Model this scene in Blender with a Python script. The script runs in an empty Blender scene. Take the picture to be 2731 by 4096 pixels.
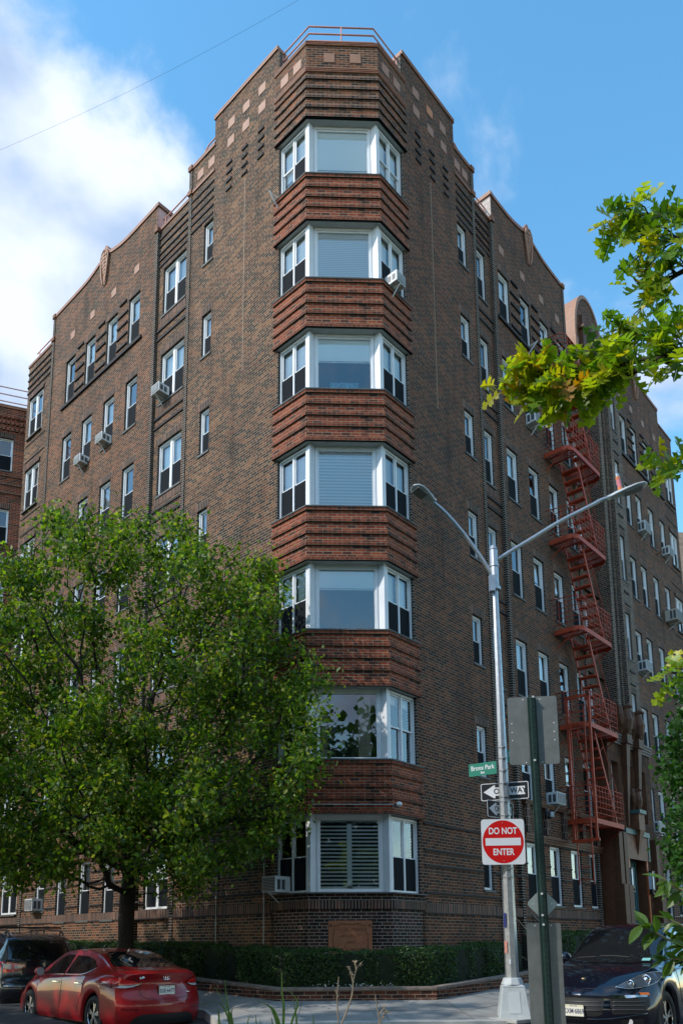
import bpy, bmesh, math, random
import numpy as np
from mathutils import Vector, Matrix
random.seed(7); np.random.seed(7)
R2 = math.sqrt(2); W = 1.739
SC = bpy.context.scene
def V3(x, y=None, z=None):
    return np.array(x, float) if y is None else np.array([x, y, z], float)
# ---------------------------------------------------------------- camera
CX, CY, CZ, YAW, PIT, ROL, FPX, PCX, PCY = -1.0578, -15.9906, -0.696, 0.0358, 0.1678, -0.0055, 3117.64, 1305.26, 3247.5
SW, SH = 2731, 4096
_d = V3(math.sin(YAW)*math.cos(PIT), math.cos(YAW)*math.cos(PIT), math.sin(PIT))
_rt = V3(math.cos(YAW), -math.sin(YAW), 0); _up = np.cross(_rt, _d)
_r = math.cos(ROL)*_rt + math.sin(ROL)*_up; _u = -math.sin(ROL)*_rt + math.cos(ROL)*_up
CAMP = V3(CX, CY, CZ)
cd = bpy.data.cameras.new('camera'); cam = bpy.data.objects.new('camera', cd); SC.collection.objects.link(cam)
cam.matrix_world = Matrix(((_r[0], _u[0], -_d[0], CX), (_r[1], _u[1], -_d[1], CY), (_r[2], _u[2], -_d[2], CZ), (0, 0, 0, 1)))
cd.sensor_fit = 'HORIZONTAL'; cd.sensor_width = 36; cd.lens = FPX/SW*36
cd.shift_x = (SW/2-PCX)/SW; cd.shift_y = (PCY-SH/2)/SW
cd.clip_start = 0.05; cd.clip_end = 3000
SC.camera = cam
def ray(x, y): return _d + _r*(x-PCX)/FPX + _u*(PCY-y)/FPX      # direction of a photo pixel (used to place things at real distances)
def at(x, y, D): return CAMP + ray(x, y)*D
# ---------------------------------------------------------------- world, sun, exposure
SUN = V3(-0.86, -0.36, 0.80); SUN /= np.linalg.norm(SUN)
w = bpy.data.worlds.new('World'); SC.world = w; w.use_nodes = True
nt = w.node_tree; N = nt.nodes; LK = nt.links; N.clear()
out = N.new('ShaderNodeOutputWorld'); bg = N.new('ShaderNodeBackground'); sky = N.new('ShaderNodeTexSky')
sky.sky_type = 'NISHITA'; sky.sun_disc = False
sky.sun_elevation = math.asin(SUN[2]); sky.sun_rotation = math.atan2(SUN[0], SUN[1])
sky.air_density = 1.25; sky.dust_density = 0.3; sky.ozone_density = 1.6; sky.altitude = 50
bg.inputs['Strength'].default_value = 0.12
def math_n(nt, op, a, b=None, c=None, clamp=False):
    n = nt.nodes.new('ShaderNodeMath'); n.operation = op; n.use_clamp = clamp
    for i, v in enumerate((a, b, c)):
        if v is None: continue
        if isinstance(v, (int, float)): n.inputs[i].default_value = v
        else: nt.links.new(v, n.inputs[i])
    return n.outputs[0]
tc = N.new('ShaderNodeTexCoord')
def dirmask(px, py, r0, r1):
    v = ray(px, py); v = v/np.linalg.norm(v)
    dn = N.new('ShaderNodeVectorMath'); dn.operation = 'DOT_PRODUCT'; LK.new(tc.outputs['Generated'], dn.inputs[0]); dn.inputs[1].default_value = v
    mr = N.new('ShaderNodeMapRange'); mr.interpolation_type = 'SMOOTHSTEP'
    LK.new(dn.outputs['Value'], mr.inputs['Value']); mr.inputs['From Min'].default_value = math.cos(r1); mr.inputs['From Max'].default_value = math.cos(r0)
    return mr.outputs[0]
nz = N.new('ShaderNodeTexNoise'); nz.inputs['Scale'].default_value = 4.6; nz.inputs['Detail'].default_value = 9; nz.inputs['Roughness'].default_value = 0.56; nz.inputs['Distortion'].default_value = 0.25
mp = N.new('ShaderNodeMapping'); mp.inputs['Scale'].default_value = (1, 1, 1.5); mp.inputs['Location'].default_value = (3.1, 0.4, 1.2)
LK.new(tc.outputs['Generated'], mp.inputs[0]); LK.new(mp.outputs[0], nz.inputs[0])
cl = math_n(nt, 'SUBTRACT', math_n(nt, 'MULTIPLY', nz.outputs['Fac'], 1.15), 0.20)
for (px, py, r0, r1, wt) in [(-200, 1400, .10, .36, .30), (300, 800, .03, .20, .13), (60, 400, .02, .10, .05), (2350, 1050, .02, .14, .05), (2500, 1400, .02, .14, .15), (1300, 60, .0, .05, .05), (400, 1100, .05, .14, .08), (1800, 300, .05, .35, -.08)]:
    cl = math_n(nt, 'ADD', cl, math_n(nt, 'MULTIPLY', dirmask(px, py, r0, r1), wt))
dn = N.new('ShaderNodeVectorMath'); dn.operation = 'DOT_PRODUCT'; LK.new(tc.outputs['Generated'], dn.inputs[0]); dn.inputs[1].default_value = (.1, -.9, .42)   # unseen cloud added behind the viewer to whiten the sky light
mb_ = N.new('ShaderNodeMapRange'); mb_.interpolation_type = 'SMOOTHSTEP'; LK.new(dn.outputs['Value'], mb_.inputs['Value']); mb_.inputs['From Min'].default_value = .1; mb_.inputs['From Max'].default_value = .6; mb_.inputs['To Max'].default_value = .16
cl = math_n(nt, 'ADD', cl, mb_.outputs[0])
mr = N.new('ShaderNodeMapRange'); mr.interpolation_type = 'SMOOTHSTEP'; LK.new(cl, mr.inputs['Value'])
mr.inputs['From Min'].default_value = 0.44; mr.inputs['From Max'].default_value = 0.68
nz2 = N.new('ShaderNodeTexNoise'); nz2.inputs['Scale'].default_value = 7; nz2.inputs['Detail'].default_value = 5; LK.new(mp.outputs[0], nz2.inputs[0])
cr = N.new('ShaderNodeValToRGB'); cr.color_ramp.elements[0].position = .36; cr.color_ramp.elements[0].color = (2.7, 3.6, 5.1, 1); cr.color_ramp.elements[1].position = .62; cr.color_ramp.elements[1].color = (5.3, 5.8, 6.6, 1)
LK.new(nz2.outputs['Fac'], cr.inputs[0])
mx = N.new('ShaderNodeMix'); mx.data_type = 'RGBA'
hs = N.new('ShaderNodeHueSaturation'); hs.inputs['Saturation'].default_value = 1.25; hs.inputs['Value'].default_value = 1.75; hs.inputs['Hue'].default_value = .487; LK.new(sky.outputs[0], hs.inputs['Color'])
LK.new(mr.outputs[0], mx.inputs['Factor']); LK.new(hs.outputs[0], mx.inputs['A']); LK.new(cr.outputs[0], mx.inputs['B'])
LK.new(mx.outputs['Result'], bg.inputs['Color']); LK.new(bg.outputs[0], out.inputs[0])
sl = bpy.data.lights.new('sun', 'SUN'); so = bpy.data.objects.new('sun', sl); SC.collection.objects.link(so)
sl.energy = 2.35; sl.angle = math.radians(0.6); sl.color = (1.0, 0.93, 0.84)
so.rotation_euler = Vector(SUN).to_track_quat('Z', 'Y').to_euler()
SC.view_settings.view_transform = 'Standard'; SC.view_settings.look = 'None'; SC.view_settings.gamma = 1; SC.view_settings.use_curve_mapping = False
SC.view_settings.exposure = 0.62
SC.render.engine = 'CYCLES'
# ---------------------------------------------------------------- materials
MATS = {}
def new_mat(name):
    m = bpy.data.materials.new(name); m.use_nodes = True
    return m, m.node_tree, m.node_tree.nodes['Principled BSDF']
def mat(name, col, rough=.6, metal=0, spec=.5, noise=0, nscale=8, bump=0, coat=0, emis=0, coord='Object'):
    if name in MATS: return MATS[name]
    m, nt, b = new_mat(name)
    b.inputs['Base Color'].default_value = (*col, 1); b.inputs['Roughness'].default_value = rough; b.inputs['Metallic'].default_value = metal
    b.inputs['Specular IOR Level'].default_value = spec
    if coat: b.inputs['Coat Weight'].default_value = coat; b.inputs['Coat Roughness'].default_value = .04
    if emis: b.inputs['Emission Color'].default_value = (*col, 1); b.inputs['Emission Strength'].default_value = emis
    if noise or bump:
        t = nt.nodes.new('ShaderNodeTexCoord'); n = nt.nodes.new('ShaderNodeTexNoise'); n.inputs['Scale'].default_value = nscale; n.inputs['Detail'].default_value = 6; n.inputs['Roughness'].default_value = .65
        nt.links.new(t.outputs[coord], n.inputs[0])
        if noise:
            r = nt.nodes.new('ShaderNodeMapRange'); r.inputs['From Min'].default_value = .3; r.inputs['From Max'].default_value = .7
            r.inputs['To Min'].default_value = 1-noise; r.inputs['To Max'].default_value = 1+noise*.7
            nt.links.new(n.outputs['Fac'], r.inputs['Value'])
            mm = nt.nodes.new('ShaderNodeVectorMath'); mm.operation = 'SCALE'; mm.inputs[0].default_value = col; nt.links.new(r.outputs[0], mm.inputs['Scale'])
            nt.links.new(mm.outputs[0], b.inputs['Base Color'])
        if bump:
            bp = nt.nodes.new('ShaderNodeBump'); bp.inputs['Strength'].default_value = bump; bp.inputs['Distance'].default_value = .02
            nt.links.new(n.outputs['Fac'], bp.inputs['Height']); nt.links.new(bp.outputs[0], b.inputs['Normal'])
    MATS[name] = m; return m
def brick_mat(name, cols, mortar, bw=.213, rh=.0677, ms=.0060, shift=.17, stain=.28, hdr=True):
    if name in MATS: return MATS[name]
    m, nt, b = new_mat(name); nn = nt.nodes; L = nt.links
    uv = nn.new('ShaderNodeUVMap'); uv.uv_map = 'UV'
    sep = nn.new('ShaderNodeSeparateXYZ'); L.new(uv.outputs[0], sep.inputs[0])
    def brick(width):
        t = nn.new('ShaderNodeTexBrick'); t.offset = .5; t.offset_frequency = 2; t.squash = 1
        t.inputs['Color1'].default_value = (0, 0, 0, 1); t.inputs['Color2'].default_value = (1, 1, 1, 1); t.inputs['Mortar'].default_value = (.5, .5, .5, 1)
        t.inputs['Scale'].default_value = 1; t.inputs['Mortar Size'].default_value = ms; t.inputs['Mortar Smooth'].default_value = .15; t.inputs['Bias'].default_value = 0
        t.inputs['Brick Width'].default_value = width; t.inputs['Row Height'].default_value = rh
        L.new(uv.outputs[0], t.inputs['Vector']); return t
    t1 = brick(bw); fac = t1.outputs['Fac']; rnd = t1.outputs['Color']
    if hdr:                                              # every sixth course is laid as headers
        t2 = brick(bw/2)
        row = math_n(nt, 'FLOOR', math_n(nt, 'DIVIDE', sep.outputs['Y'], rh))
        ish = math_n(nt, 'LESS_THAN', math_n(nt, 'FLOORED_MODULO', row, 6.0), .5)
        f = nn.new('ShaderNodeMix'); f.data_type = 'FLOAT'; L.new(ish, f.inputs['Factor']); L.new(t1.outputs['Fac'], f.inputs['A']); L.new(t2.outputs['Fac'], f.inputs['B']); fac = f.outputs['Result']
        g = nn.new('ShaderNodeMix'); g.data_type = 'RGBA'; L.new(ish, g.inputs['Factor']); L.new(t1.outputs['Color'], g.inputs['A']); L.new(t2.outputs['Color'], g.inputs['B']); rnd = g.outputs['Result']
    ns = nn.new('ShaderNodeTexNoise'); ns.inputs['Scale'].default_value = .33; ns.inputs['Detail'].default_value = 3; ns.inputs['Roughness'].default_value = .6; L.new(uv.outputs[0], ns.inputs[0])
    v = math_n(nt, 'ADD', rnd, math_n(nt, 'MULTIPLY', math_n(nt, 'SUBTRACT', ns.outputs['Fac'], .5), shift*3), clamp=True)
    cr = nn.new('ShaderNodeValToRGB'); cr.color_ramp.interpolation = 'LINEAR'
    el = cr.color_ramp.elements; n = len(cols)
    for i, c in enumerate(cols):
        p = i/(n-1)
        e = el[i] if i < 2 else el.new(p)
        e.position = p; e.color = (*c, 1)
    L.new(v, cr.inputs[0])
    st = nn.new('ShaderNodeTexNoise'); st.inputs['Scale'].default_value = .8; st.inputs['Detail'].default_value = 7; st.inputs['Roughness'].default_value = .7; L.new(uv.outputs[0], st.inputs[0])
    sr = nn.new('ShaderNodeMapRange'); sr.inputs['From Min'].default_value = .3; sr.inputs['From Max'].default_value = .72; sr.inputs['To Min'].default_value = 1-stain; sr.inputs['To Max'].default_value = 1.15; L.new(st.outputs['Fac'], sr.inputs['Value'])
    mpn = nn.new('ShaderNodeMapping'); mpn.inputs['Scale'].default_value = (3.2, .28, 1); L.new(uv.outputs[0], mpn.inputs[0]); sk = nn.new('ShaderNodeTexNoise'); sk.inputs['Scale'].default_value = 1; sk.inputs['Detail'].default_value = 5; L.new(mpn.outputs[0], sk.inputs[0])
    skr = nn.new('ShaderNodeMapRange'); skr.inputs['From Min'].default_value = .52; skr.inputs['From Max'].default_value = .75; skr.inputs['To Min'].default_value = 1; skr.inputs['To Max'].default_value = .62; L.new(sk.outputs['Fac'], skr.inputs['Value'])
    srr = math_n(nt, 'MULTIPLY', sr.outputs[0], skr.outputs[0])
    mxx = nn.new('ShaderNodeMix'); mxx.data_type = 'RGBA'; L.new(fac, mxx.inputs['Factor']); L.new(cr.outputs[0], mxx.inputs['A']); mxx.inputs['B'].default_value = (*mortar, 1)
    sc = nn.new('ShaderNodeVectorMath'); sc.operation = 'SCALE'; L.new(mxx.outputs['Result'], sc.inputs[0]); L.new(srr, sc.inputs['Scale'])
    L.new(sc.outputs[0], b.inputs['Base Color']); b.inputs['Roughness'].default_value = .85; b.inputs['Specular IOR Level'].default_value = .25
    bp = nn.new('ShaderNodeBump'); bp.inputs['Strength'].default_value = .6; bp.inputs['Distance'].default_value = .006; bp.invert = True
    L.new(fac, bp.inputs['Height']); L.new(bp.outputs[0], b.inputs['Normal'])
    MATS[name] = m; return m
BR = [(.022, .018, .017), (.036, .026, .021), (.058, .034, .025), (.082, .037, .023), (.12, .05, .028), (.165, .07, .036), (.20, .10, .05)]
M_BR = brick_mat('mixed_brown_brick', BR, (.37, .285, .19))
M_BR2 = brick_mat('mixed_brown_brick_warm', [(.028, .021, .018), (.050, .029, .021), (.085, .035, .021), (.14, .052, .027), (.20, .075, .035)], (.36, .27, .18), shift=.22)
M_BS = brick_mat('mixed_brown_brick_shaded', [(.030, .019, .015), (.052, .025, .018), (.082, .029, .017), (.12, .040, .020), (.17, .058, .025)], (.31, .225, .15))  # same brick mix with the right facade's shade put into its colour
M_RED = brick_mat('red_brick', [(.04, .022, .018), (.15, .034, .017), (.21, .044, .020), (.235, .050, .022), (.29, .068, .026)], (.35, .26, .18), shift=.06, stain=.2, hdr=False)
M_REDD = brick_mat('dark_red_brick', [(.025, .017, .016), (.065, .023, .017), (.09, .029, .019), (.12, .037, .02), (.16, .048, .024)], (.34, .27, .2), shift=.1, stain=.25, hdr=False)
M_SOL = brick_mat('soldier_brick', [(.035, .024, .022), (.07, .036, .028), (.12, .055, .038), (.17, .075, .05)], (.40, .33, .26), bw=.0677, rh=.213, hdr=False)
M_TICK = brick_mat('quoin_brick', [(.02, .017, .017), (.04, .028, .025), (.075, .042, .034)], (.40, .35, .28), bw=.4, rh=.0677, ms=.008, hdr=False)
M_DARK = mat('dark_brick_and_lip_shade', (.022, .016, .016), .8, noise=.4, nscale=12, bump=.4)
M_WHITE = mat('white_window_paint', (.78, .79, .80), .45, noise=.06, nscale=3)
M_POST = mat('white_panel_paint', (.70, .72, .74), .5, noise=.08, nscale=2)
M_COP = mat('terracotta_coping', (.28, .115, .058), .55, noise=.25, nscale=6, bump=.2)
M_TILE = mat('terracotta_tile', (.34, .17, .10), .6, noise=.2, nscale=9, bump=.2)
M_TC = mat('terracotta_ochre', (.10, .036, .011), .65, noise=.35, nscale=5, bump=.3)
M_PINK = mat('pink_stucco', (.66, .40, .35), .8, noise=.15, nscale=5, bump=.3)
M_STONE = mat('dark_sill_stone', (.10, .10, .095), .7, noise=.3, nscale=6)
M_INT = mat('interior_painted_dark', (.03, .03, .032), .9)  # the dimness of unlit rooms is put into this near-black colour
M_SCR = mat('insect_screen', (.010, .013, .016), .8, spec=.1)
M_RAILP = mat('pink_rail_paint', (.52, .25, .2), .5)
M_FE = mat('fire_escape_red_paint', (.42, .048, .008), .6, noise=.3, nscale=7)
M_IRON = mat('black_iron', (.012, .012, .013), .45)
M_METAL = mat('galvanised_steel', (.42, .44, .46), .42, metal=.75, noise=.2, nscale=14)
M_GREY = mat('grey_paint', (.45, .49, .50), .5, noise=.12, nscale=6)
M_ACW = mat('air_conditioner_white', (.62, .64, .64), .5, noise=.1, nscale=8)
M_ACD = mat('air_conditioner_dark_grille', (.06, .07, .075), .5)
def glass_mat(name, tint, refl=.3):
    m, nt, b = new_mat(name); nn = nt.nodes; L = nt.links; nn.remove(b)
    o = nn['Material Output']; tr = nn.new('ShaderNodeBsdfTransparent'); tr.inputs[0].default_value = (*tint, 1)
    gl = nn.new('ShaderNodeBsdfGlossy'); gl.inputs['Roughness'].default_value = .015
    fr = nn.new('ShaderNodeFresnel'); fr.inputs[0].default_value = 1.5
    fa = math_n(nt, 'ADD', math_n(nt, 'MULTIPLY', fr.outputs[0], 1.5), refl, clamp=True)
    mi = nn.new('ShaderNodeMixShader'); L.new(fa, mi.inputs[0]); L.new(tr.outputs[0], mi.inputs[1]); L.new(gl.outputs[0], mi.inputs[2]); L.new(mi.outputs[0], o.inputs[0])
    MATS[name] = m; return m
M_GL = glass_mat('window_glass', (.98, 1, 1), .12)
def blind_mat(name, col, scale, amt):
    m, nt, b = new_mat(name); nn = nt.nodes; L = nt.links
    t = nn.new('ShaderNodeTexCoord'); s = nn.new('ShaderNodeSeparateXYZ'); L.new(t.outputs['Object'], s.inputs[0])
    v = math_n(nt, 'PINGPONG', math_n(nt, 'MULTIPLY', s.outputs['Z'], scale), 1.0)
    r = nn.new('ShaderNodeMapRange'); r.inputs['To Min'].default_value = 1-amt; L.new(v, r.inputs['Value'])
    k = nn.new('ShaderNodeVectorMath'); k.operation = 'SCALE'; k.inputs[0].default_value = col; L.new(r.outputs[0], k.inputs['Scale']); L.new(k.outputs[0], b.inputs['Base Color'])
    b.inputs['Roughness'].default_value = .7; MATS[name] = m; return m
M_SHADE = mat('roller_shade', (.92, .97, .95), .8)
M_CURT = mat('beige_curtain', (.45, .38, .30), .9, noise=.3, nscale=20)
M_BLIND = blind_mat('slatted_blind', (.85, .88, .88), 40, .35)
# ---------------------------------------------------------------- mesh helpers
COL = SC.collection
class MB:
    def __init__(s): s.v = []; s.f = []; s.m = []; s.uv = []
    def add(s, vs, fs, m=0, uvs=None):
        o = len(s.v); s.v += [tuple(map(float, p)) for p in vs]
        for i, f in enumerate(fs):
            s.f.append([o+j for j in f]); s.m.append(m); s.uv.append(uvs[i] if uvs else None)
        return s
    def quad(s, a, b, c, d, m=0, uv=None): return s.add([a, b, c, d], [[0, 1, 2, 3]], m, [uv] if uv else None)
    def hexa(s, p, m=0):     # 8 points: 4 bottom, 4 top, same order
        return s.add(p, [[3, 2, 1, 0], [4, 5, 6, 7], [0, 1, 5, 4], [1, 2, 6, 5], [2, 3, 7, 6], [3, 0, 4, 7]], m)
    def box(s, x0, x1, y0, y1, z0, z1, m=0):
        return s.hexa([(x0, y0, z0), (x1, y0, z0), (x1, y1, z0), (x0, y1, z0), (x0, y0, z1), (x1, y0, z1), (x1, y1, z1), (x0, y1, z1)], m)
    def fbox(s, F, u0, u1, o0, o1, z0, z1, m=0):
        P = lambda u, o, z: F(u, o, z)
        return s.hexa([P(u0, o0, z0), P(u1, o0, z0), P(u1, o1, z0), P(u0, o1, z0), P(u0, o0, z1), P(u1, o0, z1), P(u1, o1, z1), P(u0, o1, z1)], m)
    def tube(s, pts, r, n=8, m=0, caps=True):
        pts = [np.array(p, float) for p in pts]; k = len(pts)
        rs = r if isinstance(r, (list, tuple, np.ndarray)) else [r]*k
        o = len(s.v); ref = None
        for i, p in enumerate(pts):
            t = pts[min(i+1, k-1)]-pts[max(i-1, 0)]; t = t/(np.linalg.norm(t)+1e-12)
            if ref is None: ref = V3(0, 0, 1) if abs(t[2]) < .9 else V3(1, 0, 0)
            a = np.cross(t, ref); a /= np.linalg.norm(a)+1e-12; b = np.cross(a, t); ref = b
            for j in range(n):
                q = 2*math.pi*(j+.5)/n; s.v.append(tuple(p+rs[i]*(a*math.cos(q)+b*math.sin(q))))
        for i in range(k-1):
            for j in range(n):
                s.f.append([o+i*n+j, o+i*n+(j+1) % n, o+(i+1)*n+(j+1) % n, o+(i+1)*n+j]); s.m.append(m); s.uv.append(None)
        if caps:
            s.f.append([o+j for j in range(n)][::-1]); s.m.append(m); s.uv.append(None)
            s.f.append([o+(k-1)*n+j for j in range(n)]); s.m.append(m); s.uv.append(None)
        return s
    def lathe(s, prof, cx=0, cy=0, n=16, m=0):   # prof: (r, z)
        o = len(s.v)
        for (r, z) in prof:
            for j in range(n): q = 2*math.pi*j/n; s.v.append((cx+r*math.cos(q), cy+r*math.sin(q), z))
        for i in range(len(prof)-1):
            for j in range(n):
                s.f.append([o+i*n+j, o+i*n+(j+1) % n, o+(i+1)*n+(j+1) % n, o+(i+1)*n+j]); s.m.append(m); s.uv.append(None)
        return s
    def build(s, name, mats, parent=None, smooth=False, fix=False, bevel=0, T=None):
        me = bpy.data.meshes.new(name)
        vs = s.v if T is None else [tuple(Vector(T @ Vector(p))) for p in s.v]
        me.from_pydata(vs, [], s.f)
        if not isinstance(mats, (list, tuple)): mats = [mats]
        for x in mats: me.materials.append(x)
        me.polygons.foreach_set('material_index', s.m)
        if smooth: me.polygons.foreach_set('use_smooth', [True]*len(s.f))
        if fix:
            b = bmesh.new(); b.from_mesh(me); bmesh.ops.recalc_face_normals(b, faces=b.faces); b.to_mesh(me); b.free()
        uvl = me.uv_layers.new(name='UV')
        dat = np.zeros(len(me.loops)*2, dtype=np.float32)
        for pi, p in enumerate(me.polygons):
            u_ = s.uv[pi] if not fix else None
            n = p.normal
            if abs(n.z) > .9: t = (1, 0); flat = True
            else:
                l = math.hypot(n.x, n.y); t = (-n.y/l, n.x/l); flat = False
            for k, li in enumerate(p.loop_indices):
                if u_: dat[2*li], dat[2*li+1] = u_[k]; continue
                c = me.vertices[me.loops[li].vertex_index].co
                if flat: dat[2*li], dat[2*li+1] = c.x, c.y
                else: dat[2*li], dat[2*li+1] = c.x*t[0]+c.y*t[1], c.z
        uvl.data.foreach_set('uv', dat)
        me.update()
        o = bpy.data.objects.new(name, me); COL.objects.link(o)
        if parent is not None: o.parent = parent
        if bevel:
            md = o.modifiers.new('bevel', 'BEVEL'); md.width = bevel; md.segments = 2; md.limit_method = 'ANGLE'; md.angle_limit = math.radians(40)
        return o
def thing(name, label, cat, loc=(0, 0, 0), rotz=0, group=None):
    o = bpy.data.objects.new(name, None); COL.objects.link(o); o.location = loc; o.rotation_euler = (0, 0, rotz); o.empty_display_size = .2
    return tag(o, label, cat, group)
def tag(o, label=None, cat=None, group=None, kind=None):
    if label: o['label'] = label
    if cat: o['category'] = cat
    if group: o['group'] = group
    if kind: o['kind'] = kind
    return o
def copy_tree(o, parent=None):
    c = o.copy(); COL.objects.link(c)
    if parent is not None: c.parent = parent
    for ch in list(o.children): copy_tree(ch, c)
    return c
class Fr:
    """frame on a facade: u along the street, o outward, z up"""
    def __init__(s, P0, dd, n): s.P0 = V3(*P0); s.dd = V3(*dd); s.n = V3(*n)
    def __call__(s, u, o, z): return s.P0+s.dd*u+s.n*o+V3(0, 0, z)
FL = Fr((-W/2, 0, 0), (-1/R2, 1/R2, 0), (-1/R2, -1/R2, 0))
FRR = Fr((W/2, 0, 0), (1/R2, 1/R2, 0), (1/R2, -1/R2, 0))
FF = Fr((0, 0, 0), (1, 0, 0), (0, -1, 0))
def dist(x, y):
    return max(-y, float(FL.n[0]*(x+W/2)+FL.n[1]*y), float(FRR.n[0]*(x-W/2)+FRR.n[1]*y))
def zg(d, u=-1.0):
    return float(np.interp(d, [0, 1.45, 3.2, 3.36, 3.361, 6, 10], [-1.71, -1.725, -1.92, -1.93, -2.08, -2.23, -2.27]))+.052*min(max(u+.6, 0), 9)*float(np.interp(d, [0, 6, 12], [1, .8, 0]))
def text_obj(txt, size, mtl, name, parent, M, ext=.001, align='CENTER', sx=1.0, bold=0):
    c = bpy.data.curves.new(name, 'FONT'); c.body = txt; c.size = size; c.extrude = ext; c.align_x = align; c.align_y = 'CENTER'; c.offset = bold
    t = bpy.data.objects.new(name, c); COL.objects.link(t)
    dg = bpy.context.evaluated_depsgraph_get(); me = bpy.data.meshes.new_from_object(t.evaluated_get(dg)); bpy.data.objects.remove(t)
    me.name = name; me.materials.clear(); me.materials.append(mtl)
    me.transform(Matrix.Scale(sx, 4, (1, 0, 0)))
    o = bpy.data.objects.new(name, me); COL.objects.link(o); o.parent = parent; o.matrix_local = M
    return o
# ---------------------------------------------------------------- ground
M_SW = mat('sidewalk_concrete', (.27, .265, .25), .85, noise=.3, nscale=1.6, bump=.15)
M_AS = mat('asphalt', (.055, .055, .057), .9, noise=.3, nscale=3, bump=.3)
M_CURB = mat('kerb_concrete', (.42, .42, .40), .8, noise=.2, nscale=3)
M_EARTH = mat('soil', (.06, .045, .03), .95, noise=.4, nscale=6, bump=.5)
M_GRASSG = mat('park_ground', (.06, .075, .03), .95, noise=.4, nscale=2, bump=.5)
def ringpts(d):
    t = math.tan(math.radians(22.5)); us = [-d*t, .4, 2.5, 5, 8.4, 70]
    if d < 0: us[0] = -d*t if -d*t < .4 else .3
    dl = d if d <= 1.45 else (1.45+(d-1.45)*.45 if d < 3.4 else d-1.05)
    return [FL(u, dl, zg(d, u)) for u in us[:0:-1]]+[FL(us[0], d, zg(d, us[0]))]+[FRR(u, d, zg(d, u)) for u in us]
def ring(mb, d0, d1, m=0, dz0=0, dz1=0, abs1=None):
    a = ringpts(d0); b = ringpts(d1)
    for p in a: p[2] += dz0
    for i, p in enumerate(b): p[2] += dz1
    for i in range(len(a)-1): mb.quad(b[i], b[i+1], a[i+1], a[i], m)
mb = MB(); ring(mb, -.8, 1.45); ring(mb, 1.45, 2.4); ring(mb, 2.4, 3.2)
tag(mb.build('sidewalk', M_SW), kind='structure')
cm_ = MB(); rc = random.Random(4)                              # cracks and gum spots in the pavement
for k in range(9):
    x = rc.uniform(-1.5, 3.5); y = -rc.uniform(1.6, 2.9); a = rc.uniform(0, 6.28)
    for j in range(7):
        a += rc.uniform(-.5, .5); x2, y2 = x+.16*math.cos(a), y+.16*math.sin(a)
        if not 1.5 < dist(x2, y2) < 3.1: break
        z1, z2 = zg(dist(x, y))+.006, zg(dist(x2, y2))+.006; nx, ny = -math.sin(a)*.004, math.cos(a)*.004
        cm_.quad((x-nx, y-ny, z1), (x2-nx, y2-ny, z2), (x2+nx, y2+ny, z2), (x+nx, y+ny, z1)); x, y = x2, y2
for k in range(60):
    x = rc.uniform(-2, 5); y = rc.uniform(-3, .5); d_ = dist(x, y)
    if 1.5 < d_ < 3.1:
        r_ = rc.uniform(.01, .028); z1 = zg(d_)+.007; cm_.add([(x+r_*math.cos(q), y+r_*math.sin(q), z1) for q in np.linspace(0, 5.5, 8)], [list(range(8))])
tag(cm_.build('pavement_stains', mat('pavement_grime', (.10, .095, .09), .9)), kind='structure')
jm = MB()                                                       # sidewalk joints cut as thin dark grooves
Mj = mat('pavement_joint', (.13, .13, .125), .9)
for F in (FRR,):
    for k in range(-1, 22):
        u = k*1.45+.4
        for (a, b) in ((1.5, 2.4), (2.4, 3.18)):
            jm.quad(F(u, a, zg(a, u)+.005), F(u, b, zg(b, u)+.005), F(u+.014, b, zg(b, u)+.005), F(u+.014, a, zg(a, u)+.005))
for x in (-1.0, .35, 1.6):
    jm.quad((x, -1.5, zg(1.5)+.004), (x*1.1, -3.18, zg(3.18)+.004), (x*1.1+.014, -3.18, zg(3.18)+.004), (x+.014, -1.5, zg(1.5)+.004))
ja = ringpts(2.4); jb = ringpts(2.414)
for i in range(len(ja)-1): jm.quad(jb[i]+V3(0, 0, .004), jb[i+1]+V3(0, 0, .004), ja[i+1]+V3(0, 0, .004), ja[i]+V3(0, 0, .004))
tag(jm.build('sidewalk_joint', Mj), kind='structure')
mb = MB(); ring(mb, 3.2, 3.36, 0, .004, .004); ring(mb, 3.36, 3.365, 0, .004, -.03)
tag(mb.build('kerb', M_CURB), kind='structure')
mb = MB(); ring(mb, 3.361, 6); ring(mb, 6, 10); ring(mb, 10, 13.6)
tag(mb.build('street', M_AS), kind='structure')
mb = MB(); ring(mb, 13.6, 60, 0, .15, .12); ring(mb, 13.59, 13.6, 0, 0, .15)
tag(mb.build('park_ground', M_GRASSG), kind='structure')
mb = MB(); mb.quad((-1500, -1500, -2.6), (1500, -1500, -2.6), (1500, 1500, -2.6), (-1500, 1500, -2.6))
tag(mb.build('ground', M_GRASSG), kind='structure')
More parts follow.
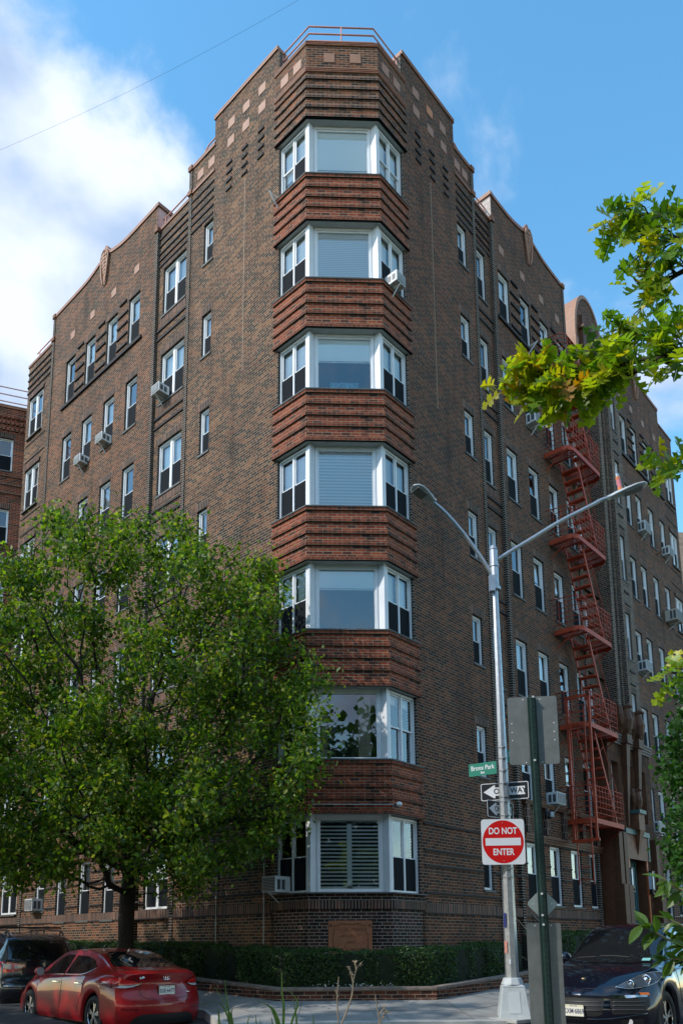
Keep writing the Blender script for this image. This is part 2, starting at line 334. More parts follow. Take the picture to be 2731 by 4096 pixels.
# ---------------------------------------------------------------- building
bld = thing('apartment_building', 'brown and red brick corner apartment block with chamfered corner bay of white windows', 'apartment building', (0, 0, 0))
bt = math.tan(math.radians(22.5)); BU = 1.10
def S_(i): return {1: .338, 2: 3.137, 3: 6.011, 4: 8.906, 5: 11.817, 6: 14.721, 7: 17.612}[i]
def B_(i): return {2: 1.964, 3: 4.734, 4: 7.611, 5: 10.509, 6: 13.415, 7: 16.312, 8: 19.21}[i]
def H_(i): return 19.10-2.895*(7-i) if i > 1 else 1.86
def bay_path(o): return [FL(BU, o, 0), FL(-o*bt, o, 0), FRR(-o*bt, o, 0), FRR(BU, o, 0)]
def sweep(mb, prof, m=0, us=1.0, caps=True):
    for (o0, z0), (o1, z1) in zip(prof[:-1], prof[1:]):
        a = bay_path(o0); b = bay_path(o1)
        for i in range(3):
            L = np.linalg.norm(a[i+1]-a[i]); Lb = np.linalg.norm(b[i+1]-b[i])
            u0, u1, v0, v1 = -L/2*us, L/2*us, z0+o0, z1+o1
            if abs(z1-z0) < .02: v0, v1 = z0+.02+abs(o0), z0+.02+abs(o1)
            P = [a[i]+V3(0, 0, z0), a[i+1]+V3(0, 0, z0), b[i+1]+V3(0, 0, z1), b[i]+V3(0, 0, z1)]
            mb.quad(*P, m, [(u0, v0), (u1, v0), (u1, v1), (u0, v1)])
        if caps:
            for e, F in ((0, FL), (3, FRR)):
                mb.quad(F(BU, o0, z0), F(BU, o1, z1), F(BU, -.01, z1), F(BU, -.01, z0), m, [(0, z0), (0, z1), (.1, z1), (.1, z0)])
RH = .0677
def spandrel(zt, zb, tiers, mats, name, o=.048, p=.036, top=True):
    mb = MB(); rows = sum(tiers)+ (1 if top else 0); rh = (zt-zb)/rows; z = zt
    k = RH/rh
    def seg(o0, z0, z1, m, us=1.0):
        a = bay_path(o0)
        for i in range(3):
            L = np.linalg.norm(a[i+1]-a[i])*us
            v0 = round((z0-zt)/rh)*RH; v1 = round((z1-zt)/rh)*RH
            mb.quad(a[i]+V3(0, 0, z1), a[i+1]+V3(0, 0, z1), a[i+1]+V3(0, 0, z0), a[i]+V3(0, 0, z0), m, [(-L/2, v1), (L/2, v1), (L/2, v0), (-L/2, v0)])
        for F in (FL, FRR): mb.quad(F(BU, o0, z0), F(BU, o0, z1), F(BU, -.01, z1), F(BU, -.01, z0), m, [(0, v0), (0, v1), (.1, v1), (.1, v0)])
    def lip(o0, o1, z, m): sweep(mb, [(o0, z), (o1, z)], m, caps=False)
    if top: seg(o+p, z, z-rh, 1, 2.0); lip(o+p, o, z-rh, 2); z -= rh
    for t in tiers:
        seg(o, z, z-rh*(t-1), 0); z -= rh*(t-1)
        lip(o, o+p, z, 1); seg(o+p, z, z-rh, 1, 2.0); z -= rh; lip(o+p, o, z, 2)  # dark undersides paint in the shadow line below each header course
    lip(o+p, -.30, z, 2)
    return mb.build(name, mats, bld)
M_HDR = brick_mat('red_header_brick', [(.045, .022, .017), (.13, .033, .017), (.19, .043, .02), (.25, .06, .026)], (.33, .25, .175), shift=.1, hdr=False)
M_CRN = brick_mat('crown_brick', [(.03, .02, .017), (.075, .032, .021), (.13, .05, .026), (.165, .062, .03), (.25, .075, .03)], (.33, .25, .17), shift=.12, hdr=False)
M_CRH = brick_mat('crown_header_brick', [(.03, .02, .02), (.06, .034, .028), (.12, .048, .032), (.2, .06, .036)], (.40, .34, .27), shift=.1, hdr=False)
M_BAS = brick_mat('dark_base_brick', [(.018, .013, .013), (.03, .018, .016), (.052, .024, .02), (.08, .033, .025)], (.34, .31, .26), shift=.15, hdr=True)
for i in range(2, 8):
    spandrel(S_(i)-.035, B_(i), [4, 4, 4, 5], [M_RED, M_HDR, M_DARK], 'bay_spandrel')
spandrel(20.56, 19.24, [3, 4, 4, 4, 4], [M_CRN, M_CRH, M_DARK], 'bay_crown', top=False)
mb = MB()
mb2 = MB(); sweep(mb2, [(.048, 20.70), (.048, 21.38)]); mb2.build('parapet', M_CRN, bld)
def moulding(name, prof, m=M_COP): mb = MB(); sweep(mb, prof); return mb.build(name, m, bld)
def triple(z0, h, o, q=.03):
    pr = [(o-.02, z0)]; k = 3
    for j in range(k):
        a = z0+h*j/k; b = z0+h*(j+1)/k; pr += [(o+q*.4, a+.004), (o+q, a+h/k*.3), (o+q, b-h/k*.3), (o+q*.4, b-.002)]
    return pr
moulding('cornice_moulding', triple(20.56, .14, .05)+[(.03, 20.70)])
moulding('coping', triple(21.36, .13, .05)+[(-.30, 21.50), (-.30, 21.2)])
# base under the lowest bay window
mb = MB(); sweep(mb, [(0.02, .30), (0.02, .17)], 0); sweep(mb, [(.02, .17), (.035, .17), (.035, .0), (.0, -.01)], 1); sweep(mb, [(0, -.01), (0, -2.0)], 0)
mb.build('bay_base', [M_BAS, M_SOL], bld)
for i in range(1, 8):                                         # stone sills
    mb = MB(); z = S_(i)
    sweep(mb, [(-.3, z), (.10, z-.004), (.10, z-.032), (.03, z-.036)]); mb.build('bay_sill', M_STONE, bld)
# bay windows ------------------------------------------------------
def frame_rect(mb, x0, x1, z0, z1, b, y0, y1, bt_=None, bb=None, m=0):
    bt_ = b if bt_ is None else bt_; bb = b if bb is None else bb
    mb.box(x0, x0+b, y0, y1, z0, z1, m); mb.box(x1-b, x1, y0, y1, z0, z1, m)
    mb.box(x0+b, x1-b, y0, y1, z1-bt_, z1, m); mb.box(x0+b, x1-b, y0, y1, z0, z0+bb, m)
def pane(mb, x0, x1, z0, z1, y, m=0): mb.quad((x0, y, z0), (x1, y, z0), (x1, y, z1), (x0, y, z1), m)
def WM(F, u, o, z, flip=False):
    """matrix of a window hung in frame F: local x right seen from outside, local y inward, z up"""
    Y = -F.n; X = np.cross(Y, V3(0, 0, 1)); P = F(u, o, z)
    return Matrix(((X[0], Y[0], 0, P[0]), (X[1], Y[1], 0, P[1]), (0, 0, 1, P[2]), (0, 0, 0, 1)))
def place(o, M): o.matrix_local = M; return o
def double_hung(wd, ht, units=1, blind=None, screen=(1,), name='window', mull=.09, meet=.5, brk=.045, trim=None):
    """frame mesh with origin at the bottom centre; children glass, insect_screen, blind"""
    fr = MB(); gl = MB(); sc = MB(); bl = MB()
    frame_rect(fr, -wd/2, wd/2, 0, ht, brk, 0, .10)
    uw = (wd-2*brk-(units-1)*mull)/units
    for k in range(units):
        x0 = -wd/2+brk+k*(uw+mull); x1 = x0+uw
        if k: fr.box(x0-mull, x0, .01, .10, brk, ht-brk)
        zm = brk+(ht-2*brk)*meet
        frame_rect(fr, x0+.002, x1-.002, zm-.02, ht-brk-.002, .032, .035, .06)
        frame_rect(fr, x0+.002, x1-.002, brk+.002, zm+.02, .032, .065, .09)
        pane(gl, x0+.03, x1-.03, zm, ht-brk-.03, .05); pane(gl, x0+.03, x1-.03, brk+.03, zm, .08)
        if k in screen or (units == 1 and screen): pane(sc, x0+.01, x1-.01, brk+.01, zm-.012, .03)
        if blind and k in blind[1]:
            zb = ht-brk-(ht-2*brk)*blind[2]; pane(bl, x0+.01, x1-.01, zb, ht-brk, .14)
            if blind[0] is M_SHADE: bl.box(x0+.01, x1-.01, .135, .15, zb-.025, zb)
    o = fr.build(name, M_WHITE, bld); gl.build('glass', M_GL, o)
    if trim is not None:
        t = MB(); t.box(-wd/2-.03, wd/2+.03, -trim-.03, .1-trim, -.058, -.003); t.build('sill', M_STONE, o)
        t = MB(); e = .08; t.quad((-wd/2-e, -trim-.006, ht+.01), (wd/2+e, -trim-.006, ht+.01), (wd/2+e, -trim-.006, ht+.21), (-wd/2-e, -trim-.006, ht+.21), 0, [(-wd/2-e, .004), (wd/2+e, .004), (wd/2+e, .209), (-wd/2-e, .209)]); t.build('brick_lintel', M_SOL, o)
    if sc.f: sc.build('insect_screen', M_SCR, o)
    if bl.f: bl.build('blind', blind[0], o)
    return o
# corner posts + centre picture windows
cw = .69; cy_ = .17
stain = mat('stained_glass_panel', (.10, .32, .42), .4, noise=.9, nscale=22)
for i in range(1, 8):
    z0, z1 = S_(i), B_(i+1)
    for sgn, F in ((-1, FL), (1, FRR)):
        E_ = F(0, -.07, 0); K = F(.085, -.07, 0); Ki = F(.085, -.30, 0); J = V3(sgn*cw, cy_, 0); Ji = V3(sgn*cw, .42, 0)
        P = [E_, K, Ki, Ji, J]
        mb = MB(); n = 5
        mb.add([p+V3(0, 0, z0) for p in P]+[p+V3(0, 0, z1+.0) for p in P], [[j, (j+1) % n, n+(j+1) % n, n+j] for j in range(n)])
        mb.build('corner_post', M_POST, bld)
    mb = MB(); ht = z1-z0-.004
    frame_rect(mb, -cw+.002, cw-.002, 0, ht, .035, -.02, .06, bt_=.06); frame_rect(mb, -cw+.037, cw-.037, .034, ht-.06, .045, .005, .05)
    o = mb.build('picture_window', M_WHITE, bld); place(o, WM(FF, 0, -cy_, z0+.003))
    g = MB(); pane(g, -cw+.08, cw-.08, .075, ht-.10, .03); g.build('glass', M_GL, o)
    b = MB(); x0, x1 = -cw+.083, cw-.083; zt = ht-.11
    if i == 7: pane(b, x0, x1, .40, zt, .042); b.box(x0, x1, .055, .07, .37, .40); b.build('roller_shade', M_SHADE, o)
    if i == 6: pane(b, x0, x1, .05, zt, .042); b.build('blind', M_BLIND, o)
    if i == 5: pane(b, x0, x1, .93, zt, .042); b.box(x0, x1, .055, .07, .90, .93); b.build('roller_shade', M_SHADE, o); q = MB(); q.box(-.33, .33, .08, .09, .08, .40); q.build('stained_glass_panel', stain, o)
    if i == 4: pane(b, x0, x1, .05, zt, .042); b.build('blind', blind_mat('white_blind_strong', (.95, .97, .97), 26, .45), o)
    if i == 3: pane(b, x0, x1, 1.06, zt, .042); b.box(x0, x1, .055, .07, 1.03, 1.06); b.build('roller_shade', M_SHADE, o)
    if i == 2:
        pane(b, x0+.83, x1-.12, .05, zt, .10); pane(b, x0, x0+.16, .05, zt, .10); b.build('curtain', M_CURT, o)
    if i == 1:
        b.box(-.05, .05, .05, .08, .07, ht-.11); b.box(x0, x1, .05, .08, .07, .13); b.box(x0, x1, .05, .08, ht-.17, ht-.11)
        for k in range(17):
            z = .17+k*(ht-.34)/16
            for (a, c) in ((x0, -.05), (.05, x1)): b.hexa([(a, .05, z), (c, .05, z), (c, .10, z+.012), (a, .10, z+.012), (a, .05, z+.030), (c, .05, z+.030), (c, .10, z+.042), (a, .10, z+.042)])
        b.build('plantation_shutter', mat('shutter_paint', (.78, .86, .88), .5), o)
    for sgn, F in ((-1, FL), (1, FRR)):
        kind = {7: (M_SHADE, (0, 1), .62), 6: (M_SHADE, (0, 1), .95), 5: (M_SHADE, (0, 1), .42), 4: (M_BLIND, (0, 1), 1.), 3: (M_SHADE, (0, 1), .45), 2: (M_SHADE, (0, 1), .12), 1: (M_BLIND, (0, 1), .0)}[i]
        if kind[2] == 0: kind = None
        wd = .90; scr = (0, 1) if i not in (7, 2) else (() if sgn > 0 else (1,))
        o = double_hung(wd, ht-.03, 2, kind, scr, 'side_window', mull=.04, meet=.5 if i > 1 else .47)
        place(o, WM(F, .085+wd/2, -.075, z0+.003))
    mb = MB(); sweep(mb, [(.02, z1-.002), (-.32, z1-.002), (-.32, z1-.06)], caps=False); mb.build('soffit', mat('soffit_paint', (.42, .43, .42), .7, noise=.15, nscale=4), bld)
# facade walls -----------------------------------------------------
def wall(mb, F, u0, u1, o, z0, z1, ops=(), dep=.14, m=0, mr=1, bev=None):
    us = sorted({u0, u1}|{min(max(q, u0), u1) for a in ops for q in a[:2]}); zs = sorted({z0, z1}|{min(max(q, z0), z1) for a in ops for q in a[2:4]})
    for a, b in zip(us[:-1], us[1:]):
        for c, d in zip(zs[:-1], zs[1:]):
            mu, mz = (a+b)/2, (c+d)/2
            if any(q[0] < mu < q[1] and q[2] < mz < q[3] for q in ops): continue
            mb.quad(F(a, o, c), F(b, o, c), F(b, o, d), F(a, o, d), m, [(a, c), (b, c), (b, d), (a, d)])
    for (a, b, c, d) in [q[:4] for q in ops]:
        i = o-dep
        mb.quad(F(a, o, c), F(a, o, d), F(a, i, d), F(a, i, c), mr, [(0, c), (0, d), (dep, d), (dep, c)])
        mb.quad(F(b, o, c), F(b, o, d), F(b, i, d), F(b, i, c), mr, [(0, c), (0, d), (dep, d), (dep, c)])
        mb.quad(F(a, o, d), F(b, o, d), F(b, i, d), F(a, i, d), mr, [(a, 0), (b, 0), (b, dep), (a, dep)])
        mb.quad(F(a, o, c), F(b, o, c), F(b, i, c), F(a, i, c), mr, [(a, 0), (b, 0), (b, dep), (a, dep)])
ZB = -2.0
def col_ops(a, b, sill, floors, extra=None):
    r = []
    for i in floors:
        h = H_(i); s = h-sill
        if extra and i in extra: s, h = extra[i]
        r.append((a, b, s, h, i))
    return r
WIN = []                                                      # (F, a, b, s, h, floor, off, kind)
def facade(F, zones, nm):
    for z in zones:
        u0, u1, o, zt, m, ops = z
        mb = MB(); wall(mb, F, u0, u1, o, ZB, zt, ops)
        # returns where neighbouring zones step
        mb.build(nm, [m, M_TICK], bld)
# left
C1L = {1: (.02, 1.66)}
oA = col_ops(3.61, 4.02, 1.30, range(2, 8)); oB = col_ops(4.90, 6.02, 1.60, range(2, 8), None)
oC = []
for a in (7.12, 8.38, 9.69, 10.97): oC += col_ops(a, a+.63, 1.66, range(2, 8))
oCg = [(7.28, 7.86, -.03, 1.58, 1), (8.51, 9.14, -.03, 1.66, 1), (9.83, 10.42, -.03, 1.68, 1), (11.1, 11.7, 0.3, 1.7, 1)]
oD = col_ops(13.32, 14.34, 1.60, range(2, 8))+[(13.0, 14.1, .27, 1.8, 1)]
oBg = [(4.95, 6.0, .18, 1.7, 1)]
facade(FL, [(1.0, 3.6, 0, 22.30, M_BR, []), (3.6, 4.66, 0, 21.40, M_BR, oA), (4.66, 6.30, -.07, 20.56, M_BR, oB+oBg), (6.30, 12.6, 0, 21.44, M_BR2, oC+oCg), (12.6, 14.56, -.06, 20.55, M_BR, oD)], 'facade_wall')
ra = col_ops(3.46, 3.93, 1.30, range(2, 8))+[(3.53, 3.98, .55, 1.86, 1)]
rb = col_ops(4.38, 4.99, 1.62, range(2, 8))
rc = []
for a in (5.62, 6.89, 8.16, 9.33): rc += col_ops(a, a+.64, 1.62, range(2, 8))+[(a+.05, a+.72 if a < 9 else a+.68, .28, 1.90, 1)]
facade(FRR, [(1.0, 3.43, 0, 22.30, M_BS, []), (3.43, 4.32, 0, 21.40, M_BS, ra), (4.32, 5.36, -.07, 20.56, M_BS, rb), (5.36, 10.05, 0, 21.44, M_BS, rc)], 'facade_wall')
def addwins(F, ops, off, nm, units=1):
    for (a, b, s, h, i) in ops: WIN.append((F, a, b, s, h, i, off, nm, units))
addwins(FL, oA, -.065, 'narrow_window'); addwins(FL, oB+oBg, -.135, 'paired_window', 2); addwins(FL, oC+oCg, -.065, 'window'); addwins(FL, oD, -.08, 'paired_window', 2)
addwins(FRR, ra, -.065, 'narrow_window'); addwins(FRR, rb, -.12, 'window'); addwins(FRR, rc, -.065, 'window')
# entrance section of the right facade
oE = col_ops(10.55, 11.05, 1.62, range(3, 8))
facade(FRR, [(10.05, 11.88, -.25, 20.2, M_BS, oE)], 'facade_wall'); addwins(FRR, oE, -.31, 'window')
mb = MB()
wall(mb, FRR, 11.88, 12.10, .20, 5, 21.2); wall(mb, FRR, 12.10, 12.50, .05, 5, 21.2); wall(mb, FRR, 12.5, 12.62, .12, 5, 21.2)
for (u, a, b) in ((11.88, -.25, .20), (12.10, .05, .20), (12.5, .05, .12), (12.62, .12, .27)):
    mb.quad(FRR(u, a, 5), FRR(u, b, 5), FRR(u, b, 20.4), FRR(u, a, 20.4), 0, [(0, 5), (b-a, 5), (b-a, 20.4), (0, 20.4)])
oG = [(12.86, 13.26, H_(i)-1.6, H_(i)+.1, i) for i in range(3, 8)]
wall(mb, FRR, 12.62, 13.62, .27, 5, 20.4, oG); mb.quad(FRR(13.62, 0, 5), FRR(13.62, .27, 5), FRR(13.62, .27, 20.4), FRR(13.62, 0, 20.4))
mb.build('entrance_pier', [brick_mat('pier_brick', [(.03, .026, .026), (.06, .042, .036), (.1, .06, .044), (.16, .085, .06)], (.5, .43, .33), shift=.1), M_TICK], bld)
addwins(FRR, oG, .20, 'window')
rw = []
for a in (14.38, 15.40, 16.62, 17.85): rw += col_ops(a, a+.62, 1.62, range(2, 8))+[(a, a+.66, .2, 1.85, 1)]
rD = col_ops(19.15, 20.0, 1.5, range(2, 8))
facade(FRR, [(13.62, 18.66, 0, 21.44, M_BS, rw), (18.66, 20.25, -.05, 20.9, M_BS, rD)], 'facade_wall'); addwins(FRR, rw, -.065, 'window'); addwins(FRR, rD, -.08, 'paired_window', 2)
protos = {}
rng = random.Random(3)
for (F, a, b, s, h, i, off, nm, units) in WIN:
    k = rng.choice([0, 1, 2, 2, 3, 3])
    bl = [None, (M_SHADE, (0, 1), .35), (M_BLIND, (0, 1), .55), (M_SHADE, (0, 1), .8)][k]
    key = (round(b-a, 2), round(h-s, 2), units, k, nm)
    if key in protos: o = copy_tree(protos[key])
    else: o = double_hung(b-a-.006, h-s-.006, units, bl, (0, 1) if rng.random() < .85 or 1 else (), nm, brk=.055, mull=.10, trim=.065); protos[key] = o
    place(o, WM(F, (a+b)/2, off, s+.003))
c = MB()                                                       # brick jambs where the facade wall meets the bay windows
for F in (FL, FRR): c.fbox(F, .99, 1.12, -.30, -.003, ZB, 22.2)
c.build('brick_jamb', M_TICK, bld, fix=True)
# soldier heads, sills, ribs ----------------------------------------
mb = MB(); rb_ = MB(); sl_ = MB()
def soldier(F, a, b, z, off): mb.quad(F(a, off+.006, z), F(b, off+.006, z), F(b, off+.006, z+.2), F(a, off+.006, z+.2), 0, [(a, 0.004), (b, .004), (b, .209), (a, .209)])
RIBS = {}
def rib(F, a, b, z, off, p=.035, h=.06, m_=None, key=None):
    RIBS.setdefault(key or (id(F), round(a, 1), round(b, 1), int(z/1.6)), MB()).fbox(F, a, b, off-.01, off+p, z-h/2, z+h/2)
for (F, a, b, s, h, i, off, nm, units) in WIN:
    wo = {-.065: 0, -.135: -.07, -.12: -.07, -.08: -.05, .20: .27, -.31: -.25}[off]
    if off == -.08 and F is FL: wo = -.06
    if nm == 'paired_window' and F is FL and off == -.135 and i > 1:
        soldier(F, a-.1, b+.1, s-.27, wo); rib(F, 4.70, 6.26, s-.42, wo); rib(F, 4.70, 6.26, s-.72, wo)
    if F is FRR and off == -.12 and i > 1:
        soldier(F, a-.02, b+.15, s-.27, wo); rib(F, 4.36, 5.32, s-.42, wo); rib(F, 4.36, 5.32, s-.72, wo)
    if off in (.20,) and i < 7 : rib(F, a, b, h+.30, wo, .03, .05); rib(F, a, b, h+.75, wo, .03, .05)
    if off == -.08 and i > 1: rib(F, a-.3, b+.1, s-.25, wo, .02, .04); rib(F, a-.3, b+.1, s-.9, wo, .02, .04)
for F, us in ((FL, (7.75, 9.01, 10.32)), (FRR, (6.26, 7.53, 8.80)), (FRR, (15.02, 16.24, 17.24))):
    wds = .63 if F is FL else .63
    for q, a in enumerate(us):
        for z in (17.62, 18.0, 18.38, 18.76): rib(F, a+.02, a+wds-.04, z, 0, .045, .065)
        rib(F, a+.1, a+wds-.15, 19.18, 0, .05, .06)
rib(FL, 6.95, 11.75, 17.36, 0, .06, .10); rib(FRR, 5.5, 10.0, 17.40, 0, .06, .10); rib(FRR, 14.2, 18.6, 17.35, 0, .06, .10)
# banded brick tops of the recessed strips
for F, zs_ in ((FL, [(3.6, 4.64)]), (FRR, [(3.43, 4.30)])):
    for a, b in zs_:
        for z in (20.28, 20.02, 19.76, 19.5, 19.24): rib(F, a+.01, b-.01, z, 0, .03, .055)
for F, a, b, base in ((FL, 4.72, 6.24, 20.4), (FRR, 4.36, 5.30, 20.4)):
    for k, z in enumerate((20.25, 20.0, 19.74, 19.5, 19.28)):
        if F is FL: rib(F, a, b, z, -.07, .035, .06)
        else:
            for q in range(9): rib(F, a+q*.105, a+q*.105+.06, z, -.07, .04, .06, key=('dn', 1))
for q in range(18):                                            # dentils on the far left and far right bays
    for z in (20.25, 19.98, 19.7, 19.44): rib(FL, 12.66+q*.107, 12.66+q*.107+.055, z, -.06, .045, .065, key=('dn', 2))
# ladder pattern of dark slots on the tower, both sides
for F in (FL, FRR):
    for u, z0 in ((1.67, 20.32), (2.31, 20.30), (2.95, 20.32)):
        slot = MB()
        for k in range(4): slot.fbox(F, u-.11, u+.11, -.03, .035, z0-k*.272-.035, z0-k*.272+.035)
        slot.build('brick_ladder_pattern', M_DARK, bld, fix=True)
# corbel ribs round the ground storey
for z in (1.90, 1.32, .98, .38):
    for F, u1 in ((FL, 14.5), (FRR, 10.0)):
        ops = [q for q in (oCg+oBg+oD[-1:] if F is FL else [x for x in rc+ra if x[4] == 1])]
        u = 1.12
        edges = sorted([(q[0]-.02, q[1]+.02) for q in ops if q[2] < z < q[3]+.05])
        for e in edges+[(u1, u1)]:
            if e[0] > u: rib(F, u, e[0], z, 0, .03, .045)
            u = max(u, e[1])
for F, u1 in ((FL, 14.5), (FRR, 10.0)):
    mb.quad(F(1.1, .012, -.05), F(u1, .012, -.05), F(u1, .012, .16), F(1.1, .012, .16), 0, [(1.1, .004), (u1, .004), (u1, .209), (1.1, .209)])
    rib(F, 1.1, u1, -.06, 0, .02, .03)
mb.build('soldier_course', M_SOL, bld); [q.build('brick_rib', M_DARK, bld, fix=True) for q in RIBS.values()]
# vertical quoin strips between zones, expansion joints
qs = MB()
for F, lst in ((FL, ((4.60, 4.72, 21.35), (6.24, 6.36, 20.6), (12.54, 12.66, 21.4))), (FRR, ((4.26, 4.38, 21.35), (5.30, 5.42, 20.6), (9.94, 10.06, 21.4)))):
    for a, b, zt in lst:
        qs.add([F(a, -.08, ZB), F(a, .03, ZB), F(b, .03, ZB), F(b, -.3, ZB), F(a, -.08, zt), F(a, .03, zt), F(b, .03, zt), F(b, -.3, zt)], [[0, 1, 5, 4], [1, 2, 6, 5], [2, 3, 7, 6]], 0, [[(0, ZB), (.1, ZB), (.1, zt), (0, zt)]]*3)
qs.build('quoin_strip', M_TICK, bld)
ej = MB()
ej.fbox(FL, 2.28, 2.30, -.01, .006, 13.6, 19.35); ej.fbox(FRR, 2.20, 2.22, -.01, .006, 12.6, 19.3)
ej.build('expansion_joint', mat('joint_sealant', (.30, .22, .15), .8), bld)
# terracotta tiles
def tile(F, u, z, off=0, s=.135): tl = MB(); tl.fbox(F, u-s, u+s, off-.02, off+.012, z-s, z+s); tl.build('terracotta_tile', M_TILE if (F is not FRR or abs(u-2.27)+abs(z-21.59) > .05) else mat('orange_tile', (.50, .17, .04), .5), bld, fix=True)
for u, z in ((-.315, 21.01), (.335, 21.01)): tile(FF, u, z, .048)
for F in (FL, FRR):
    tile(F, .28, 20.98, .048); tile(F, .74, 20.98, .048)
    for u, z in ((1.64, 21.6), (2.27, 21.59), (1.64, 21.01), (2.88, 21.6), (2.28, 20.99), (2.9, 21.01)): tile(F, u, z)
    tile(F, 3.73 if F is FL else 3.56, 20.98); tile(F, 4.22 if F is FL else 3.95, 20.98)
for u in (7.36, 8.66, 9.95, 11.23): tile(FL, u, 19.97)
for u in (5.86, 7.13, 8.35, 9.45, 14.55, 15.6, 16.8, 18.0): tile(FRR, u, 19.88)
# parapet copings
def coping(F, u0, u1, z, off=0, h=.12, th=.34, ends=True, extra=.03):
    c = MB()
    for j in range(3):
        zz = z+h*j/3; c.fbox(F, u0-extra, u1+extra, off-th, off+.035-(.006 if j == 1 else 0), zz+.003, zz+h/3)
    return c.build('coping', M_COP, bld, fix=True)
for F, u1 in ((FL, 3.6), (FRR, 3.43)):
    coping(F, 1.06, u1, 22.28)
    c = MB(); c.fbox(F, 1.04, 1.08, -.36, -.004, 20.6, 22.28); c.build('parapet_end', M_PINK, bld, fix=True)
    c = MB(); c.fbox(F, 1.08, u1, -.36, -.30, 19.8, 22.28); c.fbox(F, u1-.04, u1-.002, -.36, -.004, 21.3, 22.28); c.build('parapet_back', M_BS, bld, fix=True)
coping(FL, 3.6, 4.66, 21.40); coping(FRR, 3.43, 4.32, 21.40)
coping(FL, 3.62, 4.66, 20.56, h=.10, th=.05); coping(FRR, 3.45, 4.32, 20.56, h=.10, th=.05)
coping(FL, 4.72, 6.24, 20.56, -.07, h=.09); coping(FRR, 4.38, 5.30, 20.56, -.07, h=.09)
coping(FL, 12.66, 14.56, 20.55, -.06, h=.10); coping(FRR, 18.66, 20.25, 20.88, -.05, h=.08)
def wavy(F, u0, u1, uc, z=21.44, amp=.50):
    us = np.linspace(u0, u1, 60); top = [z+amp*math.exp(-((u-uc)/.16)**2)*.7+amp*.45*math.exp(-((u-uc)/.75)**2) for u in us]
    c = MB(); g = MB()
    for k in range(59):
        a, b, ta, tb = us[k], us[k+1], top[k], top[k+1]
        c.hexa([F(a, -.34, ta), F(b, -.34, tb), F(b, .035, tb), F(a, .035, ta), F(a, -.34, ta+.12), F(b, -.34, tb+.12), F(b, .035, tb+.12), F(a, .035, ta+.12)])
        g.quad(F(a, 0, z-.001), F(b, 0, z-.001), F(b, 0, tb), F(a, 0, ta), 0, [(a, z), (b, z), (b, tb), (a, ta)])
        g.quad(F(a, -.3, z-1.2), F(b, -.3, z-1.2), F(b, -.3, tb), F(a, -.3, ta))
    c.build('coping', M_COP, bld, fix=True); g.build('parapet', M_BR2 if F is FL else M_BS, bld)
    c = MB()                                                   # scaled shield ornament
    for r in range(9):
        wv = .17*(1-(r/9.5)**2*.75); zc = z+.28-r*.12
        for q in range(3):
            uo = (q-1)*wv*.62+(.5*wv*.3 if r % 2 else 0)
            c.fbox(F, uc+uo-wv*.34, uc+uo+wv*.34, 0, .10-.012*r+.01*(q % 2), zc-.06, zc+.05)
    for sg in (-1, 1): c.tube([F(uc+sg*.06, .06, z-.80), F(uc+sg*.13, .07, z-.55), F(uc+sg*.19, .07, z-.1), F(uc+sg*.22, .07, z+.2), F(uc+sg*.16, .07, z+.36), F(uc, .08, z+.42)], [.02, .03, .035, .035, .04, .05], 7)
    c.hexa([F(uc-.07, -.02, z-.8), F(uc+.07, -.02, z-.8), F(uc+.07, .03, z-.8), F(uc-.07, .03, z-.8), F(uc-.20, -.02, z+.3), F(uc+.20, -.02, z+.3), F(uc+.20, .03, z+.3), F(uc-.20, .03, z+.3)])
    c.build('shield_ornament', M_TILE, bld, fix=True)
wavy(FL, 6.28, 12.6, 9.25); wavy(FRR, 5.36, 10.05, 7.6); wavy(FRR, 13.62, 18.66, 16.2)
for F, u, zt in ((FL, 6.30, 21.44), (FRR, 5.36, 21.44)):
    c = MB(); c.fbox(F, u-.0, u+.05, -.42, -.0, 20.4, zt+.0); c.build('parapet_end', M_PINK if F is FL else mat('whitewashed_brick', (.55, .47, .42), .85, noise=.35, nscale=14), bld, fix=True)
    c = MB()
    for j in range(3): c.fbox(F, u-.05, u+.12, -.5, .04, zt+.04*j, zt+.037+.04*j)
    c.build('coping', M_COP, bld, fix=True)
def balls(F, u, z, off=0):                                     # rounded terracotta stops at the steps of the parapet
    c = MB()
    for k in range(3): c.fbox(F, u-.09, u+.09, off-.05, off+.075, z+.055*k, z+.05+.055*k)
    c.build('coping_stop', M_COP, bld, fix=True, bevel=.015)
for F, pts in ((FL, ((4.66, 21.38), (4.66, 20.55), (6.30, 20.5), (12.6, 21.42), (12.6, 20.5))), (FRR, ((4.32, 21.38), (4.32, 20.55), (5.36, 20.5), (10.0, 21.42)))):
    for u, z in pts: balls(F, u, z)
# arched terracotta gable over the entrance
c = MB(); ca = MB(); n = 36; uc, ru, zb, hz = 12.22, 1.22, 20.2, 2.35
def ar(k, q=0): t = math.pi*k/n; return uc-(ru-q)*math.cos(t), zb+(hz-q)*math.sin(t)**.8
for k in range(n):
    (a, za), (b, z2) = ar(k), ar(k+1); (a2, zc), (b2, zd) = ar(k, .13), ar(k+1, .13)
    o0, o1 = -.75, -.05
    c.hexa([FRR(a2, o0, zc), FRR(b2, o0, zd), FRR(b2, o1, zd), FRR(a2, o1, zc), FRR(a, o0, za), FRR(b, o0, z2), FRR(b, o1, z2), FRR(a, o1, za)])
    ca.quad(FRR(a2, o1-.03, 19.6), FRR(b2, o1-.03, 19.6), FRR(b2, o1-.03, zd), FRR(a2, o1-.03, zc), 0, [(a2, 19.6), (b2, 19.6), (b2, zd), (a2, zc)])
    ca.quad(FRR(a2, o0+.03, 19.6), FRR(b2, o0+.03, 19.6), FRR(b2, o0+.03, zd), FRR(a2, o0+.03, zc))
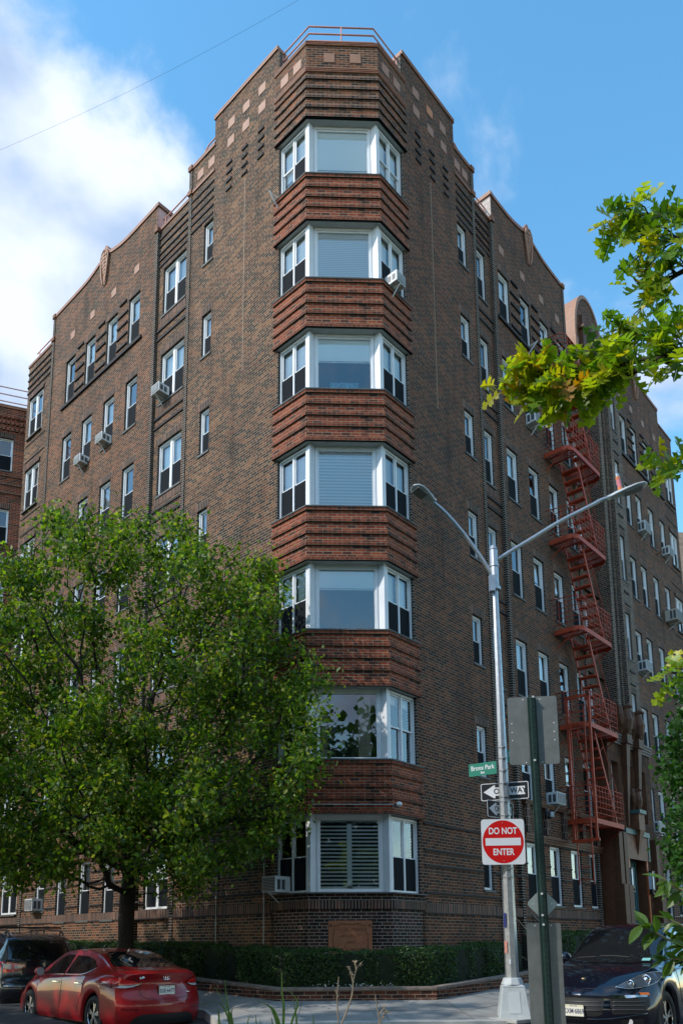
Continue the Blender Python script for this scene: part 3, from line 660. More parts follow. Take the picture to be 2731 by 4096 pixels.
for sg in (-1, 1): c.fbox(FRR, uc+sg*(ru-.07)-.1, uc+sg*(ru-.07)+.1, -.75, -.03, 19.2, 20.3)
c.build('arched_gable', M_TILE, bld, fix=True); ca.build('gable_field', M_BS, bld)
c = MB()
for u in (11.55, 12.45):
    c.fbox(FRR, u-.17, u+.17, -.08, .07, 18.9, 20.75); c.fbox(FRR, u-.24, u+.24, -.08, .14, 20.75, 20.84)
    c.hexa([FRR(u-.22, -.08, 20.84), FRR(u+.22, -.08, 20.84), FRR(u+.22, .12, 20.84), FRR(u-.22, .12, 20.84), FRR(u-.09, -.08, 21.05), FRR(u+.09, -.08, 21.05), FRR(u+.09, .05, 21.05), FRR(u-.09, .05, 21.05)])
    c.fbox(FRR, u-.08, u+.08, -.08, .04, 21.05, 21.4)
c.build('terracotta_finial', M_TC, bld, fix=True)
c = MB()                                                       # near-black sheets stand in for unlit rooms behind the bay
c.quad((-1.8, 1.3, ZB), (1.8, 1.3, ZB), (1.8, 1.3, 20), (-1.8, 1.3, 20))
for i in range(1, 8):
    for z in (S_(i)-.12, B_(i+1)+.05): c.add([FL(1.1, -.13, z), FL(0, -.13, z), FRR(0, -.13, z), FRR(1.1, -.13, z), (1.8, 1.3, z), (-1.8, 1.3, z)], [[0, 1, 2, 3, 4, 5]])
c.build('interior', M_INT, bld)
# interior backs and roof so nothing is seen through
c = MB()
for F, u1 in ((FL, 14.4), (FRR, 20.2)):
    c.quad(F(.2, -1.1, ZB), F(u1, -1.1, ZB), F(u1, -1.1, 20), F(.2, -1.1, 20))
    for i in range(1, 8): z = H_(i)+.35; c.quad(F(0.3, -.16, z), F(u1, -.16, z), F(u1, -1.1, z), F(.3, -1.1, z))
c.build('interior', M_INT, bld)
c = MB(); c.add([FL(14.56, -.1, 20.0), FL(0, -.15, 20.0), FRR(0, -.15, 20.0), FRR(20.2, -.1, 20.0), FRR(20.2, -14, 20.0), (0, 22, 20.0), FL(14.5, -12, 20.0)], [[0, 1, 2, 3, 4, 5, 6]])
c.quad(FL(14.56, -.06, ZB), FL(14.56, -12, ZB), FL(14.56, -12, 20.5), FL(14.56, -.06, 20.5), 1); c.quad(FRR(20.25, -.05, ZB), FRR(20.25, -14, ZB), FRR(20.25, -14, 20.5), FRR(20.25, -.05, 20.5), 1)
c.build('roof', [mat('roof_felt', (.12, .12, .12), .9), M_BR], bld)
# roof railings
def rail(name, lines, r=.02): 
    c = MB()
    for l in lines: c.tube(l, r, 6)
    return c.build(name, M_RAILP, bld, smooth=True)
def bp(o, z, e=1.10): return [FL(e, o, z), FL(-o*bt, o, z), FRR(-o*bt, o, z), FRR(e, o, z)]
rail('roof_railing', [bp(-.13, z) for z in (22.20, 21.98, 21.76)]+[[(0, .13, 21.4), (0, .13, 22.2)]]+[[F(1.0, -.13, 21.4), F(1.0, -.13, 22.2)] for F in (FL, FRR)])
for F, a, b, z in ((FL, 4.7, 6.3, 20.6), (FRR, 4.35, 5.4, 20.6)):
    rail('roof_railing', [[F(a, -.2, z+h), F(b, -.2, z+h)] for h in (.28, .52)]+[[F(b-.1, -.2, z), F(b-.1, -.2, z+.52)]])
for F, a, b, z in ((FL, 3.55, 4.4, 21.45), (FRR, 3.4, 4.1, 21.45)):
    for h, q in ((.62, .0), (.40, .14)):
        L = [F(a, -.2, z+h), F(b-.28-q, -.2, z+h), F(b-.10-q, -.2, z+h*.86), F(b-q, -.2, z+h*.55), F(b-q, -.2, z)]
        rail('roof_railing', [L])
rail('roof_railing', [[FL(12.6, -.2, 20.6+h), FL(14.3, -.2, 20.6+h)] for h in (.25, .52)]+[[FL(14.1, -.2, 20.5), FL(14.1, -.2, 21.12)]])
rail('roof_railing', [[FRR(18.7, -.2, 20.9+h), FRR(20.0, -.2, 20.9+h)] for h in (.2, .42)]+[[FRR(19.8, -.2, 20.9), FRR(19.8, -.2, 21.32)]])
# ---------------------------------------------------------------- entrance and stone courses
M_GRID = brick_mat('terracotta_relief_tiles', [(.055, .022, .010), (.10, .04, .016), (.14, .055, .022)], (.055, .028, .016), bw=.30, rh=.30, ms=.035, hdr=False, stain=.4)
M_TCR = mat('terracotta_red_brown', (.13, .045, .017), .6, noise=.35, nscale=6, bump=.3)
M_TEAL = mat('green_glazed_terracotta', (.05, .12, .11), .5, noise=.3, nscale=6)
EO = .40; E0, E1 = 10.22, 13.62
ops = [(10.45, 10.98, 3.1, 4.85), (11.6, 12.15, 3.1, 4.88), (12.62, 13.15, 3.1, 4.86), (11.30, 12.62, ZB, 1.85)]
mb = MB(); wall(mb, FRR, E0, E1, EO, ZB, 5.45, ops, .35, 0, 1)
mb.quad(FRR(E0, -.3, ZB), FRR(E0, EO, ZB), FRR(E0, EO, 5.45), FRR(E0, -.3, 5.45), 1); mb.quad(FRR(E1, -.0, ZB), FRR(E1, EO, ZB), FRR(E1, EO, 5.45), FRR(E1, 0, 5.45), 1)
mb.build('entrance_surround', [M_GRID, M_TCR], bld)
mb = MB()
for k in range(4): mb.fbox(FRR, E0-.05-.012*k, E1+.05+.012*k, -.2, EO+.04+.02*k, 5.45+.085*k, 5.45+.085*k+.075)
mb.build('entrance_cornice', mat('grey_terracotta', (.16, .12, .10), .7, noise=.3, nscale=5), bld, fix=True)
for u in (11.42, 12.36):                       # tapering pilasters
    mb = MB(); mb.hexa([FRR(u-.05, EO, 2.9), FRR(u+.05, EO, 2.9), FRR(u+.05, EO+.05, 2.9), FRR(u-.05, EO+.05, 2.9), FRR(u-.14, EO, 5.5), FRR(u+.14, EO, 5.5), FRR(u+.14, EO+.20, 5.5), FRR(u-.14, EO+.20, 5.5)])
    mb.fbox(FRR, u-.19, u+.19, EO-.2, EO+.26, 5.5, 5.80); mb.build('tapered_pilaster', M_TC, bld, fix=True)
for u in (10.36, 10.72, 13.3):                                 # stepped corner buttresses
    mb = MB()
    for (a, b, p, w_) in ((ZB, -.2, .34, .20), (-.2, 1.0, .26, .16), (1.0, 2.6, .18, .13)): mb.fbox(FRR, u-w_, u+w_, EO-.05, EO+p, a, b)
    mb.build('buttress', M_TC, bld, fix=True)
mb = MB(); mb.fbox(FRR, 11.02, 12.92, EO-.1, EO+.10, 2.62, 2.78); mb.fbox(FRR, 11.02, 11.14, EO-.1, EO+.07, 1.85, 2.62); mb.fbox(FRR, 12.80, 12.92, EO-.1, EO+.07, 1.85, 2.62); mb.fbox(FRR, 11.7, 12.24, EO-.1, EO+.30, 3.30, 3.42)
mb.build('green_lintel_trim', M_TEAL, bld, fix=True)
mb = MB(); mb.fbox(FRR, 11.14, 12.80, EO-.1, EO+.05, 1.85, 2.62); mb.fbox(FRR, 11.74, 12.2, EO-.1, EO+.24, 2.78, 3.30)
mb.hexa([FRR(11.95, EO, 2.0), FRR(11.99, EO, 2.0), FRR(11.99, EO+.06, 2.0), FRR(11.95, EO+.06, 2.0), FRR(11.8, EO, 2.78), FRR(12.14, EO, 2.78), FRR(12.14, EO+.24, 2.78), FRR(11.8, EO+.24, 2.78)])
mb.build('door_lintel', mat('terracotta_umber', (.17, .06, .025), .6, noise=.4, nscale=6, bump=.3), bld, fix=True)
mb = MB(); 
for k in range(9): mb.fbox(FRR, 11.34+k*.14, 11.34+k*.14+.07, EO-.33, EO-.27, ZB, 1.85)
mb.fbox(FRR, 11.3, 12.62, EO-.36, EO-.33, ZB, 1.85); mb.build('door', mat('teal_door_paint', (.045, .13, .14), .4), bld, fix=True)
mb = MB(); mb.fbox(FRR, 11.18, 11.28, EO, EO+.04, ZB, 1.84); mb.fbox(FRR, 12.64, 12.74, EO, EO+.04, ZB, 1.84); mb.build('door_frame', mat('orange_door_trim', (.40, .09, .02), .5, noise=.2), bld, fix=True)
for (a, b, c, d) in ops[:3]:
    o = double_hung(b-a-.01, d-c-.01, 1, (M_SHADE, (0, 1), .5), (0,), 'window', brk=.055); place(o, WM(FRR, (a+b)/2, EO-.2, c+.005))
# roosting eagles above the entrance
def eagle(u, z, s, o):
    c = MB()
    def q(du, do, dz): return FRR(u+du*s, o+do*s, z+dz*s)
    c.tube([q(0, .10, 0), q(0, .14, .18), q(0, .17, .45), q(0, .14, .70), q(0, .12, .82)], [.10*s, .17*s, .20*s, .15*s, .09*s], 10)
    c.tube([q(0, .12, .80), q(0, .16, .90), q(0, .24, .93), q(0, .33, .88), q(0, .36, .82)], [.08*s, .10*s, .075*s, .035*s, .01*s], 8)
    for sg in (-1, 1):
        c.tube([q(sg*.10, .02, .08), q(sg*.20, .05, .35), q(sg*.24, .03, .65), q(sg*.20, .02, .88), q(sg*.08, .0, .98)], [.07*s, .11*s, .12*s, .10*s, .03*s], 8)
        c.tube([q(sg*.07, .20, .02), q(sg*.07, .22, .10), q(sg*.08, .2, .22)], [.055*s, .05*s, .07*s], 6)
    c.fbox(FRR, u-.25*s, u+.25*s, o-.06*s, o+.06*s, z-.02*s, z+.95*s)
    c.build('eagle_figure', M_TC, bld, smooth=False)
eagle(11.42, 5.80, 1.0, EO+.05); eagle(12.36, 5.80, 1.0, EO+.05); eagle(11.97, 3.42, .72, EO+.05)
# terracotta string courses
for F, a, b in ((FRR, 5.5, 10.2), (FL, 6.4, 12.55)):
    for z, hh, p in (((3.0, .10, .15), (2.12, .19, .11)) if F is FRR else ((2.02, .12, .12), (1.74, .12, .08))):
        c = MB(); 
        for k in range(3): c.fbox(F, a+.02*k, b, -.04, p-.03*k, z-hh*k/3-hh/3, z-hh*k/3)
        c.build('terracotta_course', M_TCR, bld, fix=True)
    if F is FRR:
        for u in (5.7, 6.75, 7.8, 8.95, 9.9): c = MB(); c.fbox(F, u-.09, u+.09, 0, .10, 2.15, 2.9); c.build('brick_console', M_SOL, bld, fix=True)
# plaque
c = MB(); c.fbox(FF, -.46, .43, -.05, .012, -1.0, -.24); pl = c.build('plaque', mat('plaque_terracotta', (.34, .13, .06), .7, noise=.25, nscale=20, bump=.5), bld, fix=True, bevel=.006)
M_PLT = mat('plaque_letter', (.20, .075, .035), .8)
MF = lambda u, o, z: Matrix(((1, 0, 0, u), (0, 0, -1, -o), (0, 1, 0, z), (0, 0, 0, 1)))
for t, z, s in (('H.I.FELDMAN', -.42, .095), ('ARCHITECT', -.55, .075), ('- 1937 -', -.68, .09), ('DR. H. BILLIG', -.83, .085)): text_obj(t, s, M_PLT, 'lettering', pl, MF(-.015, .014, z), .003)
c = MB(); c.tube([(-.36, -.02, -.80), (-.37, -.02, -.6), (-.36, -.02, -.5), (-.33, -.02, -.46), (-.33, -.02, -.34), (-.24, -.02, -.33), (-.20, -.02, -.29), (0, -.02, -.32), (.18, -.02, -.29), (.22, -.02, -.33), (.30, -.02, -.34), (.30, -.02, -.46), (.34, -.02, -.5), (.34, -.02, -.8)], .007, 6); c.build('scroll_border', M_PLT, pl)
for sx in (-.41, .38):
    c = MB()
    for k in range(5): q = 2*math.pi*k/5; c.tube([(sx, -.014, -.33), (sx+.035*math.cos(q), -.018, -.33+.035*math.sin(q))], [.012, .009], 6)
    c.build('flower_relief', M_PLT, pl)
# conduits
c = MB(); c.tube([(-.80, -.085, 2.15), (.93, -.085, 2.15)], .014, 8); tag(c.build('conduit', mat('bare_aluminium_pipe', (.75, .77, .8), .25, metal=.9)), 'bare metal conduit running across the red brick band above the lowest corner window', 'conduit')
cm = thing('security_camera', 'white bullet camera at the right end of the metal conduit', 'camera', (.93, -.085, 2.15))
c = MB(); c.tube([(0, 0, 0), (.05, -.03, -.005)], .02, 8); c.build('mount', M_IRON, cm)
c = MB(); c.tube([(.04, -.03, 0), (.055, -.035, 0), (.09, -.05, 0), (.13, -.06, 0), (.145, -.065, 0)], [.03, .045, .05, .045, .02], 12); c.build('housing', M_WHITE, cm, smooth=True)
for u, z0, z1 in ((1.30, -.95, 1.5), (2.91, -.85, 1.05)):
    c = MB(); c.tube([FL(u, .03, z0-.7), FL(u, .03, z1)], .012, 6)
    for z in np.arange(z0, z1, .6): c.fbox(FL, u-.025, u+.025, 0, .045, z, z+.02)
    tag(c.build('wall_pipe', M_METAL), 'thin grey pipe on the left brick wall %s' % ('beside the corner bay' if u < 2 else 'nearer the tree trunk'), 'pipe')
# ---------------------------------------------------------------- air conditioners
def ac_unit(F, u, z, lab, w_=.42, h_=.28, dp=.28, off=0, mtl=None, beige=False):
    P = F(u, off, z); t = thing('air_conditioner', lab, 'air conditioner', P, 0, 'window air conditioners on the facades')
    m = WM(F, 0, 0, 0); X = V3(*m.col[0][:3]); Y = V3(*m.col[1][:3])
    T = Matrix(((X[0], Y[0], 0, 0), (X[1], Y[1], 0, 0), (0, 0, 1, 0), (0, 0, 0, 1)))
    mt = mtl or M_ACW
    c = MB(); c.box(-w_/2, w_/2, -dp, .08, 0, h_); c.build('casing', mt, t, bevel=.012, T=T)
    c = MB(); n = 9
    c.box(-w_/2+.03, w_/2-.03, -dp-.008, -dp+.002, .03, h_-.03); c.build('rear_grille', M_ACD, t, T=T)
    c = MB()
    for k in range(n): z_ = .045+k*(h_-.09)/(n-1); c.box(-w_/2+.035, w_/2-.035, -dp-.014, -dp-.006, z_-.004, z_+.004)
    c.build('louvre', mt, t, T=T)
    for sx in (-1, 1):
        c = MB(); x = sx*(w_/2+.004)
        for q in range(2): c.box(min(x, x-sx*.006), max(x, x-sx*.006), -dp+.05+q*.13, -dp+.14+q*.13, .06, h_-.07)
        c.build('side_vent', M_ACD, t, T=T)
    c = MB(); c.box(-.03, -.01, -dp+.02, .05, -.03, -.002); c.tube([(-.02, -dp+.06, -.02), (-.02, .0, -.24)], .014, 6); c.build('support_bracket', M_WHITE, t, T=T)
    return t
ac_unit(FL, 5.74, 14.66, 'white air conditioner in the left half of the double window of the left recessed strip', .38)
ac_unit(FL, 8.72, 14.58, 'white air conditioner with grey side panel on the left facade, right one of two neighbours', .38)
ac_unit(FL, 10.0, 14.44, 'white air conditioner with yellow sticker on the left facade, left one of two neighbours', .38)
ac_unit(FL, 11.52, .32, 'grey air conditioner in a ground floor window above the parked cars', .48, .36)
ac_unit(FL, .82, S_(1)+.02, 'white air conditioner standing out of the lowest corner window behind the tree', .42, .34, .36, off=-.02)
ac_unit(FRR, .40, S_(6)+.03, 'white air conditioner on the corner bay under a fully shaded picture window', .34, .28, .28, off=.02)
ac_unit(FRR, 7.2, 14.66, 'dusty air conditioner on the shaded facade right of the yellow oak leaves', .5, .35)
ac_unit(FRR, 7.25, 3.05, 'white air conditioner above the brown stone ledge between the two posts', .5, .34)
ac_unit(FRR, 15.7, 14.62, 'pale air conditioner high on the far facade below the street light head', .56, .4)
ac_unit(FRR, 18.15, 14.6, 'small white air conditioner next to the far corner of the facade', .5, .36)
ac_unit(FRR, 17.95, 11.70, 'large beige air conditioner on the far facade, biggest of them all', .64, .46, .45, mtl=mat('beige_casing', (.42, .38, .32), .6))
ac_unit(FRR, 14.75, 8.85, 'white air conditioner with dark grille on the far facade, third row from below', .56, .38)
ac_unit(FRR, 18.15, 8.75, 'air conditioner half hidden by the tree leaves on the far facade', .46, .34)
ac_unit(FRR, 14.70, 3.0, 'grey air conditioner low on the wall right of the terracotta entrance', .5, .4)
for F, u, z, l in ((FL, .98, 17.62, 'empty white bracket at the top corner window'), (FRR, 7.25, 17.45, 'empty white bracket on the ledge left of the top fire escape landing'), (FRR, 17.0, 14.3, 'rusty empty bracket below a far facade window')):
    c = MB(); c.tube([F(u, -.05, z), F(u, .34, z+.03)], .014, 6); c.tube([F(u, .32, z+.02), F(u, .02, z-.24)], .016, 6); c.tube([F(u+.12, -.05, z), F(u, .34, z+.03)], .012, 6)
    tag(c.build('window_bracket', M_WHITE if 'white' in l else mat('rusty_steel', (.25, .15, .09), .7)), l, 'bracket')
fl_ = thing('floodlight', 'dark floodlight with grey lens on the wall above the ground floor windows', 'floodlight', FRR(6.72, .12, 2.72))
c = MB(); c.box(-.10, .10, -.10, .10, -.10, .10); c.build('housing', M_IRON, fl_, bevel=.03); c = MB(); c.box(.02, .12, -.14, -.02, -.09, .06); c.build('lens', M_GREY, fl_, bevel=.02)
for u in (11.12, 12.80):
    P = FRR(u, EO+.03, 1.22); sc_ = thing('wall_lantern', 'tall white glass wall lantern on the %s side of the green door' % ('left' if u < 12 else 'right'), 'lantern', P)
    T = Matrix.Rotation(math.radians(45), 4, 'Z')
    c = MB(); c.box(-.09, .09, -.12, .0, -.30, .30); c.build('glass_shade', mat('lantern_glass', (.55, .68, .75), .3), sc_, T=T)
    c = MB()
    for z in (-.42, -.30, .28): c.box(-.11, .11, -.14, .0, z, z+.04)
    for x in (-.11, .09):
        c.box(x, x+.02, -.14, -.12, -.4, .3)
    c.box(-.08, .08, -.1, -.02, -.38, -.30); c.build('frame', M_IRON, sc_, T=T)
# ---------------------------------------------------------------- fire escape
fe = thing('fire_escape', 'rust red steel fire escape with curved landings on the shaded facade', 'fire escape', (0, 0, 0))
U0, U1, OO = 7.95, 10.28, .84
def landing(z, rails=6, last=False):
    L = MB()
    r = .30; path = [FRR(U0, .0, 0), FRR(U0, OO-r, 0)]+[FRR(U0+r-r*math.cos(a), OO-r+r*math.sin(a), 0) for a in np.linspace(.15, math.pi/2, 6)]+[FRR(U1-r, OO, 0)]+[FRR(U1-r+r*math.sin(a), OO-r+r*math.cos(a), 0) for a in np.linspace(.15, math.pi/2, 6)]+[FRR(U1, .0, 0)]
    rim = MB()
    for a, b in zip(path[:-1], path[1:]):
        n_ = np.cross(b-a, V3(0, 0, 1)); n_ /= np.linalg.norm(n_); 
        rim.hexa([a+V3(0, 0, z-.14), b+V3(0, 0, z-.14), b-n_*.02+V3(0, 0, z-.14), a-n_*.02+V3(0, 0, z-.14), a+V3(0, 0, z), b+V3(0, 0, z), b-n_*.02+V3(0, 0, z), a-n_*.02+V3(0, 0, z)])
    lan = rim.build('landing', M_FE, fe)
    g = MB(); k = 0
    for o_ in np.arange(.03, OO-.02, .062):                    # slatted floor, with the stair hole left open
        cut = math.sqrt(max(0, r*r-max(0, o_-(OO-r))**2)); a, b = U0+r-cut+.02, U1-r+cut-.02
        if .10 < o_ < .66: g.fbox(FRR, a, 8.55, o_, o_+.034, z-.03, z-.012); g.fbox(FRR, 9.5, b, o_, o_+.034, z-.03, z-.012)
        else: g.fbox(FRR, a, b, o_, o_+.034, z-.03, z-.012)
    for u in (8.2, 8.55, 9.5, 9.9): g.fbox(FRR, u, u+.03, .0, OO-.02, z-.075, z-.031)
    g.build('slatted_floor', M_FE, lan, fix=True)
    rl = MB()
    for h in (.16, .32, .48, .64, .80): 
        if last and h > .7: continue
        rl.tube([p+V3(0, 0, z+h) for p in path], .011, 5)
    rl.tube([FRR(U0-.12, .0, z+.93)]+[p+V3(0, 0, z+.93) for p in path[1:-1]]+[path[-1]+V3(0, 0, z+.93)], .016, 6)
    idx = list(range(len(path)))
    for u in np.arange(U0+.3, U1-.2, .2): rl.tube([FRR(u, OO, z), FRR(u, OO, z+.93)], .010, 5)
    for o_ in (.18, .42): rl.tube([FRR(U0, o_, z), FRR(U0, o_, z+.93)], .010, 5); rl.tube([FRR(U1, o_, z), FRR(U1, o_, z+.93)], .010, 5)
    rl.build('railing', M_FE, lan, smooth=True)
    br = MB()
    for u in (U0+.05, U1-.05): br.tube([FRR(u, OO-.1, z-.1), FRR(u, .0, z-.55)], .016, 5)
    br.build('bracket', M_FE, lan)
    return lan
def stair(z0, z1, ua=8.72, ub=9.95, last=False):
    sL, sR = .14, .66; st = thing_part('stair')
    for o_ in (sL, sR):
        c = MB(); c.hexa([FRR(ub-.045, o_, z1), FRR(ub+.045, o_, z1), FRR(ub+.045, o_+.025, z1), FRR(ub-.045, o_+.025, z1), FRR(ua-.045, o_, z0), FRR(ua+.045, o_, z0), FRR(ua+.045, o_+.025, z0), FRR(ua-.045, o_+.025, z0)]); c.build('stringer', M_FE, st, fix=True)
        c = MB(); c.tube([FRR(ua+.05, o_+.012, z0+.05), FRR(ua+.32, o_+.012, z0+.02), FRR(ub+.28, o_+.012, z1+.75), FRR(ub+.05, o_+.012, z1+.62)], .012, 5)
        for q in (.25, .6, .9): c.tube([FRR(ua+(ub-ua)*q, o_+.012, z0+(z1-z0)*q), FRR(ua+(ub-ua)*q+.27, o_+.012, z0+(z1-z0)*q+.22)], .009, 5)
        c.build('handrail', M_FE, st)
    n = 10; c = MB()
    for k in range(1, n):
        q = k/n; u = ua+(ub-ua)*q; z = z0+(z1-z0)*q; c.fbox(FRR, u-.10, u+.10, sL+.025, sR, z-.045, z+.0)
    c.build('tread', M_FE, st, fix=True)
def thing_part(nm):
    c = MB(); c.fbox(FRR, 8.6, 8.75, .14, .68, -900, -899.9)
    o = bpy.data.objects.new(nm, None); COL.objects.link(o); o.parent = fe; return o
LZ = [2.72, 5.50, 8.39, 11.27, 14.16, 17.05]
for z in LZ: landing(z)
for a, b in zip(LZ[1:], LZ[:-1]): stair(a-.05, b+.02)
c = MB()                                                        # drop ladder cage on the street side
for u in (U0+.02, U0+.02):
    pass
for o_ in (.22, .88): c.fbox(FRR, 7.93, 7.99, o_, o_+.06, 2.05, 6.30)
c.fbox(FRR, 7.93, 7.99, .22, .94, 6.20, 6.28); c.fbox(FRR, 7.92, 8.0, .18, .98, 2.05, 2.13); c.build('ladder_guide', M_FE, fe, fix=True)
c = MB()
for o_ in (.34, .76): c.fbox(FRR, 7.88, 7.91, o_, o_+.03, .86, 5.9)
for z in np.arange(1.0, 5.9, .34): c.tube([FRR(7.895, .35, z), FRR(7.895, .78, z)], .012, 5)
c.build('drop_ladder', M_FE, fe)
# ---------------------------------------------------------------- planter wall, hedges, iron rail
def leaf_blob(name, P, N, size, mats, parent=None, ratio=.55, fold=.25, jit=.9, droop=0):
    """many small folded leaves at points P with outward directions N"""
    n = len(P); rs = np.random.RandomState(len(name)+n)
    a = rs.normal(size=(n, 3))*jit+N; a /= np.linalg.norm(a, axis=1)[:, None]            # leaf normal
    d = rs.normal(size=(n, 3)); d[:, 2] -= droop; d -= a*np.sum(d*a, 1)[:, None]; d /= np.linalg.norm(d, axis=1)[:, None]+1e-9
    s = np.cross(a, d); sz = size*(.6+.8*rs.rand(n))[:, None]
    tip = P+d*sz; base = P; mid = P+d*sz*.45
    l = mid+s*sz*ratio*.5+a*sz*fold*.5; r_ = mid-s*sz*ratio*.5+a*sz*fold*.5; l2 = P+d*sz*.8+s*sz*ratio*.26+a*sz*fold*.2; r2_ = P+d*sz*.8-s*sz*ratio*.26+a*sz*fold*.2
    V = np.stack([base, l, l2, tip, r2_, r_], 1).reshape(-1, 3)
    me = bpy.data.meshes.new(name); nv = len(V); me.vertices.add(nv); me.vertices.foreach_set('co', V.astype(np.float32).ravel())
    idx = (np.arange(n)[:, None]*6+np.array([0, 1, 2, 3, 0, 3, 4, 5])[None]).ravel()
    me.loops.add(len(idx)); me.loops.foreach_set('vertex_index', idx.astype(np.int32))
    me.polygons.add(2*n); me.polygons.foreach_set('loop_start', (np.arange(2*n)*4).astype(np.int32))
    try: me.polygons.foreach_set('loop_total', np.full(2*n, 4, np.int32))
    except Exception: pass
    mi = rs.randint(0, len(mats), n); me.polygons.foreach_set('material_index', np.repeat(mi, 2).astype(np.int32))
    for m in mats: me.materials.append(m)
    me.update(calc_edges=True); me.validate()
    o = bpy.data.objects.new(name, me); COL.objects.link(o)
    if parent is not None: o.parent = parent
    return o
def leaf_mat(name, col, tr=.35, rough=.45, var=.25):
    m, nt, b = new_mat(name); nn = nt.nodes; L = nt.links
    g = nn.new('ShaderNodeNewGeometry'); 
    r = nn.new('ShaderNodeMapRange'); r.inputs['To Min'].default_value = 1-var; r.inputs['To Max'].default_value = 1+var
    L.new(g.outputs['Random Per Island'], r.inputs['Value'])
    k = nn.new('ShaderNodeVectorMath'); k.operation = 'SCALE'; k.inputs[0].default_value = col; L.new(r.outputs[0], k.inputs['Scale']); L.new(k.outputs[0], b.inputs['Base Color'])
    b.inputs['Roughness'].default_value = rough
    t = nn.new('ShaderNodeBsdfTranslucent'); k2 = nn.new('ShaderNodeVectorMath'); k2.operation = 'MULTIPLY'; k2.inputs[1].default_value = (1.3, 1.35, .45); L.new(k.outputs[0], k2.inputs[0]); L.new(k2.outputs[0], t.inputs[0])
    mi = nn.new('ShaderNodeMixShader'); mi.inputs[0].default_value = tr; L.new(b.outputs[0], mi.inputs[1]); L.new(t.outputs[0], mi.inputs[2]); L.new(mi.outputs[0], nn['Material Output'].inputs[0])
    MATS[name] = m; return m
HL = [leaf_mat('hedge_leaf_a', (.035, .085, .014)), leaf_mat('hedge_leaf_b', (.055, .12, .02)), leaf_mat('hedge_leaf_c', (.022, .055, .012))]
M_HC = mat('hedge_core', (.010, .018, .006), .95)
def hedge(name, label, path, d0, d1, ztop, zbot, n):
    """path: list of (frame, u) stops at the outer side; box between offsets d0..d1"""
    t = thing(name, label, 'hedge', (0, 0, 0))
    core = MB(); P = []; Nn = []; rs = np.random.RandomState(n)
    segs = []
    for (pa, pb) in path: segs.append((pa, pb))
    tot = sum(np.linalg.norm(b(d1)-a(d1)) for a, b in segs)
    for a, b in segs:
        A0, A1, B0, B1 = a(d0), a(d1), b(d0), b(d1); za, zb_ = ztop(a), ztop(b)
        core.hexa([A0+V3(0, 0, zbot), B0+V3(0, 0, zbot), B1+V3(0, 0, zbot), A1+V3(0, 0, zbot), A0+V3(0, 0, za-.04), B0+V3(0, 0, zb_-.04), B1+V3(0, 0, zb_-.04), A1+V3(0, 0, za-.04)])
        k = int(n*np.linalg.norm(B1-A1)/tot); q = rs.rand(k)[:, None]; side = rs.rand(k) < .62; v = rs.rand(k)[:, None]
        outp = A1+(B1-A1)*q; inn = A0+(B0-A0)*q; zt = (za+(zb_-za)*q); nrm = (outp-inn); nrm /= np.linalg.norm(nrm, axis=1)[:, None]
        wob = .05*np.sin(q*np.linalg.norm(B1-A1)*3.1)+.035*np.sin(q*np.linalg.norm(B1-A1)*8.3+1)
        pf = outp+nrm*(wob+.06*(rs.rand(k, 1)-.3)); pf[:, 2:] = zbot+(zt-zbot)*v**.8
        pt = inn+(outp-inn)*v; pt[:, 2:] = zt+wob*.7+.07*(rs.rand(k, 1)-.4)
        p = np.where(side[:, None], pf, pt); nn_ = np.where(side[:, None], nrm+V3(0, 0, .3), V3(0, 0, 1)+nrm*.1)
        P.append(p); Nn.append(nn_)
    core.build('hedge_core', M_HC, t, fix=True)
    leaf_blob('foliage', np.concatenate(P), np.concatenate(Nn), .045, HL, t, jit=.8)
    return t
def at_l(u): return lambda d: FL(u, d, 0)
def at_r(u): return lambda d: FRR(u, d, 0)
def cl(d): return FL(-d*bt, d, 0)
def crn(d): return FRR(-d*bt, d, 0)
hedge('hedge', 'clipped dark green hedge wrapping the corner below the plaque', [(at_l(12.5), at_l(3.0)), (at_l(3.0), cl), (cl, crn), (crn, at_r(3.2))], .25, 1.08, lambda f: -.62 if f(1)[0] < -4 else (-.86 if abs(f(1)[0]) < 1.5 else -.72), -1.75, 52000)
hedge('hedge', 'clipped green hedge between the dark blue car and the brick wall', [(at_r(4.75), at_r(9.8))], .25, 1.08, lambda f: -.49, -1.7, 14000)
pw = thing('planter_wall', 'low brick planter edge with rounded stone cap along the sidewalk', 'planter wall', (0, 0, 0))
c = MB(); k_ = MB()
pts = [(FL, 12.5), (FL, 6), (FL, 2.5), (FL, None), (FRR, None), (FRR, 1.2), (FRR, 3.3)]
def pp(F, u, d, dz): u = -d*bt if u is None else u; return F(u, d, zg(1.45, u)+dz)
for a, b in zip(pts[:-1], pts[1:]):
    for (mbx, d0, d1, z0, z1) in ((c, 1.28, 1.44, -.1, .17), (k_, 1.255, 1.465, .171, .235)):
        mbx.hexa([pp(*a, d0, z0), pp(*b, d0, z0), pp(*b, d1, z0), pp(*a, d1, z0), pp(*a, d0, z1), pp(*b, d0, z1), pp(*b, d1, z1), pp(*a, d1, z1)])
c.build('wall', M_REDD, pw, fix=True); k_.build('cap', mat('cap_stone', (.22, .17, .14), .85, noise=.35, nscale=6, bump=.4), pw, fix=True, bevel=.015)
c = MB(); ring(c, 0.0, 1.3, 0, .10, .10); tag(c.build('planting_bed', M_EARTH), kind='structure')
rs = np.random.RandomState(5)
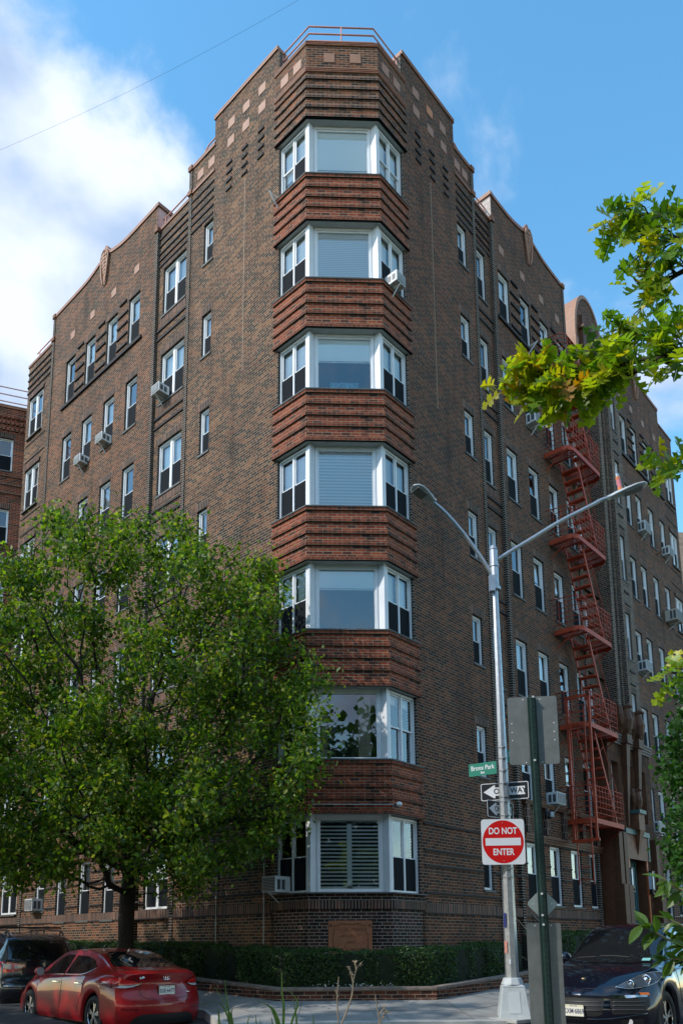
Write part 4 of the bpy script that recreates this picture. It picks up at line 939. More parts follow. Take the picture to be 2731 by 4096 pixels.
for k, (x, lab) in enumerate(((-.62, 'left'), (.05, 'middle'), (.75, 'right'))):          # small flowers at the planter's edge
    t = thing('flowering_plant', {'left': 'low plant with small white flowers, leftmost at the planter corner', 'middle': 'low plant with white flowers in the middle of the planter front', 'right': 'wide low green plant with few flowers at the right bend of the planter'}[lab], 'plant', (x, -1.17, -1.58))
    n = 260; p = rs.normal(size=(n, 3))*V3(.15, .05, .05); p[:, 2] = abs(p[:, 2])
    leaf_blob('foliage', p, np.tile(V3(0, -.3, 1), (n, 1)), .035, [leaf_mat('bedding_leaf', (.10, .15, .06))], t)
    n = 16 if k < 2 else 5; p = rs.normal(size=(n, 3))*V3(.14, .05, .03); p[:, 2] = abs(p[:, 2])+.10; p[:, 1] -= .04
    leaf_blob('blossom', p, np.tile(V3(0, -1, .5), (n, 1)), .022, [mat('white_petal', (.75, .75, .72), .7)], t, ratio=1.0, jit=.3)
ir = thing('iron_handrail', 'black iron handrail of the basement steps right of the corner hedge', 'handrail', (0, 0, 0))
for off in (1.25, .75):
    c = MB(); zz = [-.18, -.52, -.95]
    c.tube([FRR(3.45, off, -.10), FRR(3.75, off, -.22), FRR(4.25, off, -.55), FRR(4.45, off, -.58)], .02, 6); c.tube([FRR(3.45, off, -.9), FRR(4.45, off, -1.25)], .014, 6)
    for u in np.linspace(3.5, 4.42, 7): zt = -.12-(u-3.5)*.5; c.tube([FRR(u, off, zt), FRR(u, off, -1.5)], .010, 5)
    c.build('rail_panel', M_IRON, ir)
for u in (3.5, 4.55):
    c = MB(); c.fbox(FRR, u-.12, u+.12, 1.2, 1.44, -1.7, -1.18); c.fbox(FRR, u-.14, u+.14, 1.18, 1.46, -1.18, -1.12)
    tag(c.build('brick_stub_pier', M_REDD, fix=True), 'short red brick pier at the %s side of the basement steps' % ('near' if u < 4 else 'far'), 'pier')
c = MB(); c.tube([FRR(8.5, 2.6, -.05), FRR(22, 3.0, .25)], .02, 6); c.tube([FRR(8.5, 2.6, -.75), FRR(22, 3.0, -.55)], .015, 6)
for u in np.arange(8.5, 22, .14): o_ = 2.6+.4*(u-8.5)/13.5; c.tube([FRR(u, o_, -1.4), FRR(u, o_, .0+(u-8.5)*.02)], .009, 4)
tag(c.build('iron_fence', M_IRON), 'thin black iron fence behind the dark blue car at the entrance', 'fence')
# ---------------------------------------------------------------- street light, signs
M_ALU = mat('aluminium_sign_back', (.20, .215, .21), .55, metal=.35, noise=.2, nscale=7)
M_SGW = mat('sign_white', (.74, .75, .76), .45, noise=.05, nscale=5); M_SGR = mat('sign_red', (.60, .008, .008), .5, spec=.2); M_SGK = mat('sign_black', (.012, .012, .014), .4)
M_SGG = mat('sign_green', (.005, .20, .13), .4); M_DKG = mat('dark_green_post_paint', (.012, .035, .030), .5, noise=.25, nscale=12)
LB = V3(2.473, -2.916, 0); LB[2] = -1.93
lp = thing('street_lamp', 'grey octagonal street light post with two curved arms in front of the right facade', 'street light', LB)
c = MB()
def octa(r0, r1, z0, z1, m=0, k=8, tw=.39): 
    a = [(r0*math.cos(2*math.pi*j/k+tw), r0*math.sin(2*math.pi*j/k+tw), z0) for j in range(k)]; b = [(r1*math.cos(2*math.pi*j/k+tw), r1*math.sin(2*math.pi*j/k+tw), z1) for j in range(k)]
    c.add(a+b, [[j, (j+1) % k, k+(j+1) % k, k+j] for j in range(k)]+[list(range(k, 2*k))], m)
octa(.115, .046, .55, 8.05); c.build('pole', M_METAL, lp)
c = MB(); octa(.36, .26, 0.03, .52, k=4, tw=.62); octa(.27, .20, .521, .55, k=4, tw=.62); octa(.19, .15, .551, .66, k=8)
lbs = c.build('base', M_GREY, lp, bevel=.015)
c = MB(); A = V3(math.cos(.62+math.pi*1.25), math.sin(.62+math.pi*1.25), 0); Tn = V3(-A[1], A[0], 0)
def bq(s, z, e): rr = .71*(.36-(.10)*(z-.03)/.49)+e; return A*rr+Tn*s+V3(0, 0, z)
c.hexa([bq(-.10, .10, 0), bq(.10, .10, 0), bq(.10, .10, .006), bq(-.10, .10, .006), bq(-.085, .44, 0), bq(.085, .44, 0), bq(.085, .44, .006), bq(-.085, .44, .006)]); c.build('access_door', mat('grey_paint_light', (.50, .54, .55), .5), lbs, fix=True)
c = MB(); c.box(-.45, .45, -.42, .42, -.03, .03); tag(c.build('footing', M_CURB, None, bevel=.01, T=Matrix.Translation(Vector(LB)) @ Matrix.Rotation(.62, 4, 'Z')), 'pale concrete pad under the street light base', 'footing')
def vp(k0, P0, n):   # photo point -> vertical plane through P0 with normal n
    v = ray(*k0); t = ((P0-CAMP)@n)/(v@n); return CAMP+v*t
NP = V3(.1, -1, 0); NP /= np.linalg.norm(NP)
zM = lambda x, y: (1700+x*.65753, 2000+y*.65753); zF = lambda x, y: (2250+x*.38266, 1900+y*.38266); zE = lambda x, y: (1700+x*.42523, 1200+y*.42523); zG = lambda x, y: (1750+x*.38256, 2700+y*.38256); zR = lambda x, y: (1800+x*.59375, 3000+y*.59375)
LBp = V3(LB[0], LB[1], 0)
c = MB(); c.tube([(0, 0, 7.55), (0, 0, 8.28)], .075, 12); c.tube([(0, 0, 8.28), (0, 0, 8.36)], [.085, .05], 12); c.tube([(0, 0, 7.50), (0, 0, 7.56)], .10, 12); c.tube([(0, 0, 7.95), (0, 0, 8.0)], .088, 12); c.box(-.12, -.02, -.11, -.03, 7.45, 7.75); c.build('arm_bracket', M_METAL, lp)
RA = [vp(q, LBp, NP) for q in (zM(425, 372), zM(520, 312), zM(640, 240), zM(820, 130), zM(1000, 38), zF(400, 262), zF(475, 243))]
LA = [vp(q, LBp, NP) for q in (zM(412, 468), zM(375, 405), zM(340, 350), zM(260, 238), zM(180, 140), zM(110, 65), zM(60, 22), zE(85, 1895))]
def sm(P, k=4):
    P = [P[0]*2-P[1]]+list(P)+[P[-1]*2-P[-2]]; o = []
    for i in range(1, len(P)-2):
        for t in np.linspace(0, 1, k, endpoint=False): o.append(.5*((2*P[i])+(-P[i-1]+P[i+1])*t+(2*P[i-1]-5*P[i]+4*P[i+1]-P[i+2])*t*t+(-P[i-1]+3*P[i]-3*P[i+1]+P[i+2])*t**3))
    return o+[P[-2]]
def head(P, Q, flip=1):
    """cobra head luminaire from P (arm) to Q (tip)"""
    ax = Q-P; L = np.linalg.norm(ax); ax /= L; s = np.cross(ax, V3(0, 0, 1)); s /= np.linalg.norm(s); up_ = np.cross(s, ax)
    c = MB(); pr = [(-.02, .05, .055), (.10, .06, .06), (.22, .09, .07), (.45, .13, .065), (.7, .155, .055), (.88, .13, .045), (.97, .07, .03), (1.0, .02, .01)]
    n = 14; o = 0; vs = []; 
    for (t, w_, h_) in pr:
        for j in range(n):
            q = 2*math.pi*j/n; zz = math.sin(q); vs.append(P+ax*L*t+s*w_*math.cos(q)+up_*(h_*zz if zz > 0 else h_*.45*zz))
    fs = [[i*n+j, i*n+(j+1) % n, (i+1)*n+(j+1) % n, (i+1)*n+j] for i in range(len(pr)-1) for j in range(n)]+[list(range(n))]
    c.add(vs, fs); h = c.build('lamp_head', mat('lamp_head_paint', (.50, .53, .54), .45), lp, smooth=True, T=Matrix.Translation(-Vector(LB)))
    c = MB(); e = [P+ax*L*t+s*w_-up_*.034 for t, w_ in ((.42, .10), (.86, .10), (.86, -.10), (.42, -.10))]; c.hexa([q-up_*.008 for q in e]+[q+up_*.01 for q in e]); c.build('led_panel', mat('led_panel', (.22, .22, .21), .4, noise=.5, nscale=60), h, fix=True, T=Matrix.Translation(-Vector(LB)))
    c = MB(); c.tube([P+ax*L*.55+up_*.05, P+ax*L*.55+up_*.12], .035, 10); return h, ax, s, up_, L
c = MB(); c.tube([p-LB for p in sm(RA)], .036, 10); c.build('arm', M_METAL, lp, smooth=True)
c = MB(); c.tube([p-LB for p in sm(LA)], .034, 10); c.build('arm', M_METAL, lp, smooth=True)
hR = head(vp(zF(472, 246), LBp, NP), vp(zF(798, 172), LBp, NP)+V3(.05, -.25, 0)); hL = head(vp(zE(88, 1898), LBp, NP), vp((949*1.7417, 1133*1.7417), LBp, NP)+V3(-.05, -.2, .02))
c = MB(); b0 = vp(zF(300, 0), LBp, NP)
P0 = vp((1652*1.0+22, 1966), LBp, NP)
c = MB(); pp_ = vp((1702, 1976), LBp, NP); c.tube([pp_-LB+V3(0, 0, -.02), pp_-LB+V3(0, 0, .06)], .033, 10); c.build('photocell', M_METAL, lp)
bt0 = vp(zF(605, 165), LBp, NP); bt1 = vp(zF(568, 0), LBp, NP)-V3(0, 0, 0)
bc = thing('beacon_lamp', 'orange and pink cylinder beacon standing on the right street light head', 'beacon', tuple(bt0-V3(0, 0, .03)))
d_ = bt1-bt0
for a, b, m_, nm, r_ in ((0, .18, mat('orange_plastic', (.75, .22, .05), .4), 'base', .045), (.18, .72, mat('pink_translucent_plastic', (.70, .20, .20), .3), 'lens', .040), (.72, .86, mat('orange_plastic', (.75, .22, .05), .4), 'collar', .044), (.86, 1.06, M_METAL, 'cap', .036)):
    c = MB(); c.tube([d_*a+V3(0, 0, .03), d_*b+V3(0, 0, .03)], r_, 14); c.build(nm, m_, bc)
# --- sign helper: corners in photo pixels -> plane facing, size and place in the world
def solve_sign(px, P0, yaws=(-50, 50)):
    best = None
    for yw in np.linspace(yaws[0], yaws[1], 201):
        a = math.radians(yw); n = V3(math.sin(a), -math.cos(a), 0); q = [vp(p, P0, n) for p in px]
        e = abs(q[0][2]-q[1][2])+abs(q[3][2]-q[2][2])
        if best is None or e < best[0]: best = (e, n, q)
    e, n, q = best; X = np.cross(V3(0, 0, 1), n); cen = sum(q)/4
    X = V3(-n[1], n[0], 0); w_ = (abs((q[1]-q[0])@X)+abs((q[2]-q[3])@X))/2; h_ = (q[0][2]+q[1][2]-q[2][2]-q[3][2])/2
    return cen, n, X, w_, h_
def sign_M(cen, n, X): return Matrix(((X[0], n[0], 0, cen[0]), (X[1], n[1], 0, cen[1]), (0, 0, 1, cen[2]), (0, 0, 0, 1))) @ Matrix(((1, 0, 0, 0), (0, -1, 0, 0), (0, 0, 1, 0), (0, 0, 0, 1))) @ Matrix.Identity(4)
def rrect(w_, h_, r, y0, y1, mb, m=0, k=5):
    o = []
    for (cx, cz, a0) in ((w_/2-r, h_/2-r, 0), (-w_/2+r, h_/2-r, 90), (-w_/2+r, -h_/2+r, 180), (w_/2-r, -h_/2+r, 270)):
        for t in range(k+1): a = math.radians(a0+90*t/k); o.append((cx+r*math.cos(a), cz+r*math.sin(a)))
    n = len(o); mb.add([(x, y0, z) for x, z in o]+[(x, y1, z) for x, z in o], [list(range(n))[::-1], list(range(n, 2*n))]+[[j, (j+1) % n, n+(j+1) % n, n+j] for j in range(n)], m); return mb
def poly(pts, y0, y1, mb, m=0):
    n = len(pts); mb.add([(x, y0, z) for x, z in pts]+[(x, y1, z) for x, z in pts], [list(range(n))[::-1], list(range(n, 2*n))]+[[j, (j+1) % n, n+(j+1) % n, n+j] for j in range(n)], m); return mb
TXM = lambda x, y, z: Matrix(((1, 0, 0, x), (0, 0, -1, y), (0, 1, 0, z), (0, 0, 0, 1)))     # text faces local -y
def sign(name, label, cat, px, P0, yaws=(-50, 50), size=None, group=None):
    cen, n, X, w_, h_ = solve_sign(px, P0, yaws); 
    t = thing(name, label, cat, tuple(cen), 0, group); t.rotation_euler = (0, 0, math.atan2(X[1], X[0])); print(name, round(w_, 3), round(h_, 3), np.round(n, 2)); return t, w_, h_
# do not enter
Pf = LBp+V3(0, -.15, 0); Pb = LBp+V3(0, .10, 0)
t, w_, h_ = sign('do_not_enter_sign', 'square white sign with red disc reading DO NOT ENTER', 'road sign', [zG(453, 1515), zG(903, 1507), zG(917, 1982), zG(465, 1990)], Pf)
s = min(w_, h_); p = rrect(w_, h_, .05, -.002, .002, MB()).build('panel', M_SGW, t)
k = 48; R_ = s*.475; poly([(R_*math.cos(2*math.pi*j/k), R_*h_/w_*math.sin(2*math.pi*j/k)) for j in range(k)], -.0035, -.0022, MB()).build('red_disc', M_SGR, t)
MB().box(-R_*.86, R_*.86, -.0050, -.0036, -R_*.185, R_*.185).build('white_bar', M_SGW, t)
text_obj('DO NOT', s*.215, M_SGW, 'lettering', t, TXM(0, -.0045, R_*.53), .0007, sx=.76, bold=.004); text_obj('ENTER', s*.215, M_SGW, 'lettering', t, TXM(0, -.0045, -R_*.52), .0007, sx=.76, bold=.004)
c = MB()
for z in (.42, -.42): c.tube([(0, -.004, z*h_), (0, -.009, z*h_)], .009, 8)
c.build('bolt', M_METAL, t)
def oneway(label, px, P0, yaws, sz):
    t, w_, h_ = sign('one_way_sign', label, 'road sign', px, P0, yaws)
    rrect(w_, h_, .03, -.002, .002, MB()).build('panel', M_SGW, t); rrect(w_-.025, h_-.025, .022, -.0032, -.0021, MB()).build('black_field', M_SGK, t)
    a = h_; L = -w_/2+w_*.055; R_ = w_/2-w_*.075; hh = a*.37; sh = a*.24
    poly([(L, 0), (L+a*.58, -hh), (L+a*.66, -hh), (L+a*.66, -sh), (R_, -sh), (R_, sh), (L+a*.66, sh), (L+a*.66, hh), (L+a*.58, hh)][::1], -.0045, -.0033, MB()).build('arrow', M_SGW, t)
    text_obj('ONE WAY', sz*h_, M_SGK, 'lettering', t, TXM((L+a*.66+R_)/2+.0, -.0055, -.00), .0007, sx=sxo, bold=.003)
    return t
sxo = .88
oneway('large black and white ONE WAY arrow sign behind the street light post', [zG(448, 1145), zG(945, 1110), zG(956, 1293), zG(457, 1323)], Pb, (-50, 50), .44)
cen, n, X, w_, h_ = solve_sign([zG(517, 1305), zG(700, 1322), zG(700, 1500), zG(522, 1490)], Pb+V3(0, .05, 0))
sxo = .80
t2 = oneway('smaller ONE WAY arrow sign mostly hidden behind the post, under the large one', [zG(517, 1303), zG(790, 1345), zG(790, 1512), zG(522, 1488)], Pb+V3(0, .06, 0), (-65, 65), .44)
def street_sign(label, px, P0, lines):
    t, w_, h_ = sign('street_name_sign', label, 'street sign', px, P0, (-75, 75))
    rrect(w_, h_, .008, -.002, .002, MB()).build('panel', M_SGG, t)
    for tx, s_, x, z in lines: text_obj(tx, s_*h_, M_SGW, 'lettering', t, TXM(x*w_, -.0035, z*h_), .0005, sx=.80, bold=.0016)
    return t
street_sign('green street name sign reading Bronx Park East', [zG(324, 940), zG(613, 900), zG(617, 1035), zG(329, 1069)], Pf+V3(-.05, .08, 0), [('Bronx Park', .52, 0, .10), ('East', .25, 0, -.27)])
street_sign('green street name sign half hidden between the post and the grey sign back', [zG(699, 775), zG(1030, 835), zG(1030, 962), zG(699, 905)], Pb, [('Pelham', .5, -.22, .08), ('Pkwy', .3, .3, .0)])
bands = MB(); 
for (x, y) in ((648, 765), (650, 880), (655, 1008), (660, 1140), (668, 1280), (672, 1330), (690, 1475), (705, 2030), (712, 2120)):
    z = vp(zG(x, y), LBp, NP)[2]+1.93; r_ = .115-(.069)*(z-.55)/7.5+.006
    bands.tube([(0, 0, z-.008), (0, 0, z+.008)], r_, 12); bands.box(-.02, .03, -r_-.03, -r_+.01, z-.015, z+.015)
bands.build('strap', M_METAL, lp)
for zz, col, lab in ((1.30, (.02, .03, .16), 'dark blue sticker wrapped on the street light post'), (.86, (.55, .25, .2), 'torn red and white sticker on the street light post'), (.62, (.6, .65, .7), 'small white sticker low on the street light post')):
    r_ = .115-.069*(zz+.15)/7.5+.012; c = MB(); zc = zz; hh = .12 if zz > 1.2 else (.10 if zz > .8 else .04)
    a0, a1 = ((-2.9, -2.35) if zz > .7 else (-2.2, -1.9)); k = 5
    for j in range(k):
        q0 = a0+(a1-a0)*j/k; q1 = a0+(a1-a0)*(j+1)/k; c.quad(*[tuple(LB+V3(r_*math.cos(q), r_*math.sin(q), z_)) for q, z_ in ((q0, zc-hh+.3), (q1, zc-hh+.3), (q1, zc+hh+.3), (q0, zc+hh+.3))])
    tag(c.build('sticker', mat('sticker_%d' % int(zz*100), col, .6, noise=.6, nscale=40)), lab, 'sticker')
# ---- green channel post with the backs of signs
GB = at(1262*1.7417, 4096, 6.9); GB = V3(GB[0], GB[1], -2.10); GP = V3(GB[0], GB[1], 0)
gt = vp(zG(980, 238), GP, NP)
gp = thing('sign_post', 'dark green perforated steel channel post holding the blank sign backs', 'sign post', tuple(GB))
Hh = gt[2]-GB[2]; lean = (gt-GB); 
c = MB(); 
def U_(x, y, z): q = z/Hh; return (x+(gt[0]-GB[0])*q, y+(gt[1]-GB[1])*q, z)
prof = [(-.042, .006), (-.040, -.004), (-.022, -.004), (-.016, -.030), (.016, -.030), (.022, -.004), (.040, -.004), (.042, .006), (.026, .006), (.019, -.022), (-.019, -.022), (-.026, .006)]
n = len(prof); c.add([U_(x, y, 0) for x, y in prof]+[U_(x, y, Hh) for x, y in prof], [[j, (j+1) % n, n+(j+1) % n, n+j] for j in range(n)]); c.build('channel', M_DKG, gp)
c = MB()
for z in np.arange(.3, Hh-.05, .0254*2): x, y, _ = U_(-.0, -.0305, z); c.tube([(x, y+.0002, z), (x, y-.0006, z)], .0058, 8)
c.build('hole', mat('post_hole_dark', (.004, .004, .004), .9), gp)
def blank(name, label, px, P0, r=.03, screws=()):
    t, w_, h_ = sign(name, label, 'sign', px, P0, (-40, 40)); rrect(w_, h_, r, -.002, .002, MB()).build('panel', M_ALU, t)
    c = MB()
    for sx, sz in screws: c.tube([(sx*w_, -.002, sz*h_), (sx*w_, -.005, sz*h_)], .0065, 8)
    if screws: c.build('rivet', M_SGW, t)
    return t
Gs = GP+V3(0, .02, 0)
blank('blank_sign', 'large grey blank sign back at the top of the green post', [zG(725, 242), zG(1240, 218), zG(1278, 930), zG(757, 946)], Gs, .025, [(-.18, .46), (.16, .46), (-.43, .11), (.42, .10), (-.43, -.02), (.42, -.03), (-.43, -.14), (.42, -.15), (-.17, -.47), (.16, -.47)])
cen, n, X, w_, h_ = solve_sign([zR(513, 1168), zR(747, 1168), zR(776, 1846), zR(545, 1846)], Gs)
blank('blank_sign', 'tall narrow grey sign back at the bottom of the green post', [zR(511, 1170), zR(747, 1168), zR(785, 2010), zR(552, 2010)], Gs, .02, [(-.25, .48), (.22, .48)])
t, w_, h_ = sign('blank_sign', 'small pale diamond sign back in the middle of the green post', 'sign', [zR(515, 940), zR(722, 940), zR(729, 1140), zR(518, 1140)], Gs+V3(0, .01, 0), (-40, 40))
c = MB(); q = []; 
for j in range(4):
    for e in (-12, -4, 4, 12): a = math.radians(90*j+e); q.append((w_*.50*math.cos(a)*(1 if abs(e) < 8 else .985), h_*.52*math.sin(a)*(1 if abs(e) < 8 else .985)))
q = []
for j in range(4):
    a = math.pi/2*j; ux, uz = math.cos(a), math.sin(a); tx, tz = -uz, ux
    for e in (-.09, -.03, .03, .09): k_ = .5-(abs(e))*1.0-.0; q.append(((ux*(k_+ (0 if abs(e) > .05 else -.02))+tx*e)*w_*1.04, (uz*(k_+(0 if abs(e) > .05 else -.02))+tz*e)*h_*1.08))
poly(q, -.002, .002, MB()).build('panel', mat('pale_sign_back', (.36, .42, .40), .5, noise=.1), t)
c = MB(); 
for sx in (-.3, .3): c.tube([(sx*w_, -.002, 0), (sx*w_, -.005, 0)], .006, 8)
c.build('rivet', M_SGW, t)
c = MB()
for (x, y) in ((983, 243), (1002, 903)): q = vp(zG(x, y), GP, NP)-GB; c.tube([q+V3(0, -.035, 0), q+V3(0, -.045, 0)], .011, 8)
for (x, y) in ((608, 973), (613, 1117), (620, 1180)): q = vp(zR(x, y), GP, NP)-GB; c.tube([q+V3(0, -.035, 0), q+V3(0, -.045, 0)], .010, 8)
c.build('bolt', M_SGW, gp)
# overhead wire
a = at(-60, 625, 22); b = at(1260, -40, 22)
c = MB(); c.tube([a+(b-a)*t-V3(0, 0, 1)*(.25*math.sin(math.pi*t)) for t in np.linspace(-1.5, 2.5, 30)], .0025, 4); tag(c.build('overhead_wire', M_IRON), 'thin dark wire crossing the sky at the upper left', 'wire')
# ---------------------------------------------------------------- cars
from mathutils.bvhtree import BVHTree
M_TYRE = mat('tyre_rubber', (.014, .014, .015), .8); M_RIM = mat('alloy_rim', (.55, .56, .58), .25, metal=.9); M_RIMD = mat('dark_alloy', (.07, .07, .075), .4, metal=.6)
M_CGL = mat('car_glass', (.008, .010, .012), .03, spec=.9); M_TRIM = mat('black_plastic_trim', (.012, .012, .013), .6); M_CHR = mat('chrome', (.75, .76, .78), .12, metal=1)
M_TLR = mat('tail_lamp_red', (.55, .01, .01), .12, coat=1); M_TLD = mat('tail_lamp_dark_red', (.14, .004, .005), .1, coat=1); M_TLW = mat('lamp_clear_lens', (.5, .5, .52), .12, coat=1); M_AMB = mat('amber_lens', (.7, .16, .01), .2)
M_PLATE = mat('plate_white', (.72, .70, .60), .5); M_PLT2 = mat('plate_navy', (.01, .02, .10), .5); M_PLO = mat('plate_gold', (.7, .42, .08), .5)
def cr(x, tab):
    xs, ys = zip(*tab); n = len(xs)
    if x <= xs[0]: return ys[0]
    if x >= xs[-1]: return ys[-1]
    i = max(j for j in range(n) if xs[j] <= x); i = min(i, n-2)
    x0, x1 = xs[i], xs[i+1]; t = (x-x0)/(x1-x0)
    m0 = (ys[i+1]-ys[i-1])/(xs[i+1]-xs[i-1]) if i > 0 else (ys[1]-ys[0])/(xs[1]-xs[0]); m1 = (ys[i+2]-ys[i])/(xs[i+2]-xs[i]) if i+2 < n else (ys[i+1]-ys[i])/(x1-x0)
    h = x1-x0; return (2*t**3-3*t*t+1)*ys[i]+(t**3-2*t*t+t)*h*m0+(-2*t**3+3*t*t)*ys[i+1]+(t**3-t*t)*h*m1
class Car:
    def __init__(s, name, label, paint, L, tabs, wheels, wr, front, pos, h, cat='car', group=None):
        s.T = tabs; s.L = L; s.wh = wheels; s.wr = wr
        s.root = thing(name, label, cat, tuple(pos), 0, group); s.root.rotation_euler = (0, 0, math.atan2(h[1], h[0]))
        s.paint = paint; s.mesh()
    def pt(s, x, r, sgn=1, end=None):
        T = s.T; zb = T['sill']; ar = s.wr+.055
        for xc in s.wh:
            if abs(x-xc) < ar: zb = max(zb, s.wr+math.sqrt(ar*ar-(x-xc)**2)*.98)
        zbelt = cr(x, T['belt']); zt = cr(x, T['top']); ze = cr(x, T['edge']); wm = cr(x, T['wmid']); wb = cr(x, T['wbelt']); wr_ = cr(x, T['wroof']); zm = zb+(zbelt-zb)*.5
        P = [(wm-.05, zb), (wm-.005, zb+(zbelt-zb)*.14), (wm, zb+(zbelt-zb)*.40), (wm-.01, zb+(zbelt-zb)*.72), (wb, zbelt-.015), (wb-.03, zbelt+.012), (wr_, ze), (wr_*.90, ze+(zt-ze)*.62), (wr_*.5, zt-(zt-ze)*.10), (0, zt)]
        # resample smoothly over rows
        i = min(int(r), len(P)-2); t = r-i
        g = lambda j: np.array(P[min(max(j, 0), len(P)-1)], float)
        if i in (5, 6) and False: y, z = g(i)*(1-t)+g(i+1)*t
        else:
            p0, p1, p2, p3 = g(i-1), g(i), g(i+1), g(i+2)
            if i == len(P)-2: p3 = np.array([-P[-2][0], P[-2][1]])
            if i == 5: p0 = p1-(p2-p1)*.2; p3 = p2+(p2-p1)*.3
            if i == 4: p3 = p2+(p2-p1)
            y, z = .5*((2*p1)+(-p0+p2)*t+(2*p0-5*p1+4*p2-p3)*t*t+(-p0+3*p1-3*p2+p3)*t**3)*np.array([.5, .5])*2
        return y, z
    def xw(s, x, y, z):
        T = s.T; kr, kf = T['kr'], T['kf']; q = (abs(y)/.88)
        fr = max(0, 1-x/1.0)**1.3; ff = max(0, 1-(s.L-x)/1.1)**1.3
        x2 = x+kr*q**2.4*fr-kf*q**2.2*ff
        x2 -= cr(z, T['rearx'])*max(0, 1-x/.5); x2 += cr(z, T['frontx'])*max(0, 1-(s.L-x)/.6)
        return x2
    def mesh(s):
        ns, nr = 110, 45; xs = [s.L*i/(ns-1) for i in range(ns)]; rows = [9*j/(nr-1) for j in range(nr)]
        m = MB(); g = {}
        for sg in (1, -1):
            o = len(m.v)
            for x in xs:
                for r in rows: y, z = s.pt(x, r); m.v.append((s.xw(x, y, z), sg*y, z))
            for i in range(ns-1):
                for j in range(nr-1):
                    f = [o+i*nr+j, o+(i+1)*nr+j, o+(i+1)*nr+j+1, o+i*nr+j+1]; m.f.append(f if sg < 0 else f[::-1]); m.m.append(0); m.uv.append(None)
        for x, fl in ((0, 1), (s.L, -1)):                       # rounded ends
            k = 16; o = len(m.v)
            for r in rows:
                y, z = s.pt(x, r)
                for a in range(k+1): yy = y*(2*a/k-1); m.v.append((s.xw(x, yy, z), yy, z))
            for j in range(nr-1):
                for a in range(k): f = [o+j*(k+1)+a, o+j*(k+1)+a+1, o+(j+1)*(k+1)+a+1, o+(j+1)*(k+1)+a]; m.f.append(f[::-1] if fl > 0 else f); m.m.append(0); m.uv.append(None)
        me_v = [Vector(v) for v in m.v]; s.bvh = BVHTree.FromPolygons(me_v, m.f)
        body = m.build('body', s.paint, s.root, smooth=True); s.body = body
        b = bmesh.new(); b.from_mesh(body.data); bmesh.ops.remove_doubles(b, verts=b.verts, dist=.0015); bmesh.ops.recalc_face_normals(b, faces=b.faces); b.to_mesh(body.data); b.free()
        w_ = s.T['wmid'][2][1]; c = MB(); c.box(.55, s.L-.8, -w_+.16, w_-.16, .16, s.T['sill']+.3); c.box(.6, s.L-.9, -w_+.24, w_-.24, .3, .8); c.build('underbody', M_TRIM, s.root)
    def decal(s, name, pts, view, m, off=.004, cuts=.05, parent=None, thick=0):
        """project an outline onto the body. view: 'r' rear (y,z), 'f' front (y,z), 'l' left side (x,z), 't' top (x,y)"""
        b = bmesh.new()
        mp = {'r': lambda p: (-1, p[0], p[1]), 'f': lambda p: (s.L+1, p[0], p[1]), 'l': lambda p: (p[0], 2, p[1]), 'R': lambda p: (p[0], -2, p[1]), 't': lambda p: (p[0], p[1], 3)}[view]
        dr = {'r': Vector((1, 0, 0)), 'f': Vector((-1, 0, 0)), 'l': Vector((0, -1, 0)), 'R': Vector((0, 1, 0)), 't': Vector((0, 0, -1))}[view]
        vs = [b.verts.new(mp(p)) for p in pts]; b.faces.new(vs)
        ax = {'r': (1, 2), 'f': (1, 2), 'l': (0, 2), 'R': (0, 2), 't': (0, 1)}[view]
        for a in ax:
            lo = min(v.co[a] for v in b.verts); hi = max(v.co[a] for v in b.verts); n = int((hi-lo)/cuts)
            for k in range(1, n+1):
                no = Vector((0, 0, 0)); no[a] = 1; co = Vector((0, 0, 0)); co[a] = lo+(hi-lo)*k/(n+1)
                bmesh.ops.bisect_plane(b, geom=b.verts[:]+b.edges[:]+b.faces[:], plane_co=co, plane_no=no)
        bad = []
        for v in b.verts:
            loc, no, _, _ = s.bvh.ray_cast(v.co, dr)
            if loc is None: bad.append(v); continue
            if no.dot(dr) > 0: no = -no
            v.co = loc+no*off
        bmesh.ops.delete(b, geom=bad, context='VERTS')
        bmesh.ops.triangulate(b, faces=b.faces[:])
        me = bpy.data.meshes.new(name); b.to_mesh(me); b.free(); me.materials.append(m)
        for p in me.polygons: p.use_smooth = True
        o = bpy.data.objects.new(name, me); COL.objects.link(o); o.parent = parent or s.root; return o
    def line(s, name, pts, view, m, r=.004, parent=None, off=.0, n=24):
        P = [np.array(p, float) for p in pts]; dn = sm(P, 6) if len(P) > 2 else [P[0]*(1-t)+P[1]*t for t in np.linspace(0, 1, n)]
        mp = {'r': lambda p: (-1, p[0], p[1]), 'f': lambda p: (s.L+1, p[0], p[1]), 'l': lambda p: (p[0], 2, p[1]), 'R': lambda p: (p[0], -2, p[1]), 't': lambda p: (p[0], p[1], 3)}[view]
        dr = {'r': Vector((1, 0, 0)), 'f': Vector((-1, 0, 0)), 'l': Vector((0, -1, 0)), 'R': Vector((0, 1, 0)), 't': Vector((0, 0, -1))}[view]
        q = []
        for p in dn:
            loc, no, _, _ = s.bvh.ray_cast(Vector(mp(p)), dr)
            if loc is not None: 
                if no.dot(dr) > 0: no = -no
                q.append(V3(tuple(loc+no*off)))
        c = MB()
        if len(q) > 1: c.tube(q, r, 5)
        return c.build(name, m, parent or s.root, smooth=True)
    def hit(s, p, view):
        mp = {'r': (-1, p[0], p[1]), 'f': (s.L+1, p[0], p[1]), 'l': (p[0], 2, p[1]), 't': (p[0], p[1], 3)}[view]; dr = {'r': (1, 0, 0), 'f': (-1, 0, 0), 'l': (0, -1, 0), 't': (0, 0, -1)}[view]
        loc, no, _, _ = s.bvh.ray_cast(Vector(mp), Vector(dr)); return V3(tuple(loc)) if loc is not None else V3(*mp)
